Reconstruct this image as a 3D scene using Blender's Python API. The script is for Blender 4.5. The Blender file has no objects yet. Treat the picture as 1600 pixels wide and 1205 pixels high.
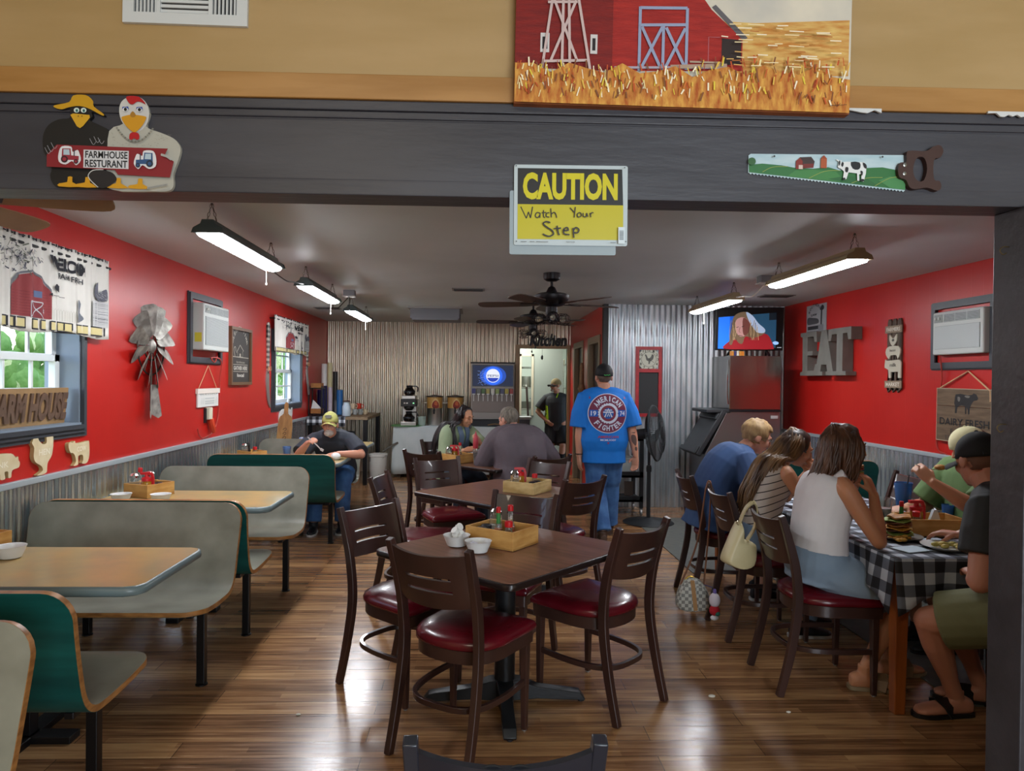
import bpy, bmesh, math, random
from mathutils import Vector as V, Matrix
from mathutils.bvhtree import BVHTree
from mathutils import noise as mnoise
PI = math.pi
SC = bpy.context.scene
COL = SC.collection
RND = random.Random(7)

# ------------------------------------------------------------------ camera
EYE = 1.55
FPX = 1100.0                      # focal length in pixels of a 1600 x 1205 frame
cam_d = bpy.data.cameras.new('camera')
cam_d.sensor_fit = 'HORIZONTAL'; cam_d.sensor_width = 36.0
cam_d.lens = FPX / 1600 * 36.0
cam_d.shift_x = 24 / 1600; cam_d.clip_start = 0.02; cam_d.clip_end = 200
CAM = bpy.data.objects.new('camera', cam_d); COL.objects.link(CAM)
CAM_M = (Matrix.Translation((0, 0, EYE)) @ Matrix.Rotation(-33 / FPX, 4, 'Z')
         @ Matrix.Rotation(PI / 2 - 9.5 / FPX, 4, 'X') @ Matrix.Rotation(0.0105, 4, 'Z'))
CAM.matrix_world = CAM_M
SC.camera = CAM

# ------------------------------------------------------------------ world, daylight, exposure
SC.view_settings.view_transform = 'Standard'
SC.view_settings.look = 'None'
SC.view_settings.gamma = 1.0
SC.view_settings.exposure = 0.12
SC.view_settings.use_curve_mapping = False
W = bpy.data.worlds.new('sky'); SC.world = W; W.use_nodes = True
wn = W.node_tree
sky = wn.nodes.new('ShaderNodeTexSky'); sky.sky_type = 'NISHITA'
sky.sun_elevation = math.radians(55); sky.sun_rotation = math.radians(200); sky.sun_disc = False
wn.links.new(sky.outputs[0], wn.nodes['Background'].inputs[0])
wn.nodes['Background'].inputs[1].default_value = 0.9
def area(name, loc, rot, sx, sy, power, col):
    l = bpy.data.lights.new(name, 'AREA'); l.shape = 'RECTANGLE'; l.size = sx; l.size_y = sy
    l.energy = power; l.color = col
    o = bpy.data.objects.new(name, l); COL.objects.link(o); o.location = loc; o.rotation_euler = rot
    return o
# daylight entering the front room through its shop windows behind the photographer
area('front_window_daylight', (1.7, -2.9, 1.5), (PI/2, 0, 0), 2.6, 1.5, 200, (0.80, 0.90, 1.0))
area('front_ceiling_lamp', (-0.9, -0.6, 3.15), (0, 0, 0), 1.2, 0.6, 42, (1.0, 0.86, 0.66))
# kitchen ceiling lamp behind the doorway
area('kitchen_lamp', (0.9, 13.7, 2.5), (0, 0, 0), 1.2, 0.3, 45, (0.95, 1.0, 0.95))
area('kitchen_entry_lamp', (0.6, 12.35, 2.55), (0, 0, 0), 0.9, 0.3, 34, (1.0, 1.0, 0.95))  # unseen fill added to brighten the entry and the man standing there
LAMP_POWER = 64.0                  # emission of the shop-light diffusers

# ------------------------------------------------------------------ placing helpers
def ray(x, y):
    r = CAM_M.to_3x3() @ V(((x - 800 + 24) / FPX, (602.5 - y) / FPX, -1))
    return r
def P(x, y, Y=None, X=None, Z=None):
    """the point of the place seen at a pixel, on the plane Y=, X= or Z="""
    r = ray(x, y); o = V((0, 0, EYE))
    t = (Y - o.y) / r.y if Y is not None else ((X - o.x) / r.x if X is not None else (Z - o.z) / r.z)
    return o + r * t

# ------------------------------------------------------------------ materials
def lin(h):
    h = h.lstrip('#'); c = [int(h[i:i+2], 16) / 255 for i in (0, 2, 4)]
    return tuple(x / 12.92 if x <= 0.04045 else ((x + 0.055) / 1.055) ** 2.4 for x in c) + (1.0,)
MC = {}
def nodes_of(m):
    return m.node_tree.nodes, m.node_tree.links, m.node_tree.nodes['Principled BSDF']
def mat(name, col='808080', rough=0.5, metal=0.0, var=None, scale=8.0, stretch=(1, 1, 1), bump=0.0, bscale=None,
        coat=0.0, trans=0.0, ior=1.45, emit=None, estr=0.0, detail=4.0, lo=0.35, hi=0.65, alpha=1.0, sub=0.0, spec=0.5):
    if name in MC: return MC[name]
    m = bpy.data.materials.new(name); m.use_nodes = True
    N, L, B = nodes_of(m)
    B.inputs['Base Color'].default_value = lin(col); B.inputs['Roughness'].default_value = rough
    B.inputs['Metallic'].default_value = metal; B.inputs['Coat Weight'].default_value = coat
    B.inputs['Transmission Weight'].default_value = trans; B.inputs['IOR'].default_value = ior
    B.inputs['Alpha'].default_value = alpha; B.inputs['Specular IOR Level'].default_value = spec
    if sub: B.inputs['Subsurface Weight'].default_value = sub; B.inputs['Subsurface Scale'].default_value = 0.01
    if emit: B.inputs['Emission Color'].default_value = lin(emit); B.inputs['Emission Strength'].default_value = estr
    if var or bump:
        tc = N.new('ShaderNodeTexCoord'); mp = N.new('ShaderNodeMapping'); mp.inputs['Scale'].default_value = stretch
        nz = N.new('ShaderNodeTexNoise'); nz.inputs['Scale'].default_value = scale; nz.inputs['Detail'].default_value = detail
        L.new(tc.outputs['Object'], mp.inputs[0]); L.new(mp.outputs[0], nz.inputs['Vector'])
        if var:
            cr = N.new('ShaderNodeValToRGB'); cr.color_ramp.elements[0].position = lo; cr.color_ramp.elements[1].position = hi
            cr.color_ramp.elements[0].color = lin(col); cr.color_ramp.elements[1].color = lin(var)
            L.new(nz.outputs['Fac'], cr.inputs[0]); L.new(cr.outputs[0], B.inputs['Base Color'])
        if bump:
            nb = nz
            if bscale:
                nb = N.new('ShaderNodeTexNoise'); nb.inputs['Scale'].default_value = bscale; nb.inputs['Detail'].default_value = 5
                L.new(mp.outputs[0], nb.inputs['Vector'])
            bp = N.new('ShaderNodeBump'); bp.inputs['Strength'].default_value = bump; bp.inputs['Distance'].default_value = 0.01
            L.new(nb.outputs['Fac'], bp.inputs['Height']); L.new(bp.outputs[0], B.inputs['Normal'])
    MC[name] = m
    return m
def paint(h, rough=0.6):
    return mat('paint_%s_%d' % (h, int(rough * 100)), h, rough)

# ------------------------------------------------------------------ mesh helpers
def nb(): return bmesh.new()
def box(bm, x0, x1, y0, y1, z0, z1, mi=0, M=None):
    vs = [bm.verts.new((x, y, z)) for z in (z0, z1) for y in (y0, y1) for x in (x0, x1)]
    if M is not None:
        for v in vs: v.co = M @ v.co
    for f in ((0, 2, 3, 1), (4, 5, 7, 6), (0, 1, 5, 4), (2, 6, 7, 3), (0, 4, 6, 2), (1, 3, 7, 5)):
        fc = bm.faces.new([vs[i] for i in f]); fc.material_index = mi
    return vs
def frame_of(d, hint=None):
    d = V(d).normalized(); h = V(hint) if hint is not None else (V((0, 0, 1)) if abs(d.z) < 0.9 else V((0, 1, 0)))
    u = (h - d * h.dot(d))
    if u.length < 1e-6: u = d.orthogonal()
    u.normalize(); return u, d.cross(u)
def loft(bm, rings, caps=True, closed=False, mi=0):
    rv = [[bm.verts.new(p) for p in r] for r in rings]; n = len(rv[0]); k = len(rv)
    for i in range(k if closed else k - 1):
        a, b = rv[i], rv[(i + 1) % k]
        for j in range(n):
            f = bm.faces.new((a[j], a[(j + 1) % n], b[(j + 1) % n], b[j])); f.material_index = mi
    if caps and not closed:
        for r in (list(reversed(rv[0])), rv[-1]):
            f = bm.faces.new(r); f.material_index = mi
    return rv
def ring(c, u, w, a, b, n=10, p=2.0):
    out = []
    for i in range(n):
        t = 2 * PI * i / n; ct, st = math.cos(t), math.sin(t)
        if p != 2.0:
            ct = math.copysign(abs(ct) ** (2 / p), ct); st = math.copysign(abs(st) ** (2 / p), st)
        out.append(V(c) + u * (ct * a) + w * (st * b))
    return out
def tube(bm, pts, r, n=8, hint=None, closed=False, mi=0, flat=1.0, caps=True):
    pts = [V(p) for p in pts]; k = len(pts); rings = []
    R = r if isinstance(r, (list, tuple)) else [r] * k
    u = None
    for i in range(k):
        if closed: d = pts[(i + 1) % k] - pts[i - 1]
        else: d = pts[min(i + 1, k - 1)] - pts[max(i - 1, 0)]
        d.normalize()
        if hint is not None or u is None: u, w = frame_of(d, hint)
        else:
            u = u - d * u.dot(d); u.normalize(); w = d.cross(u)
        rings.append(ring(pts[i], u, w, R[i], R[i] * flat, n))
    loft(bm, rings, caps, closed, mi)
def strip(bm, pts, a, b, hint, mi=0, closed=False):
    """a bar of rectangular section (a along hint, b across) swept along pts"""
    pts = [V(p) for p in pts]; k = len(pts); rings = []
    for i in range(k):
        d = (pts[(i + 1) % k] - pts[i - 1]) if closed else pts[min(i + 1, k - 1)] - pts[max(i - 1, 0)]
        u, w = frame_of(d, hint)
        aa = a[i] if isinstance(a, (list, tuple)) else a; bb = b[i] if isinstance(b, (list, tuple)) else b
        c = pts[i]
        rings.append([c + u * aa + w * bb, c - u * aa + w * bb, c - u * aa - w * bb, c + u * aa - w * bb])
    loft(bm, rings, True, closed, mi)
def lathe(bm, prof, c=(0, 0, 0), n=20, mi=0, M=None, caps=True):
    c = V(c); rings = []
    for r, z in prof:
        pts = [c + V((math.cos(2 * PI * i / n) * max(r, 1e-4), math.sin(2 * PI * i / n) * max(r, 1e-4), z)) for i in range(n)]
        rings.append([M @ p for p in pts] if M is not None else pts)
    loft(bm, rings, caps, False, mi)
def ball(bm, c, r, s=(1, 1, 1), n=12, mi=0, M=None):
    prof = [(math.sin(PI * i / (n // 2 + 2)), -math.cos(PI * i / (n // 2 + 2))) for i in range(n // 2 + 3)]
    S = Matrix.Translation(V(c)) @ (M.to_4x4() if M is not None else Matrix()) @ Matrix.Diagonal((r * s[0], r * s[1], r * s[2], 1))
    lathe(bm, prof, n=n, mi=mi, M=S)
def prism(bm, poly, M, t, mi=0, side=None):
    """2-D outline extruded by t along the third axis of M"""
    a = [bm.verts.new(M @ V((x, y, 0))) for x, y in poly]; b = [bm.verts.new(M @ V((x, y, t))) for x, y in poly]
    n = len(poly)
    f = bm.faces.new(list(reversed(a))); f.material_index = mi
    f = bm.faces.new(b); f.material_index = mi
    for i in range(n):
        f = bm.faces.new((a[i], a[(i + 1) % n], b[(i + 1) % n], b[i])); f.material_index = mi if side is None else side
def fr(o, u, v):
    """matrix of a flat frame: origin o, axes u, v and their normal"""
    u = V(u).normalized(); v = V(v).normalized(); n = u.cross(v)
    return Matrix(((u.x, v.x, n.x, o[0]), (u.y, v.y, n.y, o[1]), (u.z, v.z, n.z, o[2]), (0, 0, 0, 1)))
def spline(pts, m=6, closed=False):
    pts = [V(p) for p in pts]; n = len(pts); out = []
    for i in range(n if closed else n - 1):
        if closed: p0, p1, p2, p3 = pts[i - 1], pts[i], pts[(i + 1) % n], pts[(i + 2) % n]
        else: p0, p1, p2, p3 = pts[max(i - 1, 0)], pts[i], pts[i + 1], pts[min(i + 2, n - 1)]
        for j in range(m):
            t = j / m
            out.append(0.5 * ((2 * p1) + (p2 - p0) * t + (2 * p0 - 5 * p1 + 4 * p2 - p3) * t * t + (3 * p1 - p0 - 3 * p2 + p3) * t ** 3))
    if not closed: out.append(pts[-1])
    return out
def sp2(pts, m=5, closed=True):
    return [(p.x, p.y) for p in spline([(x, y, 0) for x, y in pts], m, closed)]
def rrect(w, h, r, n=5, x0=0, y0=0):
    out = []
    for cx, cy, a in ((w - r, r, -90), (w - r, h - r, 0), (r, h - r, 90), (r, r, 180)):
        for i in range(n + 1):
            t = math.radians(a + 90 * i / n); out.append((x0 + cx + r * math.cos(t), y0 + cy + r * math.sin(t)))
    return out
def disc2(cx, cy, rx, ry=None, n=24, a0=0, a1=360):
    ry = rx if ry is None else ry; full = abs(a1 - a0) >= 360
    k = n if full else n + 1
    return [(cx + rx * math.cos(math.radians(a0 + (a1 - a0) * i / n)), cy + ry * math.sin(math.radians(a0 + (a1 - a0) * i / n))) for i in range(k)]

# ------------------------------------------------------------------ objects
def O(name, bm, m, parent=None, smooth=True, ang=0.62, bevel=0, world=False, fix=True):
    me = bpy.data.meshes.new(name)
    if isinstance(bm, bmesh.types.BMesh):
        if fix: bmesh.ops.recalc_face_normals(bm, faces=bm.faces)
        for f in bm.faces: f.smooth = smooth
        if smooth:
            for e in bm.edges:
                if len(e.link_faces) == 2 and e.calc_face_angle(0) > ang: e.smooth = False
        bm.to_mesh(me); bm.free()
    else:
        me = bm; me.name = name
    for x in (m if isinstance(m, (list, tuple)) else [m]): me.materials.append(x)
    o = bpy.data.objects.new(name, me); COL.objects.link(o)
    if parent is not None:
        o.parent = parent
        if world: o.matrix_parent_inverse = world_of(parent).inverted()
    if bevel:
        b = o.modifiers.new('bevel', 'BEVEL'); b.width = bevel; b.segments = 2; b.limit_method = 'ANGLE'; b.angle_limit = 0.7
        b.harden_normals = False
    return o
def world_of(o):
    m = o.matrix_basis.copy()
    return (world_of(o.parent) @ o.matrix_parent_inverse @ m) if o.parent else m
def tag(o, label, cat, group=None):
    o['label'] = label; o['category'] = cat
    if group: o['group'] = group
    return o
def T(name, label, cat, loc=(0, 0, 0), rz=0.0, group=None):
    o = bpy.data.objects.new(name, None); COL.objects.link(o); o.empty_display_size = 0.1
    o.location = loc; o.rotation_euler = (0, 0, rz)
    return tag(o, label, cat, group)
def S(name, bm, m, **k):
    o = O(name, bm, m, **k); o['kind'] = 'structure'; return o
def dup(root, loc=None, rz=None, label=None, group=None, scale=None):
    """a copy of a thing with copies of its parts and sub-parts"""
    def cp(o, par):
        c = o.copy(); COL.objects.link(c)
        if par is not None: c.parent = par; c.matrix_parent_inverse = o.matrix_parent_inverse.copy()
        for ch in kids.get(o.name, ()): cp(ch, c)
        return c
    kids = {}
    def walk(o):
        kids[o.name] = list(o.children)
        for ch in o.children: walk(ch)
    walk(root); r = cp(root, None)
    if loc is not None: r.location = loc
    if rz is not None: r.rotation_euler = (0, 0, rz)
    if scale is not None: r.scale = scale
    if label: r['label'] = label
    if group: r['group'] = group
    return r
TXT = {}
def text_tris(s, bold=0.0):
    if (s, bold) not in TXT:
        c = bpy.data.curves.new('t', 'FONT'); c.body = s; c.size = 1.0; c.offset = bold; c.resolution_u = 3; c.fill_mode = 'FRONT'
        o = bpy.data.objects.new('t', c); COL.objects.link(o)
        dg = bpy.context.evaluated_depsgraph_get(); me = bpy.data.meshes.new_from_object(o.evaluated_get(dg))
        vs = [(v.co.x, v.co.y) for v in me.vertices]; fs = [tuple(p.vertices) for p in me.polygons]
        bpy.data.meshes.remove(me); bpy.data.objects.remove(o); bpy.data.curves.remove(c)
        TXT[(s, bold)] = (vs, fs)
    return TXT[(s, bold)]
class Art:
    """flat printed or painted artwork: coloured shapes in u, v on a real flat face, thin layers of paint over one another"""
    def __init__(s, step=0.0004): s.items = []; s.z = 0.0003; s.step = step
    def poly(s, pts, col, same=False):
        if not same: s.z += s.step
        s.items.append((list(pts), [tuple(range(len(pts)))], col, s.z)); return s
    def rect(s, x0, y0, x1, y1, col, same=False): return s.poly([(x0, y0), (x1, y0), (x1, y1), (x0, y1)], col, same)
    def ell(s, cx, cy, rx, ry, col, n=20, same=False): return s.poly(disc2(cx, cy, rx, ry, n), col, same)
    def line(s, pts, w, col, same=False, closed=False):
        if not same: s.z += s.step
        pts = [V((x, y, 0)) for x, y in pts]; k = len(pts); L = []
        for i in range(k):
            d = (pts[(i + 1) % k] - pts[i - 1]) if closed else pts[min(i + 1, k - 1)] - pts[max(i - 1, 0)]
            d.normalize(); nn = V((-d.y, d.x, 0)) * (w / 2); L.append((pts[i] + nn, pts[i] - nn))
        vs = []; fs = []
        for a, b in L: vs += [(a.x, a.y), (b.x, b.y)]
        for i in range(k if closed else k - 1):
            j = (i + 1) % k; fs.append((2 * i, 2 * i + 1, 2 * j + 1, 2 * j))
        s.items.append((vs, fs, col, s.z)); return s
    def text(s, t, x0, y0, x1, y1, col, bold=0.0, rot=0.0, same=False):
        """text fitted to the box x0..x1, y0..y1"""
        if not same: s.z += s.step
        vs, fs = text_tris(t, bold)
        if not vs: return s
        ax = min(v[0] for v in vs); bx = max(v[0] for v in vs); ay = min(v[1] for v in vs); by = max(v[1] for v in vs)
        sx = (x1 - x0) / (bx - ax); sy = (y1 - y0) / (by - ay); cx, cy = (x0 + x1) / 2, (y0 + y1) / 2; c, q = math.cos(rot), math.sin(rot)
        out = []
        for x, y in vs:
            X, Y = x0 + (x - ax) * sx - cx, y0 + (y - ay) * sy - cy; out.append((cx + X * c - Y * q, cy + X * q + Y * c))
        s.items.append((out, fs, col, s.z)); return s
    def arctext(s, t, cx, cy, r, a0, a1, h, col, bold=0.0, inward=False):
        """letters spread along an arc from angle a0 to a1 (degrees)"""
        s.z += s.step; n = len(t); w = abs(math.radians(a1 - a0)) * r / n * 0.78
        for i, ch in enumerate(t):
            if ch == ' ': continue
            a = math.radians(a0 + (a1 - a0) * (i + 0.5) / n); x, y = cx + r * math.cos(a), cy + r * math.sin(a)
            ww = w * (0.35 if ch == 'I' else 1.0)
            s.text(ch, x - ww / 2, y - h / 2, x + ww / 2, y + h / 2, col, bold, a + PI / 2 if inward else a - PI / 2, same=True)
        return s
    def build(s, name, M, parent=None, world=True, wrap=None, rough=0.6, maxlen=None):
        bm = nb(); cols = []
        for vs, fs, col, z in s.items:
            if col not in cols: cols.append(col)
            mi = cols.index(col); b = [bm.verts.new((x, y, z)) for x, y in vs]
            for f in fs:
                try: bm.faces.new([b[i] for i in f]).material_index = mi
                except ValueError: pass
        if wrap is not None:
            bmesh.ops.triangulate(bm, faces=bm.faces)
            for _ in range(4):
                es = [e for e in bm.edges if e.calc_length() > maxlen]
                if not es: break
                bmesh.ops.subdivide_edges(bm, edges=es, cuts=1); bmesh.ops.triangulate(bm, faces=bm.faces)
            nrm = (M.to_3x3() @ V((0, 0, 1))).normalized()
            for v in bm.verts:
                p = M @ V((v.co.x, v.co.y, 0)); hit = wrap.ray_cast(p + nrm * 0.4, -nrm)
                v.co = (hit[0] + nrm * (0.002 + v.co.z)) if hit[0] is not None else p
        else:
            for v in bm.verts: v.co = M @ v.co
        n = (M.to_3x3() @ V((0, 0, 1)))
        bm.normal_update()
        for f in bm.faces:
            if f.normal.dot(n) < 0: f.normal_flip()
        return O(name, bm, [paint(c, rough) if isinstance(c, str) else c for c in cols], parent, smooth=wrap is not None, ang=3, world=world, fix=False)
# ================================================================== the setting
XL, XR, HC = -2.46, 3.81, 2.487          # side walls and ceiling of the dining room
YF, YB, YB2, XD = 2.2, 11.75, 8.6, 1.58  # beam front, rear wall, rear wall of the right bay, wall with the two doors
WH = 0.952                               # wainscot height

def red_panel():
    m = mat('red_panel_paint', 'B21B16', 0.36, var='BC221B', scale=1.5)
    N, L, B = nodes_of(m)
    tc = N.new('ShaderNodeTexCoord'); sx = N.new('ShaderNodeSeparateXYZ'); L.new(tc.outputs['Object'], sx.inputs[0])
    ad = N.new('ShaderNodeMath'); ad.operation = 'ADD'; L.new(sx.outputs[0], ad.inputs[0]); L.new(sx.outputs[1], ad.inputs[1])
    last = None
    for per, off in ((0.405, 0.0), (0.405, 0.13), (0.81, 0.31)):     # uneven grooves of sheet panelling
        a = N.new('ShaderNodeMath'); a.operation = 'ADD'; a.inputs[1].default_value = off + 50; L.new(ad.outputs[0], a.inputs[0])
        w = N.new('ShaderNodeMath'); w.operation = 'MODULO'; w.inputs[1].default_value = per; L.new(a.outputs[0], w.inputs[0])
        lt = N.new('ShaderNodeMath'); lt.operation = 'LESS_THAN'; lt.inputs[1].default_value = 0.006; L.new(w.outputs[0], lt.inputs[0])
        if last is None: last = lt
        else:
            mx = N.new('ShaderNodeMath'); mx.operation = 'MAXIMUM'; L.new(last.outputs[0], mx.inputs[0]); L.new(lt.outputs[0], mx.inputs[1]); last = mx
    bp = N.new('ShaderNodeBump'); bp.inputs['Strength'].default_value = 0.5; bp.inputs['Distance'].default_value = 0.004; bp.invert = True
    L.new(last.outputs[0], bp.inputs['Height']); L.new(bp.outputs[0], B.inputs['Normal'])
    return m
RED = red_panel()
def floor_mat():
    m = bpy.data.materials.new('plank_floor'); m.use_nodes = True; N, L, B = nodes_of(m)
    tc = N.new('ShaderNodeTexCoord')
    br = N.new('ShaderNodeTexBrick'); br.offset = 0.37; br.squash = 1.0
    for k, v in (('Scale', 1.0), ('Mortar Size', 0.0012), ('Mortar Smooth', 0.1), ('Bias', 0.0), ('Brick Width', 1.22), ('Row Height', 0.125)): br.inputs[k].default_value = v
    br.inputs['Color1'].default_value = (0.02, 0.02, 0.02, 1); br.inputs['Color2'].default_value = (1, 1, 1, 1); br.inputs['Mortar'].default_value = (0, 0, 0, 1)
    L.new(tc.outputs['Object'], br.inputs['Vector'])
    # narrow strips printed inside each plank, each with its own tone
    b2 = N.new('ShaderNodeTexBrick'); b2.offset = 0.5
    for k, v in (('Scale', 1.0), ('Mortar Size', 0.0), ('Bias', 0.0), ('Brick Width', 0.62), ('Row Height', 0.0417)): b2.inputs[k].default_value = v
    b2.inputs['Color1'].default_value = (0, 0, 0, 1); b2.inputs['Color2'].default_value = (1, 1, 1, 1)
    L.new(tc.outputs['Object'], b2.inputs['Vector'])
    mp = N.new('ShaderNodeMapping'); mp.inputs['Scale'].default_value = (1.0, 22, 1); L.new(tc.outputs['Object'], mp.inputs[0])
    nz = N.new('ShaderNodeTexNoise'); nz.inputs['Scale'].default_value = 2.4; nz.inputs['Detail'].default_value = 8; nz.inputs['Roughness'].default_value = 0.62
    L.new(mp.outputs[0], nz.inputs['Vector'])
    def mth(op, a, b):
        n = N.new('ShaderNodeMath'); n.operation = op
        for i, x in enumerate((a, b)):
            if isinstance(x, (int, float)): n.inputs[i].default_value = x
            else: L.new(x, n.inputs[i])
        return n.outputs[0]
    f = mth('ADD', mth('MULTIPLY', nz.outputs['Fac'], 0.95), mth('ADD', mth('MULTIPLY', br.outputs['Color'], 0.22), mth('MULTIPLY', b2.outputs['Color'], 0.20)))
    cr = N.new('ShaderNodeValToRGB'); e = cr.color_ramp.elements
    e[0].position = 0.36; e[0].color = lin('46311F'); e[1].position = 0.98; e[1].color = lin('B68D60')
    x = cr.color_ramp.elements.new(0.62); x.color = lin('7C5739')
    L.new(f, cr.inputs[0])
    mxc = N.new('ShaderNodeMix'); mxc.data_type = 'RGBA'; mxc.inputs[7].default_value = lin('2A170C')
    L.new(br.outputs['Fac'], mxc.inputs[0]); L.new(cr.outputs[0], mxc.inputs[6]); L.new(mxc.outputs[2], B.inputs['Base Color'])
    rg = N.new('ShaderNodeTexNoise'); rg.inputs['Scale'].default_value = 1.3; L.new(tc.outputs['Object'], rg.inputs['Vector'])
    L.new(mth('ADD', mth('MULTIPLY', rg.outputs['Fac'], 0.18), mth('MULTIPLY', nz.outputs['Fac'], 0.25)), B.inputs['Roughness'])
    bp = N.new('ShaderNodeBump'); bp.inputs['Strength'].default_value = 0.12; bp.inputs['Distance'].default_value = 0.003
    L.new(nz.outputs['Fac'], bp.inputs['Height']); L.new(bp.outputs[0], B.inputs['Normal'])
    return m
bm = nb(); box(bm, -3.2, 4.2, -3.2, 16.0, -0.1, 0.0); S('floor', bm, floor_mat(), smooth=False)
CEILM = mat('ceiling_paint', 'C6D0D1', 0.5, var='BCC6C7', scale=1.1, bump=0.05, bscale=30)
bm = nb(); box(bm, XL - 0.25, XR + 0.25, YF + 0.02, YB + 0.2, HC, HC + 0.1); S('ceiling', bm, CEILM, smooth=False)

# side walls; the left one is built around its two windows
W1 = (3.42, 4.44, 1.245, 2.06); W2 = (8.62, 9.92, 1.20, 2.06)    # window openings: y0, y1, z0, z1
bm = nb(); t = 0.16
ys = [YF - 0.1, W1[0], W1[1], W2[0], W2[1], YB + 0.1]
for i in (0, 2, 4): box(bm, XL - t, XL, ys[i], ys[i + 1], 0, HC + 0.05)
for w in (W1, W2):
    box(bm, XL - t, XL, w[0], w[1], 0, w[2]); box(bm, XL - t, XL, w[0], w[1], w[3], HC + 0.05)
S('wall_left', bm, RED, smooth=False)
bm = nb(); box(bm, XR, XR + 0.15, YF - 0.1, YB2 + 0.1, 0, HC + 0.05); S('wall_right', bm, RED, smooth=False)
# rear walls: one with the kitchen doorway, one closing the right bay
DX0, DX1, DZ = 0.735, 1.53, 2.075
INNER = mat('unfinished_wall', '8C8A82', 0.7)
bm = nb(); box(bm, XL - 0.1, DX0, YB, YB + 0.1, 0, HC); box(bm, DX1, XD + 0.02, YB, YB + 0.1, 0, HC); box(bm, DX0, DX1, YB, YB + 0.1, DZ, HC)
S('wall_rear', bm, INNER, smooth=False)
bm = nb(); box(bm, XD, XR + 0.1, YB2, YB2 + 0.08, 0, HC); S('wall_bay', bm, INNER, smooth=False)
# the short red wall between them with two dark doorways
SD = ((8.95, 9.75), (10.35, 11.15)); SZ = 2.06
bm = nb(); yy = [YB2 + 0.08, SD[0][0], SD[0][1], SD[1][0], SD[1][1], YB]
for i in (0, 2, 4): box(bm, XD, XD + 0.1, yy[i], yy[i + 1], 0, HC)
for a, b in SD: box(bm, XD, XD + 0.1, a, b, SZ, HC)
S('wall_side', bm, RED, smooth=False)
DOORDK = mat('door_wood', '33261C', 0.5, var='3E2E22', scale=3, stretch=(8, 8, 1)); CASW = mat('door_casing', '8A7860', 0.5)  # door colour darkened to stand for the unlit interior of the doorways
for i, (a, b) in enumerate(SD):
    d = nb(); box(d, XD + 0.055, XD + 0.09, a, b, 0.0, SZ + 0.001)
    o = S('door_%d' % (i + 1), d, DOORDK, smooth=False)
    c = nb()
    box(c, XD - 0.018, XD, a - 0.075, a, 0, SZ + 0.075); box(c, XD - 0.018, XD, b, b + 0.075, 0, SZ + 0.075); box(c, XD - 0.018, XD, a, b, SZ, SZ + 0.075); box(c, XD - 0.017, XD + 0.055, b - 0.02, b + 0.001, 0, SZ); box(c, XD - 0.017, XD + 0.055, a - 0.001, a + 0.02, 0, SZ); box(c, XD - 0.017, XD + 0.055, a, b, SZ - 0.02, SZ + 0.001)
    O('casing', c, CASW, o, smooth=False, bevel=0.004)
    k = nb(); lathe(k, [(0.012, 0), (0.012, 0.03), (0.028, 0.04), (0.03, 0.055), (0.018, 0.068)], n=14, M=Matrix.Translation((XD + 0.055, a + 0.07, 0.95)) @ Matrix.Rotation(-PI / 2, 4, 'Y'))
    O('door_handle', k, mat('brass', 'B08A45', 0.3, 1.0), o)

# corrugated steel: real waves
def galv(name, a, b, rough, metal=1.0):
    return mat(name, a, rough, metal, var=b, scale=9, stretch=(1, 1, 0.35), lo=0.3, hi=0.7)
GALV = galv('galvanised_steel', 'CCC2AE', 'E0D6C2', 0.31, 0.93); GALVW = galv('galvanised_wainscot', 'AEBEC6', 'D2DEE2', 0.25, 0.95)
def corrugated(bm, p0, p1, z0, z1, pitch=0.0677, amp=0.0105, n_out=None, per=10):
    p0 = V(p0); p1 = V(p1); d = p1 - p0; Lg = d.length; d.normalize(); nrm = V(n_out)
    n = max(2, int(round(Lg / pitch * per))); pr = None
    for i in range(n + 1):
        s = Lg * i / n; q = p0 + d * s + nrm * (amp * (1.15 + math.sin(2 * PI * s / pitch)))
        a = bm.verts.new((q.x, q.y, z0)); b = bm.verts.new((q.x, q.y, z1))
        if pr: bm.faces.new((pr[0], a, b, pr[1]))
        pr = (a, b)
def S_corr(name, segs, m, nrm):
    bm = nb()
    for (p0, p1, z0, z1) in segs: corrugated(bm, p0, p1, z0, z1, n_out=nrm)
    return S(name, bm, m, ang=3)
S_corr('wall_rear_cladding', [((XL, YB, 0), (DX0 - 0.03, YB, 0), 0.0, HC), ((DX0 - 0.03, YB, 0), (XD, YB, 0), DZ + 0.02, HC)], GALV, (0, -1, 0))
S_corr('wall_bay_cladding', [((XD + 0.03, YB2, 0), (XR, YB2, 0), 0.0, HC)], galv('galvanised_bay', 'B2BCC2', 'D2DADE', 0.32, 0.82), (0, -1, 0))
S_corr('wall_left_wainscot', [((XL, YF + 0.1, 0), (XL, YB, 0), 0.0, WH)], GALVW, (1, 0, 0))
S_corr('wall_right_wainscot', [((XR, YF + 0.1, 0), (XR, YB2, 0), 0.0, WH)], GALVW, (-1, 0, 0))
TRIMM = mat('steel_trim', 'A9B3B8', 0.4, 0.3)
for i, (x, s, y1) in enumerate(((XL, 1, YB), (XR, -1, YB2))):
    bm = nb(); x2 = x + s * 0.03
    box(bm, min(x, x2), max(x, x2), YF + 0.1, y1 - 0.02, WH - 0.006, WH + 0.028); S('trim_%d' % (i + 1), bm, TRIMM, smooth=False, bevel=0.004)
bm = nb(); box(bm, XD - 0.02, XD + 0.035, YB2 - 0.03, YB2 + 0.08, 0, HC - 0.001); S('trim_3', bm, mat('dark_corner', '1C1A1A', 0.5), smooth=False)
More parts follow.
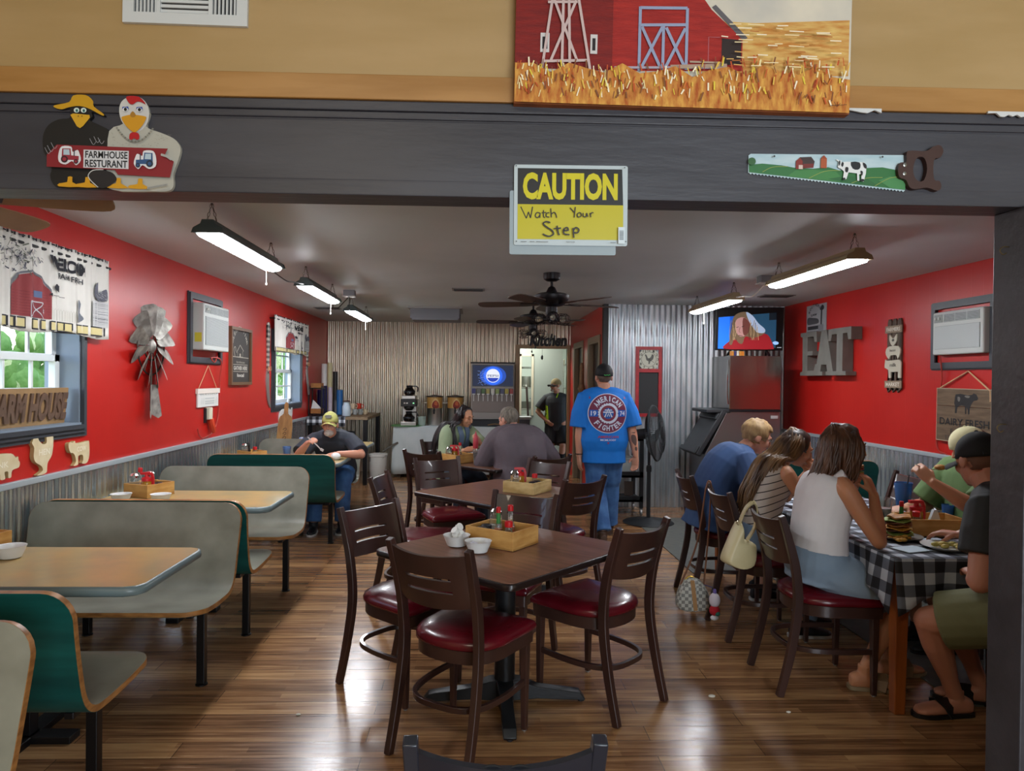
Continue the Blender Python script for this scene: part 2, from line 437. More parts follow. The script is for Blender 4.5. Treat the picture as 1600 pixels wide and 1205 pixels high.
# casing of the kitchen doorway
PALEW = mat('pale_pine_casing', 'B59B78', 0.5, var='A38862', scale=5, stretch=(1, 1, 0.2))
bm = nb(); box(bm, DX0 - 0.07, DX0, YB - 0.035, YB + 0.1, 0, DZ + 0.06); box(bm, DX1, DX1 + 0.049, YB - 0.035, YB + 0.1, 0, DZ + 0.06); box(bm, DX0, DX1, YB - 0.035, YB + 0.1, DZ, DZ + 0.06)
S('trim_4', bm, PALEW, smooth=False, bevel=0.004)
# grey sheet flooring under the far right tables
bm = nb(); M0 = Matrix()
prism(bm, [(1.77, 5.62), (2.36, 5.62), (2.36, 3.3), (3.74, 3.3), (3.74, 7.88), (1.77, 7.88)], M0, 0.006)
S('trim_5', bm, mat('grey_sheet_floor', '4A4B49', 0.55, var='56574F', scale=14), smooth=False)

# kitchen beyond the doorway
KW = mat('kitchen_wall', '9FA79C', 0.6)
bm = nb(); KB = 14.6
box(bm, -1.2, 2.4, KB, KB + 0.1, 0, 2.6); box(bm, -1.3, -1.2, YB + 0.1, KB, 0, 2.6); box(bm, 2.4, 2.5, YB + 0.1, KB, 0, 2.6)
# the inner partition with a serving hatch (left) and a gap (right)
HY = 12.85
box(bm, -1.2, 0.84, HY, HY + 0.08, 0, 2.6); box(bm, 0.84, 1.02, HY, HY + 0.08, 1.98, 2.6); box(bm, 0.84, 1.02, HY, HY + 0.08, 0, 0.9)
box(bm, 1.02, 1.60, HY, HY + 0.08, 0, 2.6); box(bm, 1.6, 2.4, HY, HY + 0.08, 2.18, 2.6)
S('wall_kitchen', bm, KW, smooth=False)
bm = nb(); box(bm, -1.3, 2.5, YB + 0.1, KB + 0.1, 2.6, 2.7); S('ceiling_kitchen', bm, KW, smooth=False)
bm = nb(); box(bm, 1.02, 1.06, HY - 0.015, HY, 0.9, 2.02); box(bm, 0.80, 0.84, HY - 0.015, HY, 0.9, 2.02); box(bm, 0.80, 1.06, HY - 0.015, HY, 1.98, 2.02)
S('trim_6', bm, mat('hatch_casing', 'C9BFA6', 0.5), smooth=False)

# front room: beam, post, panelling above
CHAR = mat('charcoal_paint', '3E3E44', 0.42, var='333237', scale=2.2, stretch=(0.6, 3, 3), bump=0.25, bscale=9)
BZ0, BZ1 = 2.118, 2.405
bm = nb()
box(bm, -3.0, 4.1, YF, YF + 0.04, BZ0 + 0.045, BZ1 - 0.055); box(bm, -3.0, 4.1, YF + 0.001, YF + 0.13, BZ0, BZ0 + 0.045)
box(bm, -3.0, 4.1, YF + 0.001, YF + 0.125, BZ0 + 0.04, BZ1 - 0.04); box(bm, -3.0, 4.1, YF - 0.006, YF + 0.1, BZ1 - 0.052, BZ1 - 0.03); box(bm, -3.0, 4.1, YF - 0.014, YF + 0.1, BZ1 - 0.03, BZ1)
S('beam', bm, CHAR, smooth=False, bevel=0.003)
bm = nb()
prism(bm, [(1.735, YF - 0.03), (2.3, YF - 0.03), (2.3, YF + 0.12), (1.735, YF + 0.12)], M0, BZ0 + 0.001)
S('pillar', bm, CHAR, smooth=False, bevel=0.004)
PLY = mat('varnished_panel', 'AC8E60', 0.42, var='A28454', scale=1.6, stretch=(1, 1, 5), bump=0.02, bscale=20)
PINE = mat('varnished_pine', 'A87C46', 0.38, var='966A34', scale=2.2, stretch=(1, 1, 9))
bm = nb(); box(bm, -3.2, 4.2, YF - 0.001, YF + 0.1, BZ1, 3.45); S('wall_front_upper', bm, PLY, smooth=False)
bm = nb(); box(bm, -3.1, 4.1, YF - 0.022, YF - 0.001, BZ1 + 0.001, BZ1 + 0.078)
S('trim_7', bm, PINE, smooth=False, bevel=0.003)
CREAM = mat('front_room_paint', 'C9B48C', 0.6)
bm = nb()
box(bm, -3.3, -3.2, -3.2, YF + 0.1, 0, 3.45); box(bm, 4.2, 4.3, -3.2, YF + 0.1, 0, 3.45); box(bm, -3.3, 4.3, -3.3, -3.2, 0, 3.45)
box(bm, 2.25, 4.2, YF, YF + 0.12, 0, BZ0); box(bm, -3.2, XL - 0.02, YF, YF + 0.12, 0, BZ0)
S('wall_front_room', bm, CREAM, smooth=False)
bm = nb(); box(bm, -3.3, 4.3, -3.3, YF + 0.1, 3.45, 3.55); S('ceiling_front', bm, CEILM, smooth=False)
# flaking caulk left where the panelling meets the beam
bm = nb(); r = random.Random(3)
for x0, x1 in ((0.70, 0.80), (0.80, 1.02), (1.06, 1.26), (1.60, 1.72)):
    top = [(x0 + (x1 - x0) * i / 9, 0.0) for i in range(10)]; bot = [(x, -0.004 - 0.014 * r.random()) for x, _ in reversed(top)]
    prism(bm, top + bot, fr((0, YF - 0.023, BZ1 + 0.004), (1, 0, 0), (0, 0, 1)), 0.006)
S('trim_8', bm, mat('white_caulk', 'C8C9C6', 0.8), smooth=False)

# windows
DKFR = mat('dark_window_casing', '3A3D42', 0.4, bump=0.1, bscale=20); WHV = mat('white_vinyl', 'DDE2E2', 0.4)
GLASS = mat('window_glass', 'FFFFFF', 0.02, trans=1.0, ior=1.02, alpha=0.12)
for i, (w, z1p) in enumerate(((W1, W1[3]), (W2, W2[3]))):
    y0, y1, z0, z1 = w; c = nb(); q = 0.075
    for j in range(3):                               # stepped casing boards
        e = 0.012 * (3 - j); qa, qb = q * j / 3, q * (j + 1) / 3
        box(c, XL, XL + e, y0 - qb, y0 - qa, z0 - qb, z1 + qb); box(c, XL, XL + e, y1 + qa, y1 + qb, z0 - qb, z1 + qb)
        box(c, XL, XL + e, y0 - qa, y1 + qa, z0 - qb, z0 - qa); box(c, XL, XL + e, y0 - qa, y1 + qa, z1 + qa, z1 + qb)
    root = S('window_%d' % (i + 1), c, DKFR, smooth=False)
    jb = nb(); X0 = XL - 0.2
    box(jb, X0, XL + 0.01, y1 - 0.012, y1, z0, z1); box(jb, X0, XL + 0.01, y0, y0 + 0.012, z0, z1); box(jb, X0, XL + 0.02, y0, y1, z0, z0 + 0.012)
    O('jamb', jb, mat('jamb_paint', '7A8794', 0.5), root, smooth=False)
    sb = nb(); s0 = X0 - 0.0; sx0, sx1 = XL - 0.15, XL - 0.11
    a, b = y0 + 0.012, y1 - 0.012; zm = (z0 + z1) / 2
    for (za, zb, xs) in ((z0 + 0.012, zm + 0.02, 0), (zm - 0.02, z1, -0.02)):
        x0, x1 = sx0 + xs, sx1 + xs
        box(sb, x0, x1, a, a + 0.045, za, zb); box(sb, x0, x1, b - 0.045, b, za, zb); box(sb, x0, x1, a, b, za, za + 0.045); box(sb, x0, x1, a, b, zb - 0.04, zb)
        for k in (1, 2, 3):
            yk = a + (b - a) * k / 4; box(sb, x0 + 0.012, x1 - 0.012, yk - 0.009, yk + 0.009, za, zb)
        zc = (za + zb) / 2; box(sb, x0 + 0.012, x1 - 0.012, a, b, zc - 0.009, zc + 0.009)
    O('sash', sb, WHV, root, smooth=False)
    g = nb(); box(g, sx0 + 0.012, sx0 + 0.016, a, b, z0 + 0.02, z1); O('pane', g, GLASS, root, smooth=False)
# bank of trees and ground outside the windows
bm = nb(); box(bm, -40, -2.7, -20, 30, -0.3, -0.12); o = S('ground_outside', bm, mat('lawn', '6E8A46', 0.9, var='8BA25E', scale=3), smooth=False)
for x, y, h, lab in ((-7.5, 6.3, 3.2, 'leafy green tree outside the big window'), (-8.0, 12.6, 3.0, 'lower leafy tree outside, farther along the big window'), (-7.0, 24.0, 3.4, 'leafy green tree outside the far window')):
    t = T('tree', lab, 'tree', (x, y, -0.12)); r = random.Random(int(x * y)); b = nb(); tube(b, [(0, 0, 0), (0.05, 0, h * 0.5)], [0.12, 0.08], 8); O('trunk', b, mat('bark', '5A4A3A', 0.9), t); b = nb()
    for i in range(170): ball(b, (r.gauss(0, 0.7), r.uniform(-2.6, 2.6), max(0.5, h * 0.6 + r.gauss(0, 0.9))), r.uniform(0.1, 0.3), n=8)
    O('foliage', b, mat('leaves', '5E8A3A', 0.8, var='86A85A', scale=9, bump=0.5, bscale=14), t)
# ================================================================== hanging shop lights
LGREEN = mat('lamp_housing_grey', '4E5A58', 0.4, 0.4); LCREAM = mat('lamp_housing_cream', 'A89878', 0.45)
DIFF = mat('lit_diffuser', 'FFFFFF', 0.4, emit='F6F9FF', estr=LAMP_POWER)
CHAINM = mat('chain_steel', '5B564E', 0.4, 0.9); CORDW = mat('white_cord', 'D8D4CA', 0.5); BLACKP = mat('black_plastic', '16161A', 0.45)
def chain(bm, a, b, link=0.022):
    a = V(a); b = V(b); d = b - a; n = max(2, int(d.length / link)); u, w = frame_of(d)
    dn = d.normalized()
    for i in range(n):
        c = a + d * ((i + 0.5) / n); s = u if i % 2 else w
        tube(bm, [c + dn * (link * 0.62 * math.cos(t)) + s * (0.0065 * math.sin(t)) for t in [2 * PI * k / 8 for k in range(8)]], 0.0016, 4, closed=True)
def shop_light(x, y0, y1, z, label, housing, cord=True, box_at=None):
    t = T('hanging_shop_light', label, 'ceiling light', (x, (y0 + y1) / 2, z), 0, 'shop lights hung on chains'); h = (y1 - y0) / 2
    def sect(y, k): return [(-0.078 * k, y, 0.0), (-0.068 * k, y, 0.028), (-0.038, y, 0.05), (-0.03, y, 0.072), (0.03, y, 0.072), (0.038, y, 0.05), (0.068 * k, y, 0.028), (0.078 * k, y, 0.0)]
    b = nb(); loft(b, [sect(-h, 0.97), sect(-h + 0.03, 1), sect(h - 0.03, 1), sect(h, 0.97)]); O('housing', b, housing, t, smooth=False)
    for s in (-1, 1):
        e = nb(); yy = s * h; loft(e, [sect(yy - 0.004, 1.12), sect(yy + 0.004, 1.12)]); O('end_cap', e, housing, t, smooth=False, bevel=0.002)
        c = nb(); yc = s * (h - 0.06); top = HC - z
        chain(c, (0, yc, top), (-0.026, yc, 0.074)); chain(c, (0, yc, top), (0.026, yc, 0.074)); tube(c, [(0, yc, top - 0.012), (0, yc, top)], 0.004, 6); O('chain', c, CHAINM, t)
    d = nb(); loft(d, [[(-0.062, y, -0.001), (-0.05, y, -0.016), (0.0, y, -0.024), (0.05, y, -0.016), (0.062, y, -0.001)] for y in (-h + 0.012, h - 0.012)]); O('diffuser', d, DIFF, t, smooth=True)
    if cord:
        p = nb(); tube(p, [(0.02, h * 0.62, -0.01), (0.021, h * 0.62, -0.13)], 0.0022, 5); lathe(p, [(0.003, 0), (0.006, -0.006), (0.007, -0.018), (0.002, -0.022)], (0.021, h * 0.62, -0.128), 8); O('pull_cord', p, CORDW, t)
    return t
shop_light(-1.435, 3.80, 5.02, 2.315, 'shop light nearest the beam, over the booths by the big window', LGREEN)
shop_light(-1.44, 5.93, 7.15, 2.315, 'middle shop light of the row above the booths', LGREEN)
shop_light(-1.44, 8.10, 9.32, 2.315, 'farthest shop light of the booth row, near the corrugated rear wall', LGREEN)
shop_light(2.36, 4.28, 5.50, 2.315, 'cream shop light above the checked-cloth table, close to the beam', LCREAM, False)
shop_light(2.42, 6.50, 7.72, 2.315, 'cream shop light in front of the television', LCREAM)
def junction_box(x, y, label):
    t = T('junction_box', label, 'junction box', (x, y, HC), 0, 'ceiling junction boxes')
    b = nb(); box(b, -0.06, 0.06, -0.05, 0.05, -0.06, -0.0); O('housing', b, mat('grey_box', '77777A', 0.5), t, smooth=False, bevel=0.003)
    b = nb(); box(b, -0.068, 0.068, -0.058, 0.058, -0.07, -0.06); O('cover_plate', b, mat('box_cover', 'B4B2AC', 0.5), t, smooth=False)
    return t
junction_box(-1.36, 7.6, 'grey junction box on the ceiling above the booth lights')
junction_box(2.55, 6.15, 'grey junction box on the ceiling by the cream lights')
def cable(name, pts, r, m, label, cat, group=None):
    b = nb(); tube(b, spline(pts, 6), r, 6); o = O(name, b, m); tag(o, label, cat, group); return o
cable('light_cord', [(-1.44, 5.0, 2.30), (-1.42, 5.3, 2.27), (-1.44, 5.6, 2.30), (-1.44, 5.93, 2.33)], 0.005, BLACKP, 'black cord linking the first and middle booth lights', 'cord')
cable('light_cord', [(-1.36, 7.58, 2.42), (-1.44, 7.4, 2.28), (-1.46, 7.25, 2.26), (-1.44, 7.13, 2.33)], 0.005, BLACKP, 'black cord drooping from the junction box to the middle booth light', 'cord')
cable('light_cord', [(-1.36, 7.62, 2.42), (-1.40, 7.8, 2.33), (-1.42, 7.95, 2.31), (-1.44, 8.1, 2.33)], 0.005, BLACKP, 'cord from the junction box to the farthest booth light', 'cord')
cable('light_cord', [(2.55, 6.18, 2.41), (2.50, 6.3, 2.33), (2.46, 6.42, 2.34), (2.42, 6.5, 2.34)], 0.005, CORDW, 'pale cord from the junction box to the light by the television', 'cord')

# ================================================================== ceiling fans
FANB = mat('fan_bronze', '191517', 0.4, 0.5); BLADE = mat('fan_blade_walnut', '4A3428', 0.45, var='3A281F', scale=4, stretch=(1, 6, 1)); BLADET = mat('fan_blade_tan', '9A7C56', 0.5, var='876A46', scale=4)
BULBM = mat('clear_bulb', 'D9CDB8', 0.1, trans=0.8)
def ceiling_fan(x, y, label, a0, blade=BLADE, light=True):
    t = T('ceiling_fan', label, 'ceiling fan', (x, y, HC), 0, 'ceiling fans')
    b = nb(); lathe(b, [(0.075, 0), (0.075, -0.035), (0.07, -0.055), (0.045, -0.07), (0.016, -0.075)], n=28); O('canopy', b, FANB, t)
    b = nb(); tube(b, [(0, 0, -0.07), (0, 0, -0.14)], 0.012, 12); lathe(b, [(0.014, -0.115), (0.03, -0.125), (0.045, -0.155), (0.05, -0.17)], n=20); O('downrod', b, FANB, t)
    b = nb(); lathe(b, [(0.05, -0.168), (0.12, -0.178), (0.155, -0.195), (0.155, -0.215), (0.14, -0.25), (0.10, -0.285), (0.055, -0.295)], n=32); O('motor_housing', b, FANB, t)
    for k in range(5):
        a = a0 + 2 * PI * k / 5; R = Matrix.Rotation(a, 4, 'Z'); Rp = R @ Matrix.Translation((0, 0, -0.27)) @ Matrix.Rotation(0.2 if light else -0.3, 4, 'X')
        b = nb(); prism(b, sp2([(0.20, -0.055), (0.35, -0.064), (0.52, -0.07), (0.64, -0.06), (0.665, 0.0), (0.64, 0.06), (0.52, 0.07), (0.35, 0.064), (0.20, 0.055), (0.185, 0)], 3), Rp, 0.006)
        f = O('blade', b, blade, t)
        b = nb(); prism(b, [(0.09, -0.018), (0.2, -0.03), (0.27, -0.04), (0.29, 0), (0.27, 0.04), (0.2, 0.03), (0.09, 0.018)], Rp @ Matrix.Translation((0, 0, -0.006)), 0.006); O('blade_iron', b, FANB, f, smooth=False)
    if light:
        b = nb(); lathe(b, [(0.05, -0.295), (0.052, -0.36), (0.046, -0.385), (0.02, -0.4), (0.02, -0.43), (0.012, -0.44)], n=20); O('light_fitter', b, FANB, t)
        for k in range(3):
            a = 0.5 + 2 * PI * k / 3; R = Matrix.Rotation(a, 4, 'Z') @ Matrix.Translation((0.05, 0, -0.40)) @ Matrix.Rotation(PI / 2, 4, 'Y')
            b = nb()
            for j in range(8):
                q = 2 * PI * j / 8; c, s = math.cos(q), math.sin(q)
                tube(b, [R @ V((0.028 * c, 0.028 * s, 0.01)), R @ V((0.05 * c, 0.05 * s, 0.04)), R @ V((0.052 * c, 0.052 * s, 0.1)), R @ V((0.04 * c, 0.04 * s, 0.125))], 0.0022, 4)
            for zz, rr in ((0.03, 0.045), (0.07, 0.052), (0.1, 0.052), (0.125, 0.04)):
                tube(b, [R @ V((rr * math.cos(q), rr * math.sin(q), zz)) for q in [2 * PI * j / 16 for j in range(16)]], 0.0022, 4, closed=True)
            tube(b, [R @ V((0, 0, -0.03)), R @ V((0, 0, 0.03))], 0.02, 10)
            c = O('wire_cage', b, FANB, t)
            b = nb(); lathe(b, [(0.012, 0.03), (0.016, 0.05), (0.026, 0.075), (0.024, 0.095), (0.004, 0.108)], n=12, M=R); O('bulb', b, BULBM, c)
        for s, L in ((-0.012, 0.16), (0.03, 0.11)):
            b = nb(); tube(b, [(s, 0, -0.43), (s, 0, -0.43 - L)], 0.0015, 4); lathe(b, [(0.002, 0), (0.008, -0.012), (0.009, -0.025), (0.002, -0.034)], (s, 0, -0.43 - L), 8); O('pull_chain', b, FANB, t)
    return t
ceiling_fan(0.66, 6.17, 'dark ceiling fan with caged bulbs, in front of another like it', 0.35)
ceiling_fan(0.665, 8.2, 'dark ceiling fan with caged bulbs close to the kitchen doorway, partly behind the nearer fan', 0.62)
ceiling_fan(-2.06, 2.64, 'tan-bladed ceiling fan mostly hidden above the beam, by the valance window', 0.22, BLADET, False)

# ================================================================== restaurant chairs
CHW = mat('espresso_wood', '2F1D19', 0.33, var='3A241E', scale=3, stretch=(2, 2, 0.5), coat=0.25); VINYL = mat('burgundy_vinyl', '5C0D19', 0.27, var='4C0913', scale=5, bump=0.04, bscale=60, coat=0.15)
GLIDE = mat('chair_glide', '8C8A86', 0.4, 0.6)
def make_chair(name, label, slots=True, w=0.40, wood=CHW):
    """faces +y; back posts at y = 0"""
    t = T(name, label, 'chair')
    hw = w / 2 - 0.016
    def post(s): return spline([(s * (hw + 0.002), -0.085, 0.0), (s * hw, -0.035, 0.20), (s * (hw - 0.004), 0.0, 0.42), (s * (hw - 0.002), -0.012, 0.60), (s * hw, -0.05, 0.75), (s * (hw + 0.004), -0.088, 0.866)], 4)
    for s in (-1, 1):
        b = nb(); pp = post(s); n = len(pp); strip(b, pp, [0.016 + 0.006 * math.sin(PI * i / n) - 0.003 * i / n for i in range(n)], [0.0145] * n, (0, 1, 0)); lg = O('leg', b, wood, t, smooth=True, ang=0.9, bevel=0.003)
        b = nb(); lathe(b, [(0.006, 0.0), (0.01, 0.001), (0.01, 0.006)], (s * hw, 0.37, 0.0), 10)
        f = nb(); strip(f, [(s * hw, 0.37, 0.006), (s * hw, 0.37, 0.425)], [0.0115, 0.018], [0.0115, 0.018], (0, 1, 0)); fl = O('leg', f, wood, t, smooth=False, bevel=0.003); O('glide', b, GLIDE, fl)
    # curved top panel between the posts, with two slits
    p = nb(); nx, zz = 26, [0.615, 0.65, 0.683, 0.695, 0.735, 0.747, 0.80, 0.84]
    def pt(i, z, off):
        u = -1 + 2 * i / nx; yb = -0.012 - 0.30 * max(0, z - 0.60) * 1.0
        zt = z
        if z > 0.8399: zt = z - 0.012 * (1 - u * u) + 0.004
        if z < 0.6151: zt = z + 0.016 * u * u
        return V((u * (hw - 0.010), yb - 0.040 * (1 - u * u) + off, zt))
    fr_, bk = {}, {}
    for i in range(nx + 1):
        for k, z in enumerate(zz): fr_[i, k] = p.verts.new(pt(i, z, 0.009)); bk[i, k] = p.verts.new(pt(i, z, -0.009))
    hole = lambda i, k: slots and k in (2, 4) and 5 <= i < nx - 5
    solid = lambda i, k: 0 <= i < nx and 0 <= k < len(zz) - 1 and not hole(i, k)
    for i in range(nx):
        for k in range(len(zz) - 1):
            if not solid(i, k): continue
            p.faces.new((fr_[i, k], fr_[i + 1, k], fr_[i + 1, k + 1], fr_[i, k + 1])); p.faces.new((bk[i, k + 1], bk[i + 1, k + 1], bk[i + 1, k], bk[i, k]))
            for (di, dk, a, c) in ((-1, 0, (i, k), (i, k + 1)), (1, 0, (i + 1, k + 1), (i + 1, k)), (0, -1, (i + 1, k), (i, k)), (0, 1, (i, k + 1), (i + 1, k + 1))):
                if not solid(i + di, k + dk): p.faces.new((fr_[a], fr_[c], bk[c], bk[a]))
    br = O('backrest', p, wood, t, ang=0.8)
    if not slots:                                       # carved double scroll
        c = nb()
        for s in (-1, 1):
            pts = [(s * (0.026 + 0.02 * math.cos(a) * (1 - a / 16)), -0.123, 0.806 + 0.024 * math.sin(a) * (1 - a / 16)) for a in [k * 0.45 for k in range(20)]]
            tube(c, pts, 0.0026, 5)
            tube(c, [(s * (0.026 + 0.034 * math.cos(a)), -0.122, 0.800 + 0.036 * math.sin(a)) for a in [0.2 + k * 0.3 for k in range(10)]], 0.002, 5)
        O('carving', c, mat('carved_line', '0A0A0C', 0.6), br)
    # seat: wide square front, rounded back
    out = sp2([(-0.208, 0.413), (-0.219, 0.385), (-0.212, 0.25), (-0.20, 0.13), (-0.14, 0.035), (0, 0.0), (0.14, 0.035), (0.20, 0.13), (0.212, 0.25), (0.219, 0.385), (0.208, 0.413), (0.12, 0.42), (-0.12, 0.42)], 4)
    def sc(k, z, dz=0.0): return [V((x * k, 0.22 + (y - 0.22) * k, z)) for x, y in out]
    a = nb(); loft(a, [sc(0.90, 0.375), sc(0.945, 0.38), sc(0.95, 0.432)]); O('seat_frame', a, wood, t, ang=0.8)
    c = nb(); loft(c, [sc(0.95, 0.433), sc(0.995, 0.438), sc(1.0, 0.452), sc(0.97, 0.468), sc(0.85, 0.482), sc(0.6, 0.491), sc(0.3, 0.495), sc(0.02, 0.496)]); O('seat', c, VINYL, t, ang=1.2)
    st = nb(); u = spline([(-hw, 0.37, 0.215), (-hw - 0.006, 0.2, 0.215), (-hw + 0.02, 0.06, 0.215), (-0.10, -0.005, 0.215), (0, -0.018, 0.215), (0.10, -0.005, 0.215), (hw - 0.02, 0.06, 0.215), (hw + 0.006, 0.2, 0.215), (hw, 0.37, 0.215)], 5)
    strip(st, u, 0.012, 0.009, (0, 0, 1)); O('stretcher', st, wood, t, ang=0.9, bevel=0.002)
    return t
CH0 = make_chair('dining_chair', 'x')
used = []
def chair(a, b, label, group='slat-back dining chairs', flip=False):
    """a, b: floor points below the tops of the left and right back posts as seen from behind the chair"""
    a = V((a[0], a[1], 0)); b = V((b[0], b[1], 0)); d = (b - a).normalized(); n = V((-d.y, d.x, 0)); c = (a + b) / 2 + n * 0.088
    rz = math.atan2(-n.x, n.y)
    if not used:
        used.append(1); o = CH0; o.location = c; o.rotation_euler = (0, 0, rz); o['label'] = label; o['group'] = group
    else: o = dup(CH0, c, rz, label, group)
    o.scale = (1.03, 1.03, 1.03); return o
chair((-0.35, 2.905), (-0.012, 2.69), 'slat-back chair with its back to the camera, before the front dark table')
chair((-0.418, 3.90), (-0.693, 3.564), 'slat-back chair at the front dark table, on the side towards the booths')
chair((0.645, 3.11), (0.934, 3.375), 'slat-back chair at the front dark table, on the side towards the checked-cloth table')
chair((0.477, 4.02), (0.123, 4.20), 'slat-back chair standing between the front and middle dark tables, behind the front crate')
chair((-0.63, 5.07), (-0.69, 4.68), 'slat-back chair seen edge-on at the booth side of the middle dark table')
chair((-0.12, 6.02), (-0.52, 5.84), 'slat-back chair tucked under the far side of the middle dark table, facing the camera')
chair((0.776, 5.66), (0.456, 5.92), 'empty slat-back chair behind the crate of the middle dark table')
chair((0.595, 4.63), (0.91, 4.88), 'slat-back chair beside the walking man in blue, at the middle dark table')
chair((-0.66, 6.58), (-0.32, 6.38), 'slat-back chair with its back to the camera, before the couple\'s table')
chair((-0.27, 7.92), (-0.60, 7.62), 'slat-back chair the long-haired woman in the sage jacket sits on')
chair((0.515, 6.05), (0.855, 6.26), 'slat-back chair the man in the grey-brown jacket sits on')
chair((1.52, 3.80), (1.515, 3.42), 'slat-back chair under the woman in the white top')
chair((1.52, 4.52), (1.515, 4.13), 'slat-back chair under the woman in the striped top, a cream bag on its post')
chair((1.52, 5.24), (1.51, 4.86), 'slat-back chair under the man in the navy shirt')
chair((2.685, 2.715), (2.875, 3.045), 'slat-back chair under the man in the dark cap, half behind the post')
chair((3.32, 3.85), (3.32, 4.25), 'slat-back chair under the man in the green shirt')
chair((3.20, 4.85), (3.20, 5.25), 'empty slat-back chair across the checked-cloth table, beyond the blue drink')
NC = make_chair('dining_chair', 'charcoal scroll-carved chair whose top rail rises at the bottom edge of the picture', False, 0.385, mat('charcoal_chair', '1D222C', 0.33, coat=0.2))
NC.location = (0.064, 1.33 + 0.088, -0.0); NC['group'] = 'slat-back dining chairs'; del NC['group']

# ================================================================== dark pedestal tables
WALN = mat('walnut_laminate', '805846', 0.28, var='644232', scale=3.0, stretch=(1.2, 14, 1), detail=7, coat=0.12); EDGE = mat('dark_table_edge', '1D1413', 0.3); IRON = mat('black_iron', '1A1B1D', 0.38, 0.3, bump=0.08, bscale=60)
def make_ped():
    t = T('dining_table', 'x', 'table')
    o = rrect(0.86, 0.93, 0.045, 4, -0.43, -0.465)
    def rg(k, z): return [V((x - math.copysign(k, x), y - math.copysign(k, y), z)) for x, y in o]
    b = nb(); loft(b, [rg(0.004, 0.712), rg(0, 0.716), rg(0, 0.738), rg(0.004, 0.742)]); 
    tp = O('table_edge', b, EDGE, t, ang=0.9)
    b = nb(); prism(b, [(x - math.copysign(0.007, x), y - math.copysign(0.007, y)) for x, y in o], Matrix.Translation((0, 0, 0.7418)), 0.0018); O('tabletop', b, WALN, t, smooth=False)
    b = nb(); lathe(b, [(0.055, 0.055), (0.062, 0.075), (0.05, 0.09), (0.05, 0.60), (0.058, 0.61), (0.058, 0.70), (0.15, 0.705), (0.15, 0.712)], n=24); O('column', b, IRON, t)
    for k in range(4):
        a = PI / 4 + k * PI / 2; d = V((math.cos(a), math.sin(a), 0)); b = nb()
        strip(b, [d * 0.0 + V((0, 0, 0.07)), d * 0.07 + V((0, 0, 0.066)), d * 0.16 + V((0, 0, 0.05)), d * 0.36 + V((0, 0, 0.032)), d * 0.385 + V((0, 0, 0.012))], [0.05, 0.045, 0.028, 0.018, 0.006], [0.045, 0.04, 0.028, 0.03, 0.028], (0, 0, 1)); lg = O('foot', b, IRON, t, ang=0.9, bevel=0.003)
        b = nb(); lathe(b, [(0.014, 0), (0.014, 0.012)], d * 0.37, 10); O('leveller', b, BLACKP, lg)
    return t
TB0 = make_ped(); TROT = math.atan2(0.69, 0.66) - PI / 2
for i, (x, y, lab) in enumerate(((0.154, 3.375, 'front dark square table, nearest the camera, with two white bowls and a crate'), (0.184, 5.08, 'middle dark square table holding only a pale crate'), (0.20, 6.88, 'dark square table where the couple is eating'))):
    o = TB0 if i == 0 else dup(TB0)
    o.location = (x, y, 0); o.rotation_euler = (0, 0, TROT); o['label'] = lab; o['group'] = 'dark pedestal tables'

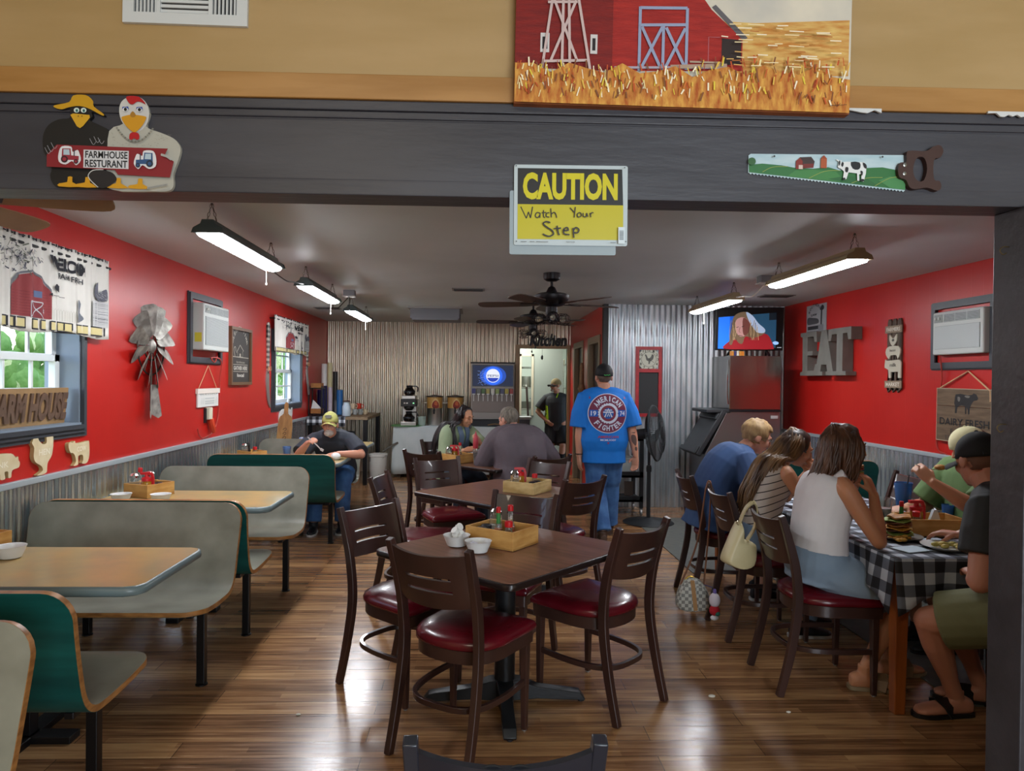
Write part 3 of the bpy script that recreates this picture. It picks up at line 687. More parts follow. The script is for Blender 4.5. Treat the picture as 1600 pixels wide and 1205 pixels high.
# ================================================================== booths along the left wall
LAMG = mat('grey_green_laminate', '8C8C7F', 0.3, var='706F63', scale=5, lo=0.3, hi=0.7, bump=0.0); TEAL = mat('teal_laminate', '12504A', 0.36, var='0D403C', scale=2.5, stretch=(1, 1, 9)); PLYE = mat('plywood_edge', 'A5733F', 0.4, var='7E5228', scale=14, stretch=(1, 1, 4)); STEELB = mat('black_steel', '0D0C0E', 0.38, 0.2)
BX0, BX1 = -2.40, -1.262
def make_bench(face=1):
    """bent plywood bench, length along x, open side towards +y if face = 1"""
    t = T('booth_bench', 'x', 'bench')
    prof = spline([(-0.10, 0.865, 0), (-0.08, 0.75, 0), (-0.045, 0.60, 0), (-0.012, 0.49, 0), (0.035, 0.438, 0), (0.11, 0.425, 0), (0.27, 0.432, 0), (0.42, 0.45, 0), (0.47, 0.45, 0)], 5)
    L0, L1 = -0.569, 0.569; n = len(prof); s_ = [0]
    for i in range(1, n): s_.append(s_[-1] + (prof[i] - prof[i - 1]).length)
    tot = s_[-1]
    def ins(s):
        r = 0.10; e = 0.0
        for q in (s, tot - s):
            if q < r: e = max(e, r - math.sqrt(max(0, r * r - (r - q) ** 2)))
        e += 0.012 * math.sin(PI * min(1, s / tot))
        return e
    # finer at both ends for the round corners
    ss = sorted(set([0.0, 0.003, 0.01, 0.02, 0.035, 0.055, 0.08, 0.1] + [tot - q for q in (0.0, 0.003, 0.01, 0.02, 0.035, 0.055, 0.08, 0.1)] + s_[4:-4]))
    def at_s(s):
        for i in range(1, n):
            if s <= s_[i] + 1e-9:
                f = (s - s_[i - 1]) / max(1e-9, s_[i] - s_[i - 1]); p = prof[i - 1].lerp(prof[i], f); d = (prof[i] - prof[i - 1]).normalized(); return p, V((-d.y, d.x, 0))
        return prof[-1], V((0, 1, 0))
    th = 0.011
    for nm, m_, o0, o1 in (('seat_face', LAMG, 0.0, 0.0012), ('ply_shell', PLYE, -2 * th, 0.0), ('back_face', TEAL, -2 * th - 0.0012, -2 * th)):
        b = nb(); R = []; e = 0.0015 if nm != 'ply_shell' else 0.0
        for s in ss:
            p, nn = at_s(s); x0, x1 = L0 + ins(s) + e, L1 - ins(s) - e; q0, q1 = p + nn * o0, p + nn * o1
            R.append([V((x0, q0.x * face, q0.y)), V((x1, q0.x * face, q0.y)), V((x1, q1.x * face, q1.y)), V((x0, q1.x * face, q1.y))])
        loft(b, R); O(nm, b, m_, t, ang=0.9)
    f = nb(); yr = 0.20 * face
    box(f, L0 + 0.14, L1 - 0.14, yr - 0.02, yr + 0.02, 0.365, 0.402); box(f, -0.03, 0.03, yr - 0.05, yr + 0.05, 0.36, 0.405)
    O('rail', f, STEELB, t, smooth=False, bevel=0.003)
    for x in (L0 + 0.10, L1 - 0.10):
        f = nb(); box(f, x - 0.02, x + 0.02, yr - 0.02, yr + 0.02, 0.01, 0.402); box(f, x - 0.016, x + 0.016, yr - 0.16, yr + 0.16, 0.385, 0.408)
        g = O('leg', f, STEELB, t, smooth=False, bevel=0.003)
        f = nb(); lathe(f, [(0.03, 0), (0.03, 0.006), (0.012, 0.012)], (x, yr, 0), 12); O('foot', f, STEELB, g)
    return t
BG = make_bench(-1); BT = make_bench(1); XC = (BX0 + BX1) / 2; ug = []; ut = []
# y: where the back touches at seat level; grey benches look towards the camera, teal-backed ones away from it
for y, lab in ((1.885, 'grey-fronted booth bench cut off at the picture\'s bottom corner'), (3.77, 'grey-fronted booth bench facing the nearest booth table'), (5.34, 'grey-fronted booth bench facing the booth table with two white bowls and a crate'), (7.80, 'pale bench the man in the yellow-green cap sits on')):
    o = BG if not ug else dup(BG); ug.append(1); o.location = (XC + (0.05 if y < 2 else 0), y, 0); o['label'] = lab; o['group'] = 'bent plywood booth benches'
for y, lab in ((2.37, 'teal-backed booth bench drawn up to the nearest booth table'), (4.06, 'teal-backed booth bench behind the long grey bench, back to the camera'), (6.42, 'teal-backed booth bench opposite the man in the yellow-green cap'), (6.24, 'teal-backed bench on the far side of the room, beyond the checked-cloth table')):
    o = BT if not ut else dup(BT); ut.append(1); o.location = (3.02 if y == 6.24 else XC + (0.02 if y > 6 else 0.0), y, 0); o['label'] = lab; o['group'] = 'bent plywood booth benches'
TTOP = mat('tan_stone_laminate', 'B8985C', 0.3, var='948862', scale=4, lo=0.3, hi=0.7, coat=0.1); VEDGE = mat('grey_blue_vinyl_edge', '5F6E70', 0.35)
def make_booth_table():
    t = T('booth_table', 'x', 'table')
    L0, L1, h = -0.56, 0.62, 0.325
    o = [(L0, -h), (L1 - 0.06, -h), (L1 - 0.018, -h + 0.018), (L1, -h + 0.06), (L1, h - 0.05), (L1 - 0.015, h - 0.015), (L1 - 0.05, h), (L0, h)]
    def rg(k, z): return [V((x - math.copysign(k, x), y - math.copysign(k, y), z)) for x, y in o]
    b = nb(); loft(b, [rg(0.012, 0.705), rg(0.002, 0.711), rg(0, 0.724), rg(0.002, 0.737), rg(0.010, 0.744)]); O('table_edge', b, VEDGE, t, ang=0.9)
    b = nb(); prism(b, [(x - math.copysign(0.012, x), y - math.copysign(0.012, y)) for x, y in o], Matrix.Translation((0, 0, 0.7435)), 0.0015); O('tabletop', b, TTOP, t, smooth=False)
    b = nb(); box(b, -0.02, 0.02, -0.25, 0.25, 0.68, 0.705); box(b, -0.52, 0.3, -0.02, 0.02, 0.665, 0.705); O('bracket', b, STEELB, t, smooth=False)
    b = nb(); box(b, -0.03, 0.03, -0.03, 0.03, 0.03, 0.68); box(b, -0.04, 0.04, -0.25, 0.25, 0.0, 0.03); box(b, -0.25, 0.2, -0.04, 0.04, 0.0, 0.03); O('pedestal', b, STEELB, t, smooth=False, bevel=0.003)
    return t
BTB = make_booth_table()
for i, (y, lab) in enumerate(((3.03, 'nearest booth table, tan with a blue-grey edge, a white bowl at the picture\'s edge'), (4.70, 'tan booth table carrying two white bowls beside a crate'), (6.96, 'booth table the man in the yellow-green cap eats at'), (8.62, 'small table behind the bench of the man in the yellow-green cap, with a cutting board'), (6.83, 'booth table by the far wall, beyond the checked-cloth table'))):
    o = BTB if i == 0 else dup(BTB); o.location = (3.10 if i == 4 else -1.885, y, 0); o.rotation_euler = (0, 0, PI if i == 4 else 0); o['label'] = lab; o['group'] = 'booth tables by the corrugated wainscot'
# ================================================================== signs and decoration on the beam and upper wall
def slab_obj(name, poly, M, t, m, parent=None, side=None, bevel=0.0):
    b = nb(); prism(b, poly, M, t, 0, None if side is None else 1)
    return O(name, b, m if side is None else [m, side], parent, smooth=False, bevel=bevel, world=True)
def FX(x, y, z, s=1): return fr((x, y, z), (1, 0, 0), (0, 0, 1))          # faces the camera (-Y)
def FL(y, z, off=0.0): return fr((XL + off, y, z), (0, 1, 0), (0, 0, 1))  # left wall, faces +X
def FR(y, z, off=0.0): return fr((XR - off, y, z), (0, -1, 0), (0, 0, 1)) # right wall, faces -X
def pix(pts, x0, y0, k, flip=True):
    """outline read off the photo in its own pixels, scaled to metres about x0, y0"""
    return [((x - x0) * k, (y0 - y) * k) for x, y in pts]
BK = YF / FPX                                             # metres per pixel on the beam's face
# --- barn painting (plain farm scene on canvas)
pa = P(803, 160, Y=YF - 0.04); K = (YF - 0.04) / FPX
t = T('canvas_painting', 'canvas painting of a red barn in a golden field, hung above the beam', 'painting', (pa.x, YF - 0.04, pa.z))
M = fr((pa.x, YF - 0.042, pa.z - 0.003), (1, 0, -0.012), (0.012, 0, 1)); w, h = 530 * K, 0.60
b = nb(); box(b, 0, w, 0, h, -0.038, 0, M=M); O('canvas', b, mat('canvas_edge', '7A4526', 0.8, var='96552C', scale=14), t, smooth=False, world=True)
a = Art(); GR1 = mat('painted_field', 'B8762F', 0.75, var='D9B66A', scale=14, stretch=(1, 1, 5), lo=0.3, hi=0.7, bump=0.3, bscale=60)
GR2 = mat('painted_grass', 'A4501C', 0.75, var='D8A24A', scale=26, stretch=(2.5, 1, 0.8), lo=0.3, hi=0.7, bump=0.4, bscale=60)
BARN1 = mat('painted_barn_red', '8E1A14', 0.7, var='A3241A', scale=12, stretch=(1, 1, 6), bump=0.2, bscale=50); BARN2 = mat('painted_barn_side', '6E120F', 0.7, var='801811', scale=12, stretch=(1, 1, 6), bump=0.2, bscale=50)
q = lambda pts: pix(pts, 803, 160, K)
a.poly([(0, 0.1), (w, 0.1), (w, h), (0, h)], mat('painted_sky', 'B9B4A8', 0.75, var='D3C9B4', scale=5))
a.poly(q([(1100, 108), (1330, 100), (1330, 12), (1180, 22), (1050, 20)]), GR1)
a.poly(q([(803, 105), (955, 105), (955, -150), (803, -120)]), BARN2)
a.poly(q([(955, 105), (1160, 98), (1160, 48), (1110, 4), (1062, -60), (1010, -150), (955, -150)]), BARN1)
a.poly(q([(1110, 0), (1116, -4), (1168, 46), (1160, 50)]), '5E5A5C')
a.poly(q([(1127, 90), (1158, 88), (1158, 50), (1127, 48)]), '2C1F1C'); a.line(q([(1106, 88), (1106, 47), (1124, 47)]), 0.003, 'A8555A')
for x0, x1 in ((842, 856), (920, 931)): a.rect((x0 - 803) * K, (160 - 80) * K, (x1 - 803) * K, (160 - 50) * K, 'C9C4C0'); a.rect((x0 + 3 - 803) * K, (160 - 75) * K, (x1 - 3 - 803) * K, (160 - 56) * K, '221C1E')
DB = '8F97B0'
for seg in (((997, 104), (997, 4)), ((1071, 100), (1071, 4)), ((997, 6), (1071, 4)), ((997, 33), (1071, 30)), ((1034, 102), (1034, 33)), ((1000, 100), (1032, 35)), ((1000, 36), (1030, 98)), ((1038, 98), (1068, 36)), ((1038, 36), (1068, 96))): a.line(q(seg), 0.009, DB)
a.line(q([(958, 101), (1130, 95)]), 0.007, 'A59AA6'); a.line(q([(1046, 97), (1135, 92)]), 0.012, 'A58C78'); a.line(q([(1076, 88), (1130, 88)]), 0.006, 'A58C78')
for seg in (((845, 108), (864, -40)), ((920, 106), (893, -40)), ((876, 112), (876, -40)), ((852, 4), (898, 2)), ((862, 0), (900, 95)), ((896, 0), (858, 95)), ((845, 96), (918, 92)), ((888, 100), (884, -20))): a.line(q(seg), 0.008, 'C3ABA6')
a.poly(q([(803, 160), (1330, 160), (1330, 108)] + [(1330 - 27.7 * i, 104 + 9 * math.sin(i * 2.3) - (6 if i < 8 else 0)) for i in range(1, 19)] + [(803, 100)]), GR2)
r = random.Random(5)
for i in range(330):
    x = r.uniform(806, 1326); y = r.uniform(88, 152) if x > 1080 else r.uniform(104, 152); l = r.uniform(6, 16); dx = r.uniform(-5, 5)
    a.line(q([(x, y), (x + dx, y - l)]), r.uniform(0.002, 0.005), r.choice(['E8D9A0', 'D8B04C', 'C8702A', 'F0E4C4', 'B84E1E', 'D9C23E', '9A3A18']) if r.random() < 0.85 else '7B4A2A', same=i % 12 != 0)
for i in range(60):
    x = r.uniform(1120, 1296); y = r.uniform(30, 95); a.line(q([(x, y), (x + r.uniform(8, 26), y + r.uniform(-1, 1))]), 0.003, r.choice(['E4D0A0', 'CFA05A', 'EADFC2', 'A8642A']), same=i % 12 != 0)
a.line(q([(1296, 152), (1322, 150)]), 0.0015, '3A241C'); a.line(q([(1302, 146), (1306, 154), (1312, 148)]), 0.0015, '3A241C', same=True)
a.build('painted_scene', M, t, rough=0.7)
# --- white register grille
g = P(192, 35, Y=YF - 0.01); kk = (YF - 0.01) / FPX
t = T('air_register', 'white louvred air register high on the wood panelling', 'vent', (g.x, YF, g.z))
M = fr((g.x, YF - 0.002, g.z), (1, 0, -0.012), (0.012, 0, 1)); b = nb(); gw, gh = 189 * kk, 0.20
for (x0, x1, y0, y1) in ((0, gw, 0, 0.033), (0, gw, gh - 0.033, gh), (0, 0.033, 0.033, gh - 0.033), (gw - 0.033, gw, 0.033, gh - 0.033), (0.102, 0.113, 0.033, gh - 0.033), (gw - 0.118, gw - 0.106, 0.033, gh - 0.033)): box(b, x0, x1, y0, y1, 0, 0.012, M=M)
O('frame', b, mat('register_white', 'C9CBC8', 0.45), t, smooth=False, world=True)
b = nb()
for (xa, xb) in ((0.035, 0.102), (gw - 0.106, gw - 0.035)):
    for i in range(6): x = xa + (xb - xa) * (i + 0.4) / 6; box(b, x, x + 0.005, 0.03, gh - 0.03, 0.0, 0.009, M=M)
for i in range(9): y = 0.036 + i * 0.0155; box(b, 0.113, gw - 0.118, y, y + 0.009, 0.0, 0.007, M=M)
O('louvres', b, MC['register_white'], t, smooth=False, world=True); b = nb(); box(b, 0.03, gw - 0.03, 0.03, gh - 0.03, -0.001, 0.001, M=M); O('duct', b, mat('dark_duct', '1A1716', 0.8), t, smooth=False, world=True)

# --- crow and hen plaque
k = (YF - 0.02) / FPX; c0 = P(60, 293, Y=YF - 0.02)
t = T('wooden_plaque', 'painted plaque of a yellow-hatted crow and a white hen with a red board', 'sign', (c0.x, YF, c0.z))
M = fr((c0.x, YF - 0.001, c0.z), (1, 0, -0.011), (0.011, 0, 1)); q = lambda pts: pix([(40 + x / 6.4, 140 + y / 6.4) for x, y in pts], 60, 293, k)
crow = sp2(q([(250, 925), (225, 850), (240, 790), (215, 700), (160, 620), (150, 470), (200, 360), (300, 300), (400, 285), (410, 230), (400, 190), (330, 205), (262, 188), (262, 165), (400, 130), (440, 60), (560, 52), (630, 100), (640, 165), (735, 235), (725, 252), (620, 215), (625, 260), (600, 300), (700, 345), (790, 400), (800, 520), (780, 700), (840, 790), (890, 880), (880, 960), (600, 965), (320, 965)]), 3)
hen = sp2(q([(790, 400), (930, 320), (885, 210), (905, 110), (980, 58), (1080, 58), (1150, 120), (1178, 220), (1150, 345), (1290, 400), (1420, 455), (1485, 540), (1470, 650), (1420, 800), (1425, 910), (1380, 970), (1220, 980), (800, 965), (780, 700)]), 3)
slab_obj('crow', crow, M, 0.012, mat('crow_black', '141210', 0.6), t); slab_obj('hen', hen, M @ Matrix.Translation((0, 0, 0.0004)), 0.0125, mat('hen_white', 'A9A79B', 0.6), t)
a = Art()
a.poly(sp2(q([(885, 210), (905, 110), (980, 60), (1080, 60), (1150, 120), (1176, 220), (1150, 330), (1060, 400), (930, 330)]), 3), 'C0BEB8')
a.poly(sp2(q([(262, 188), (262, 165), (400, 130), (440, 64), (560, 56), (630, 110), (640, 165), (735, 235), (720, 250), (600, 190), (500, 165), (400, 180), (330, 203)]), 3), 'BE8F12')
a.poly(q([(415, 255), (440, 240), (600, 250), (605, 275), (540, 360), (510, 382), (480, 365)]), 'C89A1E')
for x in (475, 545): a.ell(*q([(x, 208)])[0], 0.0085, 0.0075, 'C8D4CC'); a.ell(*q([(x + 3, 212)])[0], 0.004, 0.005, '4E8A80'); a.ell(*q([(x + 3, 212)])[0], 0.0018, 0.0022, '101010')
for x in (497, 533): a.ell(*q([(x, 268)])[0], 0.0014, 0.002, '40300A')
a.poly(sp2(q([(960, 62), (1080, 60), (1148, 130), (1100, 110), (1060, 110), (1025, 136), (985, 125)]), 3), 'A80E12')
a.poly(sp2(q([(915, 275), (940, 255), (1000, 240), (1040, 238), (1140, 250), (1155, 270), (1120, 340), (1060, 405), (1030, 408), (960, 350)]), 3), 'C28A14')
a.poly(sp2(q([(1000, 235), (1025, 205), (1055, 240), (1040, 262), (1012, 262)]), 3), 'A07020')
for x in (953, 1090):
    a.poly(q([(x - 28, 165), (x + 28, 160), (x + 32, 185), (x - 30, 190)]), '24408E'); a.ell(*q([(x, 190)])[0], 0.0075, 0.006, 'E8E8E8'); a.ell(*q([(x + 2, 190)])[0], 0.005, 0.0052, '141414')
a.poly(sp2(q([(1000, 480), (1005, 430), (1040, 412), (1090, 425), (1095, 475), (1070, 485), (1048, 472), (1025, 487)]), 3), 'A81218')
for i in range(22):
    f = i / 21; x = 880 + 345 * f; y = 375 + 130 * (1 - (2 * f - 1) ** 2); a.ell(*q([(x, y)])[0], 0.0035, 0.003, '6E6E66' if i % 2 else '8A8A80', 8, same=i > 0)
r = random.Random(9)
for i in range(60):
    x = r.uniform(820, 1450); y = r.uniform(420, 545)
    if abs(x - 1045) < 190 and y < 500: continue
    a.line(q([(x, y), (x + r.uniform(6, 18), y + r.uniform(-8, 8))]), 0.0007, '77776E', same=i > 0)
for x0 in (440, 610, 910, 1120):
    a.poly(sp2(q([(x0 - 105, 935), (x0 - 30, 920), (x0 - 25, 870), (x0 + 20, 870), (x0 + 20, 920), (x0 + 95, 965), (x0 - 110, 965)]), 2), 'C48E12')
a.poly(sp2(q([(615, 850), (660, 805), (760, 795), (850, 820), (890, 880), (860, 920), (790, 965), (700, 965), (650, 910)]), 3), '1E1B1C'); a.line(sp2(q([(712, 965), (640, 900), (615, 850), (660, 800), (760, 790)]), 3, False), 0.0025, 'BBBBB8')
a.poly(q([(215, 660), (310, 560), (1000, 566), (1380, 566), (1345, 640), (1440, 690), (1405, 848), (900, 835), (870, 790), (215, 778)]), '7E1B22')
a.rect(*(q([(568, 778)])[0] + q([(1003, 602)])[0]), 'C4C4C6'); TX = lambda s, x0, y0, x1, y1, c, bd=0.02: a.text(s, *(q([(x0, y1)])[0] + q([(x1, y0)])[0]), c, bd)
TX('FARMHOUSE', 585, 612, 992, 682, '121214'); TX('RESTURANT', 585, 698, 992, 770, '121214')
def tractor(cx, cy, body, tyre, s):
    e = lambda x, y: q([(cx + x * s, cy + y)])[0]
    a.poly(sp2([e(-110, -20), e(-80, -90), e(10, -90), e(25, -40), e(70, -60), e(90, -30), e(105, 40), e(60, 90), e(20, 50), e(-40, 85), e(-105, 60)], 3), 'D4D2D4')
    a.poly([e(-75, -70), e(5, -72), e(12, -5), e(85, 0), e(85, 40), e(-80, 40)], body); a.poly([e(-62, -62), e(-6, -62), e(0, -8), e(-62, -8)], 'A9BCC6'); a.rect(*(e(42 - 5, 0) if s > 0 else e(42 + 5, 0)), *(e(42 + 5, -62) if s > 0 else e(42 - 5, -62)), '3A3A44')
    for x, y, rr in ((-50, 35, 0.0105), (62, 55, 0.007)): a.ell(*e(x, y), rr, rr, tyre); a.ell(*e(x, y), rr * 0.55, rr * 0.55, body)
tractor(440, 668, '8E2A38', '3A1A20', 1); tractor(1165, 690, '2E4E78', '222C3A', -1)
for (x, y) in ((240, 620), (265, 600), (300, 570), (670, 520), (710, 500), (750, 510)): a.line(sp2(q([(x - 30, y - 20), (x + 5, y + 40), (x + 30, y + 10)]), 3, False), 0.0012, '9A9AA0')
for i in range(9): a.ell(*q([(1335 + i * 11, 630 + abs(i - 4) * 2 + i * 5)])[0], 0.0025, 0.004, 'B0B0AA', 8, same=i > 0)
for i in range(14): a.ell(*q([(1210 + i * 14, 955 - (i - 4) * 3)])[0], 0.003, 0.004, '9A9A94', 8, same=i > 0)
a.build('painted_detail', M @ Matrix.Translation((0, 0, 0.0129)), t)

# --- caution sign and the white board behind it
k = (YF - 0.02) / FPX; c0 = P(803, 382, Y=YF - 0.02)
t = T('caution_sign', 'black and yellow sign telling people to watch their step, screwed to the beam', 'sign', (c0.x, YF, c0.z))
M = fr((c0.x, YF - 0.009, c0.z), (1, 0, 0.005), (-0.005, 0, 1)); sw, sh = 179 * k, 126 * k
slab_obj('plate', rrect(sw, sh, 0.006), M, 0.002, mat('sign_white', 'B0BCBF', 0.4), t)
a = Art(); e = lambda x, y: ((x - 160) / 1275 * sw, (1010 - y) / 900 * sh)
a.poly([e(200, 555), e(1385, 555), e(1372, 150), e(200, 150)], '1B1916'); a.poly([e(200, 943), e(1388, 943), e(1386, 553), e(200, 553)], 'B5AB06')
a.text('CAUTION', *(e(258, 500)), *(e(1322, 196)), 'C4BA08', 0.045)
def hand(strokes, w, col='1F1508'):
    for i, s in enumerate(strokes): a.line(sp2([e(x, y) for x, y in s], 4, False) if len(s) > 2 else [e(x, y) for x, y in s], w, col)
HWt = 0.0032
hand([[(235, 582), (298, 712)], [(298, 712), (322, 640)], [(322, 640), (345, 708)], [(345, 708), (368, 582)], [(450, 652), (415, 648), (398, 685), (425, 705), (452, 670)], [(452, 650), (450, 705)], [(490, 620), (490, 690), (508, 700)], [(470, 650), (520, 645)], [(555, 648), (525, 655), (520, 690), (555, 697)], [(570, 600), (578, 700)], [(576, 665), (605, 645), (625, 660), (638, 705)],
      [(785, 590), (835, 645)], [(845, 582), (832, 700)], [(885, 645), (865, 668), (880, 695), (910, 680), (905, 650), (885, 645)], [(932, 648), (935, 685), (965, 690), (972, 650)], [(972, 648), (985, 692)], [(1010, 648), (1018, 695)], [(1014, 668), (1030, 645), (1048, 648)]], HWt)
hand([[(565, 762), (520, 752), (485, 775), (530, 815), (585, 850), (600, 890), (550, 915), (480, 890)], [(640, 795), (655, 880), (670, 898)], [(605, 830), (685, 822)], [(715, 850), (765, 845), (750, 815), (715, 840), (720, 885), (780, 895)], [(818, 820), (828, 930)], [(822, 850), (850, 815), (885, 840), (865, 875), (830, 868)]], 0.0046)
a.poly([e(1325, 990), e(1400, 990), e(1400, 805), e(1325, 805)], 'C6D2D6')
for i in range(13): a.rect(*e(1337, 845 + i * 8 + 5), *e(1385, 845 + i * 8 + (1 if i % 3 else 0)), '4A5054', same=i > 0)
a.text('MADE IN USA', *e(742, 986), *e(840, 970), '33383A'); 
for (x, y) in ((180, 138), (1390, 143), (186, 978), (1407, 968)): a.ell(*e(x, y), 0.0022, 0.0022, '55595C', 10)
for x0, x1 in ((235, 300), (335, 388), (405, 540), (1235, 1295)): a.line([e(x0, 980), e(x1, 981)], 0.0016, '3F4548', same=x0 > 235)
a.build('printing', M @ Matrix.Translation((0, 0, 0.002)), t, rough=0.35)
c1 = P(796, 397, Y=YF - 0.01)
o = slab_obj('backing_board', rrect(168 * k, 100 * k, 0.006), fr((c1.x, YF - 0.003, c1.z), (1, 0, 0.005), (-0.005, 0, 1)), 0.003, mat('plate_back', '8C9AA0', 0.45)); tag(o, 'plain grey-white plate peeking out under the caution sign', 'sign')

# --- painted hand saw
k = (YF - 0.02) / FPX; c0 = P(1171, 290, Y=YF - 0.02)
t = T('painted_saw', 'old hand saw painted with a farm and a cow, hung on the beam', 'saw', (c0.x, YF, c0.z))
M = fr((c0.x, YF - 0.003, c0.z), (1, 0, -0.011), (0.011, 0, 1)); q = lambda pts: pix([(1100 + x / 3.2, 180 + y / 3.2) for x, y in pts], 1171, 290, k)
top = [(228, 188), (1030, 166)]; teeth = []; n = 46
for i in range(n):
    f = i / n; x = 232 + 808 * f; y = 280 + 68 * f; teeth += [(x, y), (x + 9, y + 8)]
blade = [(228, 280)] + teeth + [(1040, 346), (1045, 166), (240, 184), (228, 192)]
slab_obj('blade', q(blade), M, 0.002, mat('saw_sky', '9FBAC2', 0.4, var='B6C8CC', scale=10, stretch=(1, 1, 4)), t)
a = Art()
hill = lambda pts, c: a.poly(q(pts), c)
hill([(230, 240), (300, 232), (400, 238), (480, 250), (560, 250), (640, 240), (700, 255), (840, 238), (920, 232), (1000, 245), (1040, 240), (1040, 344), (232, 278)], '2F6A38')
hill([(470, 262), (560, 255), (680, 262), (720, 300), (700, 312), (430, 292)], '3E7A40'); hill([(640, 300), (720, 284), (830, 284), (910, 334), (760, 320)], '2A6034'); hill([(900, 300), (960, 278), (1040, 290), (1040, 344), (960, 336)], '44804A')
for s in (((540, 300), (620, 262), (700, 256)), ((760, 318), (840, 290), (920, 285)), ((300, 276), (350, 250), (430, 244)), ((880, 330), (960, 286), (1030, 280))): a.line(sp2(q(s), 4, False), 0.0018, '8A9A4A')
a.poly(q([(470, 256), (470, 215), (490, 198), (505, 215), (505, 256)]), '7E2A22'); a.poly(q([(505, 252), (560, 247), (566, 215), (548, 192), (488, 196), (505, 215)]), '3A2A28'); a.poly(q([(484, 256), (484, 235), (506, 235), (506, 256)]), 'C8B4A8'); a.poly(q([(505, 252), (560, 247), (562, 226), (505, 230)]), '6E2420')
a.poly(q([(597, 248), (597, 200), (612, 184), (628, 200), (628, 247)]), 'A4502A'); a.poly(q([(596, 200), (612, 182), (629, 200)]), '8E3E1E'); a.ell(*q([(243, 225)])[0], 0.012, 0.012, '2E5A30')
cow = [(700, 215), (730, 212), (820, 212), (832, 228), (830, 268), (820, 310), (808, 310), (806, 272), (795, 275), (797, 308), (786, 306), (784, 270), (740, 266), (730, 300), (716, 305), (712, 300), (716, 262), (702, 250), (690, 246), (684, 240), (688, 214), (676, 206), (678, 200), (692, 208), (704, 206)]
a.poly(q(cow), 'D6D8D6')
for p in ([(750, 214), (795, 214), (800, 240), (785, 252), (760, 246)], [(706, 214), (714, 222), (708, 240), (700, 230)], [(812, 214), (830, 225), (832, 245), (818, 238)], [(724, 240), (738, 244), (734, 266), (722, 262)], [(688, 212), (694, 210), (694, 228), (688, 234)], [(800, 258), (812, 262), (808, 284)], [(710, 296), (722, 296), (720, 306), (710, 306)], [(798, 300), (818, 300), (818, 310), (800, 310)]): a.poly(sp2(q(p), 2), '1C1C20')
for x in (354, 910): a.ell(*q([(x, 198 if x < 500 else 184)])[0], 0.0032, 0.0032, '3A3C3E', 12)
a.build('painted_farm', M @ Matrix.Translation((0, 0, 0.002)), t, rough=0.45)
hd = sp2(q([(1030, 160), (1060, 150), (1130, 150), (1165, 128), (1200, 118), (1220, 145), (1205, 180), (1172, 195), (1175, 290), (1205, 300), (1214, 330), (1195, 350), (1140, 335), (1080, 345), (1050, 335), (1030, 300), (995, 285), (988, 240), (1000, 212), (1030, 208)]), 3)
hole = sp2(q([(1100, 180), (1125, 190), (1138, 240), (1125, 295), (1100, 305), (1075, 285), (1066, 240), (1078, 195)]), 3)
b = nb(); Mh = M @ Matrix.Translation((0, 0, -0.001))                    # handle with a real finger hole: outer and inner loops bridged
def loopring(z): return [b.verts.new(Mh @ V((x, y, z))) for x, y in hd], [b.verts.new(Mh @ V((x, y, z))) for x, y in hole]
rings = [loopring(z) for z in (0.0, 0.018)]
for z_i, (oo, ii) in enumerate(rings):
    eds = [b.edges.new((l[i], l[(i + 1) % len(l)])) for l in (oo, ii) for i in range(len(l))]
    bmesh.ops.triangle_fill(b, use_beauty=True, edges=eds)
for li in (0, 1):
    A, B_ = rings[0][li], rings[1][li]
    for i in range(len(A)): b.faces.new((A[i], A[(i + 1) % len(A)], B_[(i + 1) % len(A)], B_[i]))
O('handle', b, mat('saw_handle', '3A2119', 0.5), t, smooth=False, world=True)
b = nb()
for x, y in ((1021, 224), (1021, 268)): lathe(b, [(0.0065, 0), (0.006, 0.002), (0.003, 0.003)], n=14, M=M @ Matrix.Translation(V(q([(x, y)])[0]).to_3d() + V((0, 0, 0.017))))
O('screw', b, mat('nickel', '8E8E88', 0.3, 0.9), t, world=True)
# hooks on the post
for i, z in enumerate((1.42, 2.0)):
    b = nb(); x = 1.735 
    tube(b, spline([(x + 0.002, 2.25, z), (x - 0.02, 2.25, z), (x - 0.03, 2.25, z - 0.012), (x - 0.02, 2.25, z - 0.025), (x - 0.008, 2.25, z - 0.02)], 5), 0.0018, 6)
    o = O('screw_hook', b, mat('hook_brass', '7C6A48', 0.35, 0.9)); tag(o, ('small brass screw hook low on the dark post', 'small brass screw hook high on the dark post')[i], 'hook')

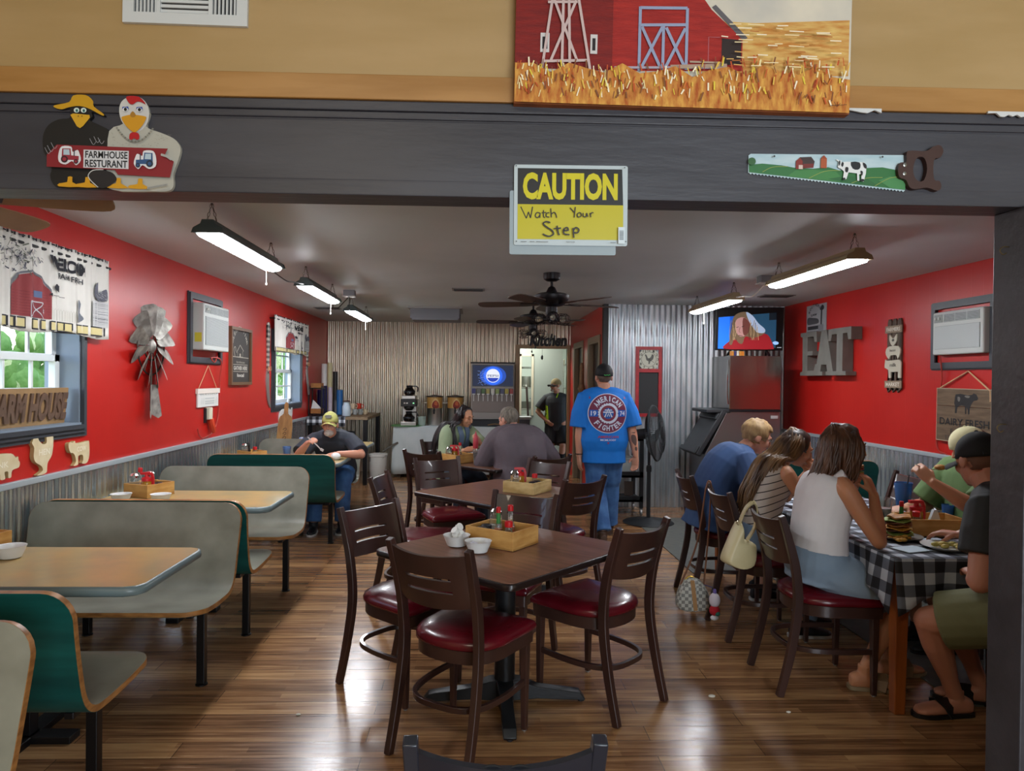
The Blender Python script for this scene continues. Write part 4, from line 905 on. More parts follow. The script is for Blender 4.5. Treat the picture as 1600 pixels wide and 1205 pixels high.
# ================================================================== things on the left wall
def gathered(y0, y1, z0, z1, side, name, label, seed):
    """short printed curtain hung on a rod, with real folds"""
    t = T('valance', label, 'curtain', (XL, (y0 + y1) / 2, z1)); b = nb(); ny, nz = 90, 16; g = []
    r = random.Random(seed); ph = r.random() * 6
    def off(y, z):
        f = (z1 - z) / (z1 - z0); return 0.055 + 0.010 * math.sin(y * 75 + ph + 1.2 * math.sin(y * 17)) * (1.0 - 0.45 * f) + 0.006 * math.sin(y * 31 + ph)
    for i in range(ny + 1):
        y = y0 + (y1 - y0) * i / ny
        for j in range(nz + 1):
            z = z1 - (z1 - z0) * j / nz; g.append(b.verts.new((XL + off(y, z), y, z + (0.012 * math.sin(y * 9 + ph) if j == nz else 0))))
    for i in range(ny):
        for j in range(nz):
            p = i * (nz + 1) + j; b.faces.new((g[p], g[p + 1], g[p + nz + 2], g[p + nz + 1]))
    b2 = b.copy(); tree = BVHTree.FromBMesh(b); b2.free()
    o = O('cloth', b, mat('valance_cloth', 'DDDAD2', 0.85, var='CFCCC4', scale=3), t, world=True, ang=3)
    sd = o.modifiers.new('thick', 'SOLIDIFY'); sd.thickness = 0.002
    rd = nb(); tube(rd, [(XL + 0.05, y0 - 0.03, z1 - 0.045), (XL + 0.05, y1 + 0.03, z1 - 0.045)], 0.009, 8)
    for y in (y0 - 0.025, y1 + 0.025): tube(rd, [(XL, y, z1 - 0.045), (XL + 0.05, y, z1 - 0.045)], 0.006, 6)
    O('rod', rd, mat('rod_black', '1E1E20', 0.5), t, world=True)
    M = fr((XL, y0, z0), (0, 1, 0), (0, 0, 1)); w, h = y1 - y0, z1 - z0; a = Art(0.00025); a.z = 0.004; K = '2A2A30'
    X = lambda f: f * w; Z = lambda f: f * h
    a.line([(X(0.0), Z(0.985)), (X(1), Z(0.985))], 0.008, K)
    for i in range(60): a.rect(X(i / 60), Z(0.965), X(i / 60 + 0.006), Z(0.998), K, same=i > 0)
    a.rect(0, Z(0.02), w, Z(0.125), 'C9BC86'); a.rect(0, Z(0.115), w, Z(0.13), K); a.rect(0, Z(0.012), w, Z(0.028), K, same=True)
    for i in range(19): a.rect(X(i / 19), Z(0.02), X(i / 19 + 0.009), Z(0.125), K, same=i > 0)
    bx = 0.30                                            # red barn with a hipped roof
    a.poly([(X(bx), Z(0.14)), (X(bx + 0.24), Z(0.14)), (X(bx + 0.24), Z(0.42)), (X(bx + 0.19), Z(0.56)), (X(bx + 0.12), Z(0.62)), (X(bx + 0.04), Z(0.56)), (X(bx), Z(0.42))], '8A3A3C')
    a.line([(X(bx + 0.25), Z(0.40)), (X(bx + 0.195), Z(0.57)), (X(bx + 0.12), Z(0.64)), (X(bx + 0.03), Z(0.57)), (X(bx - 0.01), Z(0.40))], 0.012, '6E6E74')
    for i in range(9): a.line([(X(bx), Z(0.16 + i * 0.03)), (X(bx + 0.24), Z(0.16 + i * 0.03))], 0.0018, '6A282C', same=i > 0)
    a.rect(X(bx + 0.1), Z(0.14), X(bx + 0.2), Z(0.31), '7A2E34')
    for sg in (((0.1, 0.14), (0.1, 0.31)), ((0.2, 0.14), (0.2, 0.31)), ((0.1, 0.31), (0.2, 0.31)), ((0.1, 0.14), (0.2, 0.31)), ((0.1, 0.31), (0.2, 0.14))): a.line([(X(bx + p), Z(s)) for p, s in sg], 0.006, 'B9B9BC')
    a.rect(X(bx + 0.13), Z(0.36), X(bx + 0.18), Z(0.43), '5A6A8A')
    rr = random.Random(seed + 1)
    for i in range(150):                                 # tree drawn in loose strokes
        x = 0.27 + rr.gauss(0.07, 0.07); z = 0.78 + rr.gauss(0, 0.075)
        if 0.0 < x < 0.5 and 0.6 < z < 0.95: a.line([(X(x), Z(z)), (X(x + rr.uniform(-0.02, 0.02)), Z(z + rr.uniform(-0.06, 0.0)))], rr.uniform(0.002, 0.007), rr.choice(['5A5A62', '3C3C46', '7E7E84', '6E7266']), same=i % 15 != 0)
    a.text('WELCOM', X(0.52), Z(0.71), X(0.80), Z(0.86), '26262C', 0.05); a.text('FARM', X(0.60), Z(0.62), X(0.67), Z(0.685), '34343A', 0.02); a.text('FRESH', X(0.68), Z(0.61), X(0.77), Z(0.675), '34343A', 0.02, same=True)
    v = 0.58; a.line([(X(v), Z(0.22)), (X(v), Z(0.52))], 0.003, K); a.line([(X(v - 0.05), Z(0.42)), (X(v + 0.05), Z(0.41))], 0.003, K, same=True); a.poly([(X(v - 0.06), Z(0.42)), (X(v - 0.045), Z(0.44)), (X(v - 0.045), Z(0.40))], K); a.poly(sp2([(X(v - 0.02), Z(0.50)), (X(v - 0.012), Z(0.55)), (X(v), Z(0.52)), (X(v + 0.02), Z(0.54)), (X(v + 0.015), Z(0.47)), (X(v), Z(0.455))], 3), K)
    for i in range(16):
        x = 0.53 + i * 0.013; a.line([(X(x), Z(0.14)), (X(x), Z(0.25)), (X(x + 0.005), Z(0.27)), (X(x + 0.01), Z(0.25)), (X(x + 0.01), Z(0.14))], 0.0016, 'A8A496', same=i > 0)
    a.poly(sp2([(X(0.735), Z(0.15)), (X(0.73), Z(0.3)), (X(0.745), Z(0.42)), (X(0.76), Z(0.38)), (X(0.755), Z(0.27)), (X(0.775), Z(0.2))], 3), '6C7078')
    a.rect(X(0.845), Z(0.13), X(0.98), Z(0.45), 'BEBEBC')
    for i in range(26): a.line([(X(0.85), Z(0.15 + i * 0.012)), (X(0.975), Z(0.15 + i * 0.012 + rr.uniform(-0.006, 0.006)))], rr.uniform(0.001, 0.004), rr.choice(['6A6A72', '44444C', '8E8E90']), same=i > 0)
    a.poly(sp2([(X(0.87), Z(0.47)), (X(0.86), Z(0.60)), (X(0.875), Z(0.68)), (X(0.90), Z(0.66)), (X(0.91), Z(0.56)), (X(0.95), Z(0.62)), (X(0.975), Z(0.55)), (X(0.96), Z(0.47))], 3), '5C5C66')
    for i in range(40):
        x = rr.uniform(0.865, 0.96); z = rr.uniform(0.48, 0.6); a.line([(X(x), Z(z)), (X(x + 0.012), Z(z - 0.02))], 0.002, rr.choice(['2E2E36', 'AAAAA8']), same=i > 0)
    a.build('print', M, t, wrap=tree, maxlen=0.016, rough=0.85)
    return t
gathered(3.30, 4.68, 1.79, 2.295, 1, 'valance', 'printed farm valance over the big window at the picture\'s edge', 4)
gathered(8.50, 10.18, 1.86, 2.30, 1, 'valance', 'small printed farm valance over the far window, near the rear wall', 8)

def WL(x, y, off=0.0):                      # point of the left wall seen at a photo pixel
    return P(x, y, X=XL + off)
# FARM HOUSE board on the window sill
b0 = P(0, 660, X=-2.50); p1 = P(112, 656, X=-2.50)
t = T('letter_board', 'brown board with raised FARM HOUSE letters leaning in the big window', 'sign', (-2.5, p1.y, W1[2]))
y1, y0 = 4.40, 3.70; M = fr((-2.535, y0, W1[2] + 0.014), (0, 1, 0), (0.12, 0, 1)); hh = 0.215; ww = y1 - y0
slab_obj('board', [(0, 0), (ww, 0), (ww, hh), (0, hh)], M, 0.012, mat('board_tan', '8C6E48', 0.7, var='9C7C54', scale=8), t)
vs, fs = text_tris('FARM HOUSE', 0.05); ax = min(v[0] for v in vs); bx = max(v[0] for v in vs); ay = min(v[1] for v in vs); by = max(v[1] for v in vs)
b = nb(); V3 = [b.verts.new(M @ V((0.02 + (x - ax) / (bx - ax) * (ww - 0.03), 0.025 + (y - ay) / (by - ay) * (hh - 0.05), 0.022))) for x, y in vs]
for f in fs: b.faces.new([V3[i] for i in f])
ex = bmesh.ops.extrude_face_region(b, geom=b.faces[:]); nn = M.to_3x3() @ V((0, 0, 1))
for v in ex['geom']:
    if isinstance(v, bmesh.types.BMVert): v.co -= nn * 0.0105
O('letters', b, mat('letter_brown', '5A4436', 0.6, var='6A5242', scale=20), t, smooth=False, world=True)
# wooden farm animals
CR = mat('cream_wood', 'D6C8A4', 0.6, var='C6B48C', scale=9); CRE = mat('cream_wood_edge', 'A48A5C', 0.7)
def cutout(name, label, pts, cx, cy, sc, ya, za, word, wbox, off=0.0):
    M = FL(ya, za, 0.001); t_ = T(name, label, 'wall decoration', (XL, ya, za), 0, 'cream wooden farm animals')
    poly = sp2([((x - cx) * sc * 1.65, (cy - y) * sc) for x, y in pts], 3); wbox = [wbox[0] * sc * 1.65, wbox[1] * sc, wbox[2] * sc * 1.65, wbox[3] * sc]; slab_obj('cutout', poly, M, 0.022, CR, t_, CRE)
    a_ = Art(); a_.text(word, *[c for c in wbox], 'E4DCC6', 0.01); a_.build('lettering', M @ Matrix.Translation((0, 0, 0.022)), t_)
cutout('wooden_hen', 'cream wooden hen cut-out below the window casing', [(250, 260), (265, 230), (290, 232), (300, 265), (335, 300), (362, 290), (362, 240), (385, 225), (415, 240), (420, 300), (408, 400), (375, 455), (368, 490), (362, 540), (320, 552), (285, 548), (330, 520), (322, 480), (275, 440), (258, 390), (262, 320), (245, 280)], 340, 550, 0.00068, WL(62, 740).y, WL(62, 741).z, 'HEN', (-40, 160, 50, 210))
cutout('wooden_cow', 'cream wooden cow cut-out beside the hen, below the window corner', [(525, 275), (540, 262), (560, 268), (580, 256), (585, 275), (620, 280), (690, 275), (710, 285), (712, 400), (690, 458), (645, 455), (655, 430), (650, 385), (612, 388), (610, 455), (570, 460), (590, 430), (580, 375), (560, 352), (545, 350), (530, 320)], 620, 460, 0.00074, WL(118, 726).y, WL(118, 726).z, 'COW', (-20, 110, 60, 150))
cutout('wooden_pig', 'cream wooden pig cut-out running off the picture\'s edge', [(-190, 400), (-150, 365), (-60, 360), (50, 370), (85, 410), (105, 405), (110, 440), (120, 460), (112, 500), (60, 515), (52, 570), (30, 572), (28, 520), (0, 520), (5, 575), (-30, 575), (-40, 520), (-110, 515), (-110, 570), (-140, 572), (-150, 510), (-190, 470)], 0, 572, 0.00062, WL(0, 747).y, WL(0, 748).z, 'OINK', (-110, 90, 30, 140))
# windmill
wc = WL(231, 541); RM = 0.44; GM = mat('windmill_tin', 'C2BFB6', 0.42, 0.6, var='85817A', scale=12, lo=0.35, hi=0.6)
t = T('metal_windmill', 'weathered metal windmill wheel with tail on the red wall', 'wall decoration', (XL, wc.y, wc.z))
M = FL(wc.y, wc.z, 0.03) @ Matrix.Diagonal((0.72, 0.72, 0.8, 1))
for i in range(12):
    a0 = 2 * PI * i / 12 + 0.26; R = M @ Matrix.Rotation(a0, 4, 'Z') @ Matrix.Translation((0, 0, 0.012)) @ Matrix.Rotation(-0.45, 4, 'X')
    b = nb(); prism(b, sp2([(0.13, -0.035), (0.30, -0.075), (0.42, -0.09), (0.44, 0), (0.42, 0.09), (0.30, 0.075), (0.13, 0.035)], 2), R, 0.003); O('blade', b, GM, t, smooth=False, world=True)
b = nb()
for rr in (0.15, 0.30): tube(b, [M @ V((rr * math.cos(q), rr * math.sin(q), -0.005)) for q in [2 * PI * j / 36 for j in range(36)]], 0.006, 5, closed=True)
for i in range(6):
    q = 2 * PI * i / 6; tube(b, [M @ V((0.03 * math.cos(q), 0.03 * math.sin(q), -0.005)), M @ V((0.3 * math.cos(q), 0.3 * math.sin(q), -0.005))], 0.004, 5)
O('ring_frame', b, mat('rusty_iron', '4A403A', 0.6, 0.7), t, world=True)
b = nb(); lathe(b, [(0.06, -0.02), (0.055, 0.01), (0.03, 0.03), (0.005, 0.036)], n=18, M=M @ Matrix.Diagonal((0.9, 1.3, 1, 1))); O('hub', b, GM, t, world=True)
b = nb(); tube(b, [M @ V((0, 0, -0.005)), M @ V((0, -0.68, -0.005))], 0.008, 6); O('mast', b, MC['rusty_iron'], t, world=True)
b = nb()
for s in (-1, 1): prism(b, [(0, 0), (s * 0.075, 0.0), (s * 0.14, -0.33), (s * 0.09, -0.355), (0, -0.31)], M @ Matrix.Translation((0, -0.40, 0.0)) @ Matrix.Rotation(-s * 0.3, 4, 'Y'), 0.003)
O('tail', b, GM, t, smooth=False, world=True)
# window air conditioners
ACW = mat('aged_white_plastic', 'BFC3BE', 0.45); ACG = mat('grille_dark', '50565A', 0.6); ACV = mat('grille_slat', 'B4BAB8', 0.5)
def air_con(M, w, h, label, fw, fh, sticker):
    """M: frame on the wall (u along, v up); u = 0 is the end with the controls"""
    o3 = M.translation; t_ = T('air_conditioner', label, 'air conditioner', tuple(o3)); b_ = nb(); f = 0.05
    for (x0, x1, y0, y1) in ((-f, w + f, -f, 0), (-f, w + f, h, h + f), (-f, 0, 0, h), (w, w + f, 0, h)): box(b_, x0, x1, y0, y1, 0, 0.028, M=M); box(b_, x0 - 0.01 * (x0 < 0), x1 + 0.01 * (x1 > w), y0 - 0.01 * (y0 < 0), y1 + 0.01 * (y1 > h), 0, 0.014, M=M)
    O('wall_frame', b_, DKFR, t_, smooth=False, world=True)
    x0, x1, y0, y1, d = 0.03, w - 0.015, 0.06, h - 0.03, fw; b_ = nb(); box(b_, x0, x1, y0, y1, 0, d, M=M); bd = O('case', b_, ACW, t_, smooth=False, world=True, bevel=0.012)
    b_ = nb(); box(b_, x0 + 0.03, x1 - 0.03, y0 + 0.045, y1 - 0.115, d - 0.002, d + 0.001, M=M); gr = O('grille', b_, ACG, t_, smooth=False, world=True); n = 26
    b_ = nb()
    for i in range(n): yy = y0 + 0.05 + (y1 - y0 - 0.17) * i / (n - 1); box(b_, x0 + 0.03, x1 - 0.03, yy - 0.0038, yy + 0.0030, d - 0.001, d + 0.006, M=M)
    O('slats', b_, ACV, gr, smooth=False, world=True)
    b_ = nb(); box(b_, x0 + 0.14, x1 - 0.04, y1 - 0.085, y1 - 0.02, d - 0.002, d + 0.001, M=M); vt = O('outlet', b_, ACG, t_, smooth=False, world=True); b_ = nb()
    for i in range(6): yy = y1 - 0.08 + 0.055 * i / 5; box(b_, x0 + 0.14, x1 - 0.04, yy - 0.0035, yy + 0.0028, d - 0.001, d + 0.007, M=M)
    for i in range(4): xx = x0 + 0.14 + (x1 - x0 - 0.18) * i / 3; box(b_, xx - 0.003, xx + 0.003, y1 - 0.085, y1 - 0.02, d - 0.001, d + 0.006, M=M)
    O('vanes', b_, ACV, vt, smooth=False, world=True)
    b_ = nb(); box(b_, x0 + 0.02, x0 + 0.12, y1 - 0.085, y1 - 0.02, d - 0.001, d + 0.003, M=M); cp = O('control_panel', b_, mat('control_grey', '8E9490', 0.5), t_, smooth=False, world=True); b_ = nb()
    for j in range(2): lathe(b_, [(0.012, 0), (0.011, 0.012), (0.004, 0.014)], n=12, M=M @ Matrix.Translation((x0 + 0.05 + 0.04 * j, y1 - 0.052, d + 0.003)))
    O('knob', b_, ACW, cp, world=True)
    if sticker: b_ = nb(); box(b_, -0.0005, 0.0, 0.13, 0.21, 0.03, 0.09, M=M @ Matrix.Translation((x0, 0, 0))); O('sticker', b_, mat('energy_sticker', 'C9BE3A', 0.5), t_, smooth=False, world=True)
    return t_
air_con(FL(6.13, 1.72, 0.001), 0.66, 0.50, 'yellowed white window air conditioner in a dark frame above the booths', 0.11, 0, True)
air_con(FR(5.70, 1.725, 0.001), 0.62, 0.435, 'white window air conditioner on the wall by the post, above the dairy board', 0.065, 0, False)
cable('power_cord', [(XL + 0.03, 6.70, 1.74), (XL + 0.06, 6.55, 1.68), (XL + 0.05, 6.5, 1.72), (XL + 0.04, 6.77, 1.70), (XL + 0.02, 6.79, 1.5), (XL + 0.012, 6.79, 1.2), (XL + 0.014, 6.66, 1.04), (XL + 0.014, 6.42, 0.995), (XL + 0.02, 6.30, 1.03), (XL + 0.03, 6.24, 1.09)], 0.006, mat('red_painted_cord', 'A8382E', 0.5), 'cord of the booth-side air conditioner running down the red wall to its plug', 'cord')
cable('power_cord', [(XR - 0.05, 5.60, 1.79), (XR - 0.03, 5.60, 1.6), (XR - 0.012, 5.66, 1.4), (XR - 0.012, 5.68, 1.05), (XR - 0.014, 5.55, 0.985), (XR - 0.014, 5.3, 0.96)], 0.006, MC['red_painted_cord'], 'cord of the air conditioner by the post, running down past the dairy board', 'cord')
# wall plug adapter with red cap, hanging white sign
p = WL(322, 652); t = T('wall_adapter', 'white wall adapter with an orange plug below the hanging white sign', 'plug', (XL, p.y, p.z))
b = nb(); box(b, XL, XL + 0.045, p.y - 0.035, p.y + 0.045, p.z - 0.02, p.z + 0.09); O('adapter_body', b, mat('ivory_plastic', 'D2CDB4', 0.5), t, smooth=False, bevel=0.006, world=True)
b = nb(); box(b, XL, XL + 0.02, p.y - 0.06, p.y - 0.036, p.z - 0.05, p.z + 0.085); O('cover', b, BLACKP, t, smooth=False, world=True)
b = nb(); tube(b, [(XL + 0.03, p.y + 0.03, p.z - 0.02), (XL + 0.035, p.y + 0.06, p.z - 0.09), (XL + 0.035, p.y + 0.10, p.z - 0.14)], [0.028, 0.03, 0.02], 8); O('plug', b, mat('orange_plug', 'D2482A', 0.5), t, world=True)
ya, zb = WL(306, 637).y, WL(306, 637).z; yb = WL(338, 637).y; zt = WL(322, 607).z
t = T('hanging_sign', 'small white sign hanging from a string on the red wall', 'sign', (XL, (ya + yb) / 2, zt)); M = FL(ya, zb, 0.004)
slab_obj('board', [(0, 0), (yb - ya, 0.0), (yb - ya, zt - zb), (0, zt - zb)], M, 0.014, mat('white_board', 'D6D6D0', 0.6), t); slab_obj('rail', [(-0.02, zt - zb - 0.045), (yb - ya + 0.025, zt - zb - 0.045), (yb - ya + 0.025, zt - zb), (-0.02, zt - zb)], M, 0.02, mat('whitewash', 'D9CFC4', 0.7), t)
a = Art(); ww, hh = yb - ya, zt - zb; g = 'A4A8A6'
a.text('BLESSED', ww * 0.1, hh * 0.62, ww * 0.92, hh * 0.78, g, 0.01)
for x in (0.16, 0.24, 0.86): a.line([(ww * x, hh * 0.15), (ww * (x + 0.03), hh * 0.5)], 0.006, g)
for i, z in enumerate((0.45, 0.3, 0.18)): a.line([(ww * 0.32, hh * z), (ww * 0.78, hh * z)], 0.012, 'B9BDBA', same=i > 0)
a.build('lettering', M @ Matrix.Translation((0, 0, 0.0142)), t)
b = nb(); tube(b, [(XL + 0.012, ya + 0.03, zt), (XL + 0.01, (ya + yb) / 2 + 0.01, zt + 0.21), (XL + 0.012, yb - 0.03, zt)], 0.004, 5); O('string', b, mat('twine', 'C9A27A', 0.8), t, world=True)
# framed letter-board style sign
ya = 7.08; yb = 7.72; za = 1.465; zb = 2.055; t = T('framed_sign', 'tall dark sign in a wooden frame with a small house drawn on it', 'sign', (XL, ya, za)); M = FL(ya, za, 0.001); ww, hh = yb - ya, zb - za
b = nb()
for (x0, x1, y0, y1) in ((0, ww, 0, 0.03), (0, ww, hh - 0.03, hh), (0, 0.03, 0.03, hh - 0.03), (ww - 0.03, ww, 0.03, hh - 0.03)): box(b, x0, x1, y0, y1, 0, 0.035, M=M)
O('frame', b, mat('brown_frame', '6E5038', 0.5), t, smooth=False, world=True); slab_obj('board', [(0.03, 0.03), (ww - 0.03, 0.03), (ww - 0.03, hh - 0.03), (0.03, hh - 0.03)], M, 0.012, mat('slate', '3A3632', 0.6), t)
a = Art(); c = 'B9B2A4'; cx = ww * 0.48
a.arctext('BLESSED TIME', cx, hh * 0.58, ww * 0.38, 160, 20, 0.04, c, 0.01)
a.line([(cx - 0.11, hh * 0.56), (cx, hh * 0.70), (cx + 0.11, hh * 0.60)], 0.009, c); a.line([(cx - 0.08, hh * 0.57), (cx - 0.08, hh * 0.49), (cx + 0.08, hh * 0.49), (cx + 0.08, hh * 0.60)], 0.008, c); a.rect(cx - 0.02, hh * 0.49, cx + 0.02, hh * 0.55, c); a.line([(ww * 0.12, hh * 0.49), (ww * 0.9, hh * 0.48)], 0.008, c)
a.line(sp2([(cx - 0.16, hh * 0.5), (cx - 0.19, hh * 0.62), (cx - 0.15, hh * 0.66), (cx - 0.13, hh * 0.58)], 3, False), 0.01, c)
a.text('farmhouse', ww * 0.3, hh * 0.38, ww * 0.7, hh * 0.42, c); a.line([(ww * 0.15, hh * 0.355), (ww * 0.85, hh * 0.355)], 0.006, c); a.text('GATHER HERE', ww * 0.17, hh * 0.26, ww * 0.83, hh * 0.33, 'D2CDC2', 0.03); a.line([(ww * 0.15, hh * 0.235), (ww * 0.85, hh * 0.235)], 0.006, c)
a.text('local', ww * 0.33, hh * 0.14, ww * 0.66, hh * 0.20, 'D2CDC2', 0.03); a.build('lettering', M @ Matrix.Translation((0, 0, 0.0122)), t)
# giant knife and fork
def gingham(name, dark, light, mid, cell, axes=(0, 1)):
    m = bpy.data.materials.new(name); m.use_nodes = True; N, L, B = nodes_of(m); B.inputs['Roughness'].default_value = 0.8
    tc = N.new('ShaderNodeTexCoord'); sp = N.new('ShaderNodeSeparateXYZ'); L.new(tc.outputs['Object'], sp.inputs[0]); outs = []
    for ax in axes:
        s_ = N.new('ShaderNodeMath'); s_.operation = 'MULTIPLY_ADD'; s_.inputs[1].default_value = 0.5 / cell; s_.inputs[2].default_value = 100.0; L.new(sp.outputs[ax], s_.inputs[0])
        f_ = N.new('ShaderNodeMath'); f_.operation = 'FRACT'; L.new(s_.outputs[0], f_.inputs[0]); g_ = N.new('ShaderNodeMath'); g_.operation = 'GREATER_THAN'; g_.inputs[1].default_value = 0.5; L.new(f_.outputs[0], g_.inputs[0]); outs.append(g_.outputs[0])
    ad = N.new('ShaderNodeMath'); ad.operation = 'ADD'; L.new(outs[0], ad.inputs[0]); L.new(outs[1], ad.inputs[1])
    dv = N.new('ShaderNodeMath'); dv.operation = 'MULTIPLY'; dv.inputs[1].default_value = 0.5; L.new(ad.outputs[0], dv.inputs[0])
    cr = N.new('ShaderNodeValToRGB'); cr.color_ramp.interpolation = 'CONSTANT'; e_ = cr.color_ramp.elements; e_[0].position = 0; e_[0].color = lin(light); e_[1].position = 0.75; e_[1].color = lin(dark); x_ = e_.new(0.25); x_.color = lin(mid)
    L.new(dv.outputs[0], cr.inputs[0]); L.new(cr.outputs[0], B.inputs['Base Color']); MC[name] = m; return m
for nm, lab, yy, zz, L_ in (('wall_knife', 'giant decorative knife with a checked handle, left of the far window', 8.38, WL(427, 636).z, 1.0), ('wall_fork', 'giant decorative fork with a checked handle just beyond the far window', 10.32, 1.30, 0.95)):
    t = T(nm, lab, 'wall decoration', (XL, yy, zz), 0, None); M = FL(yy, zz, 0.002)
    a_ = Art(0.0); hb = L_ * 0.44
    slab_obj('handle', sp2([(-0.03, hb), (0.03, hb), (0.032, L_ * 0.7), (0.045, L_ * 0.92), (0.03, L_), (-0.03, L_), (-0.045, L_ * 0.92), (-0.032, L_ * 0.7)], 2), M, 0.02, gingham('checked_handle', '2A2A2C', 'C8C4BA', '77756E', 0.03, (1, 2)) if nm == 'wall_knife' else MC['checked_handle'], t)
    if nm == 'wall_knife': slab_obj('blade', sp2([(-0.035, hb), (-0.05, hb * 0.6), (0.0, hb * 0.2), (0.10, 0.0), (0.115, 0.03), (0.07, hb * 0.45), (0.04, hb)], 3), M, 0.012, mat('knife_tin', 'A9ADAC', 0.35, 0.8), t)
    else:
        b = nb()
        for i in range(3): strip(b, spline([M @ V((-0.03 + i * 0.03, hb * 0.75, 0.006)), M @ V((-0.035 + i * 0.035, hb * 0.4, 0.02)), M @ V((0.0 + i * 0.03, 0, 0.03))], 4), 0.010, 0.006, (0, 1, 0))
        prism(b, [(-0.05, hb * 0.75), (0.05, hb * 0.75), (0.02, hb + 0.02), (-0.02, hb + 0.02)], M, 0.012); O('tines', b, MC['knife_tin'], t, smooth=False, world=True)
    b = nb()
    for s in (-1, 1): tube(b, spline([M @ V((0, hb + 0.02, 0.022)), M @ V((s * 0.05, hb + 0.05, 0.03)), M @ V((s * 0.055, hb + 0.0, 0.03)), M @ V((0, hb + 0.018, 0.022))], 4), 0.004, 5)
    O('bow', b, MC['twine'], t, world=True)
# small white cut-outs beyond
for i, (nm, lab, x, y, kind) in enumerate((('wooden_pig', 'small white pig cut-out low on the wall under the far window', 440, 660, 0), ('wooden_hen', 'small white hen cut-out under the far window, beside the cutting board', 451, 655, 1))):
    p = WL(x, y); M = FL(p.y, p.z - 0.06, 0.001); pts = ([(-0.15, 0.02), (-0.15, 0.14), (-0.08, 0.22), (0.08, 0.22), (0.16, 0.15), (0.15, 0.05), (0.1, 0.04), (0.1, -0.06), (0.06, -0.06), (0.04, 0.03), (-0.08, 0.03), (-0.1, -0.06), (-0.14, -0.06)], [(-0.10, 0.30), (-0.05, 0.32), (-0.03, 0.2), (0.05, 0.18), (0.1, 0.28), (0.12, 0.12), (0.03, 0.0), (0.03, -0.08), (-0.03, -0.08), (-0.03, 0.0), (-0.09, 0.1)])[kind]
    o = slab_obj(nm, sp2(pts, 3), M, 0.018, mat('white_wood', 'C9CBC8', 0.6)); tag(o, lab, 'wall decoration')

# ================================================================== things on the right wall
def WR(x, y, off=0.0): return P(x, y, X=XR - off)
# EAT letters
ya, yb = WR(1265, 585).y, WR(1345, 585).y; zb, zt = WR(1300, 587).z, WR(1300, 521).z
t = T('letter_sign', 'big grey wooden EAT letters on the red wall', 'sign', (XR, ya, zb)); ww, hh = ya - yb, zt - zb + 0.03
def slabs(nm, polys, M, d):
    b_ = nb()
    for pl in polys: prism(b_, pl, M, d)
    O(nm, b_, mat('grey_letter', '77766F', 0.6, var='6A6962', scale=6), t, smooth=False, world=True)
M = FR(ya, zb, 0.0); d = 0.11; u = ww; e_ = 0.006
slabs('letter_e', [[(0.0, 0), (0.36 * u, 0), (0.38 * u, 0.26 * hh), (0.33 * u, 0.26 * hh), (0.30 * u, 0.11 * hh), (0.16 * u, 0.11 * hh), (0.16 * u, 0.46 * hh), (0.27 * u, 0.46 * hh), (0.27 * u, 0.56 * hh), (0.16 * u, 0.56 * hh), (0.16 * u, 0.89 * hh), (0.29 * u, 0.89 * hh), (0.31 * u, 0.76 * hh), (0.36 * u, 0.76 * hh), (0.35 * u, hh), (0, hh), (0, 0.91 * hh), (0.05 * u, 0.9 * hh), (0.05 * u, 0.09 * hh), (0, 0.08 * hh)]], M, d)
slabs('letter_a', [[(0.30 * u, 0), (0.48 * u, 0), (0.48 * u, 0.08 * hh), (0.44 * u, 0.09 * hh), (0.46 * u, 0.24 * hh), (0.56 * u, 0.24 * hh), (0.58 * u, 0.09 * hh), (0.55 * u, 0.08 * hh), (0.55 * u, 0), (0.73 * u, 0), (0.73 * u, 0.08 * hh), (0.69 * u, 0.09 * hh), (0.56 * u, hh), (0.46 * u, hh), (0.34 * u, 0.09 * hh), (0.30 * u, 0.08 * hh)]], M @ Matrix.Translation((0, 0, 0.002)), d)
slabs('letter_t', [[(0.70 * u, 0), (0.93 * u, 0), (0.93 * u, 0.08 * hh), (0.87 * u, 0.09 * hh), (0.87 * u, 0.88 * hh), (0.95 * u, 0.88 * hh), (0.97 * u, 0.74 * hh), (1.02 * u, 0.74 * hh), (1.02 * u, hh), (0.60 * u, hh), (0.60 * u, 0.74 * hh), (0.65 * u, 0.74 * hh), (0.67 * u, 0.88 * hh), (0.76 * u, 0.88 * hh), (0.76 * u, 0.09 * hh), (0.70 * u, 0.08 * hh)]], M @ Matrix.Translation((0, 0, 0.004)), d)
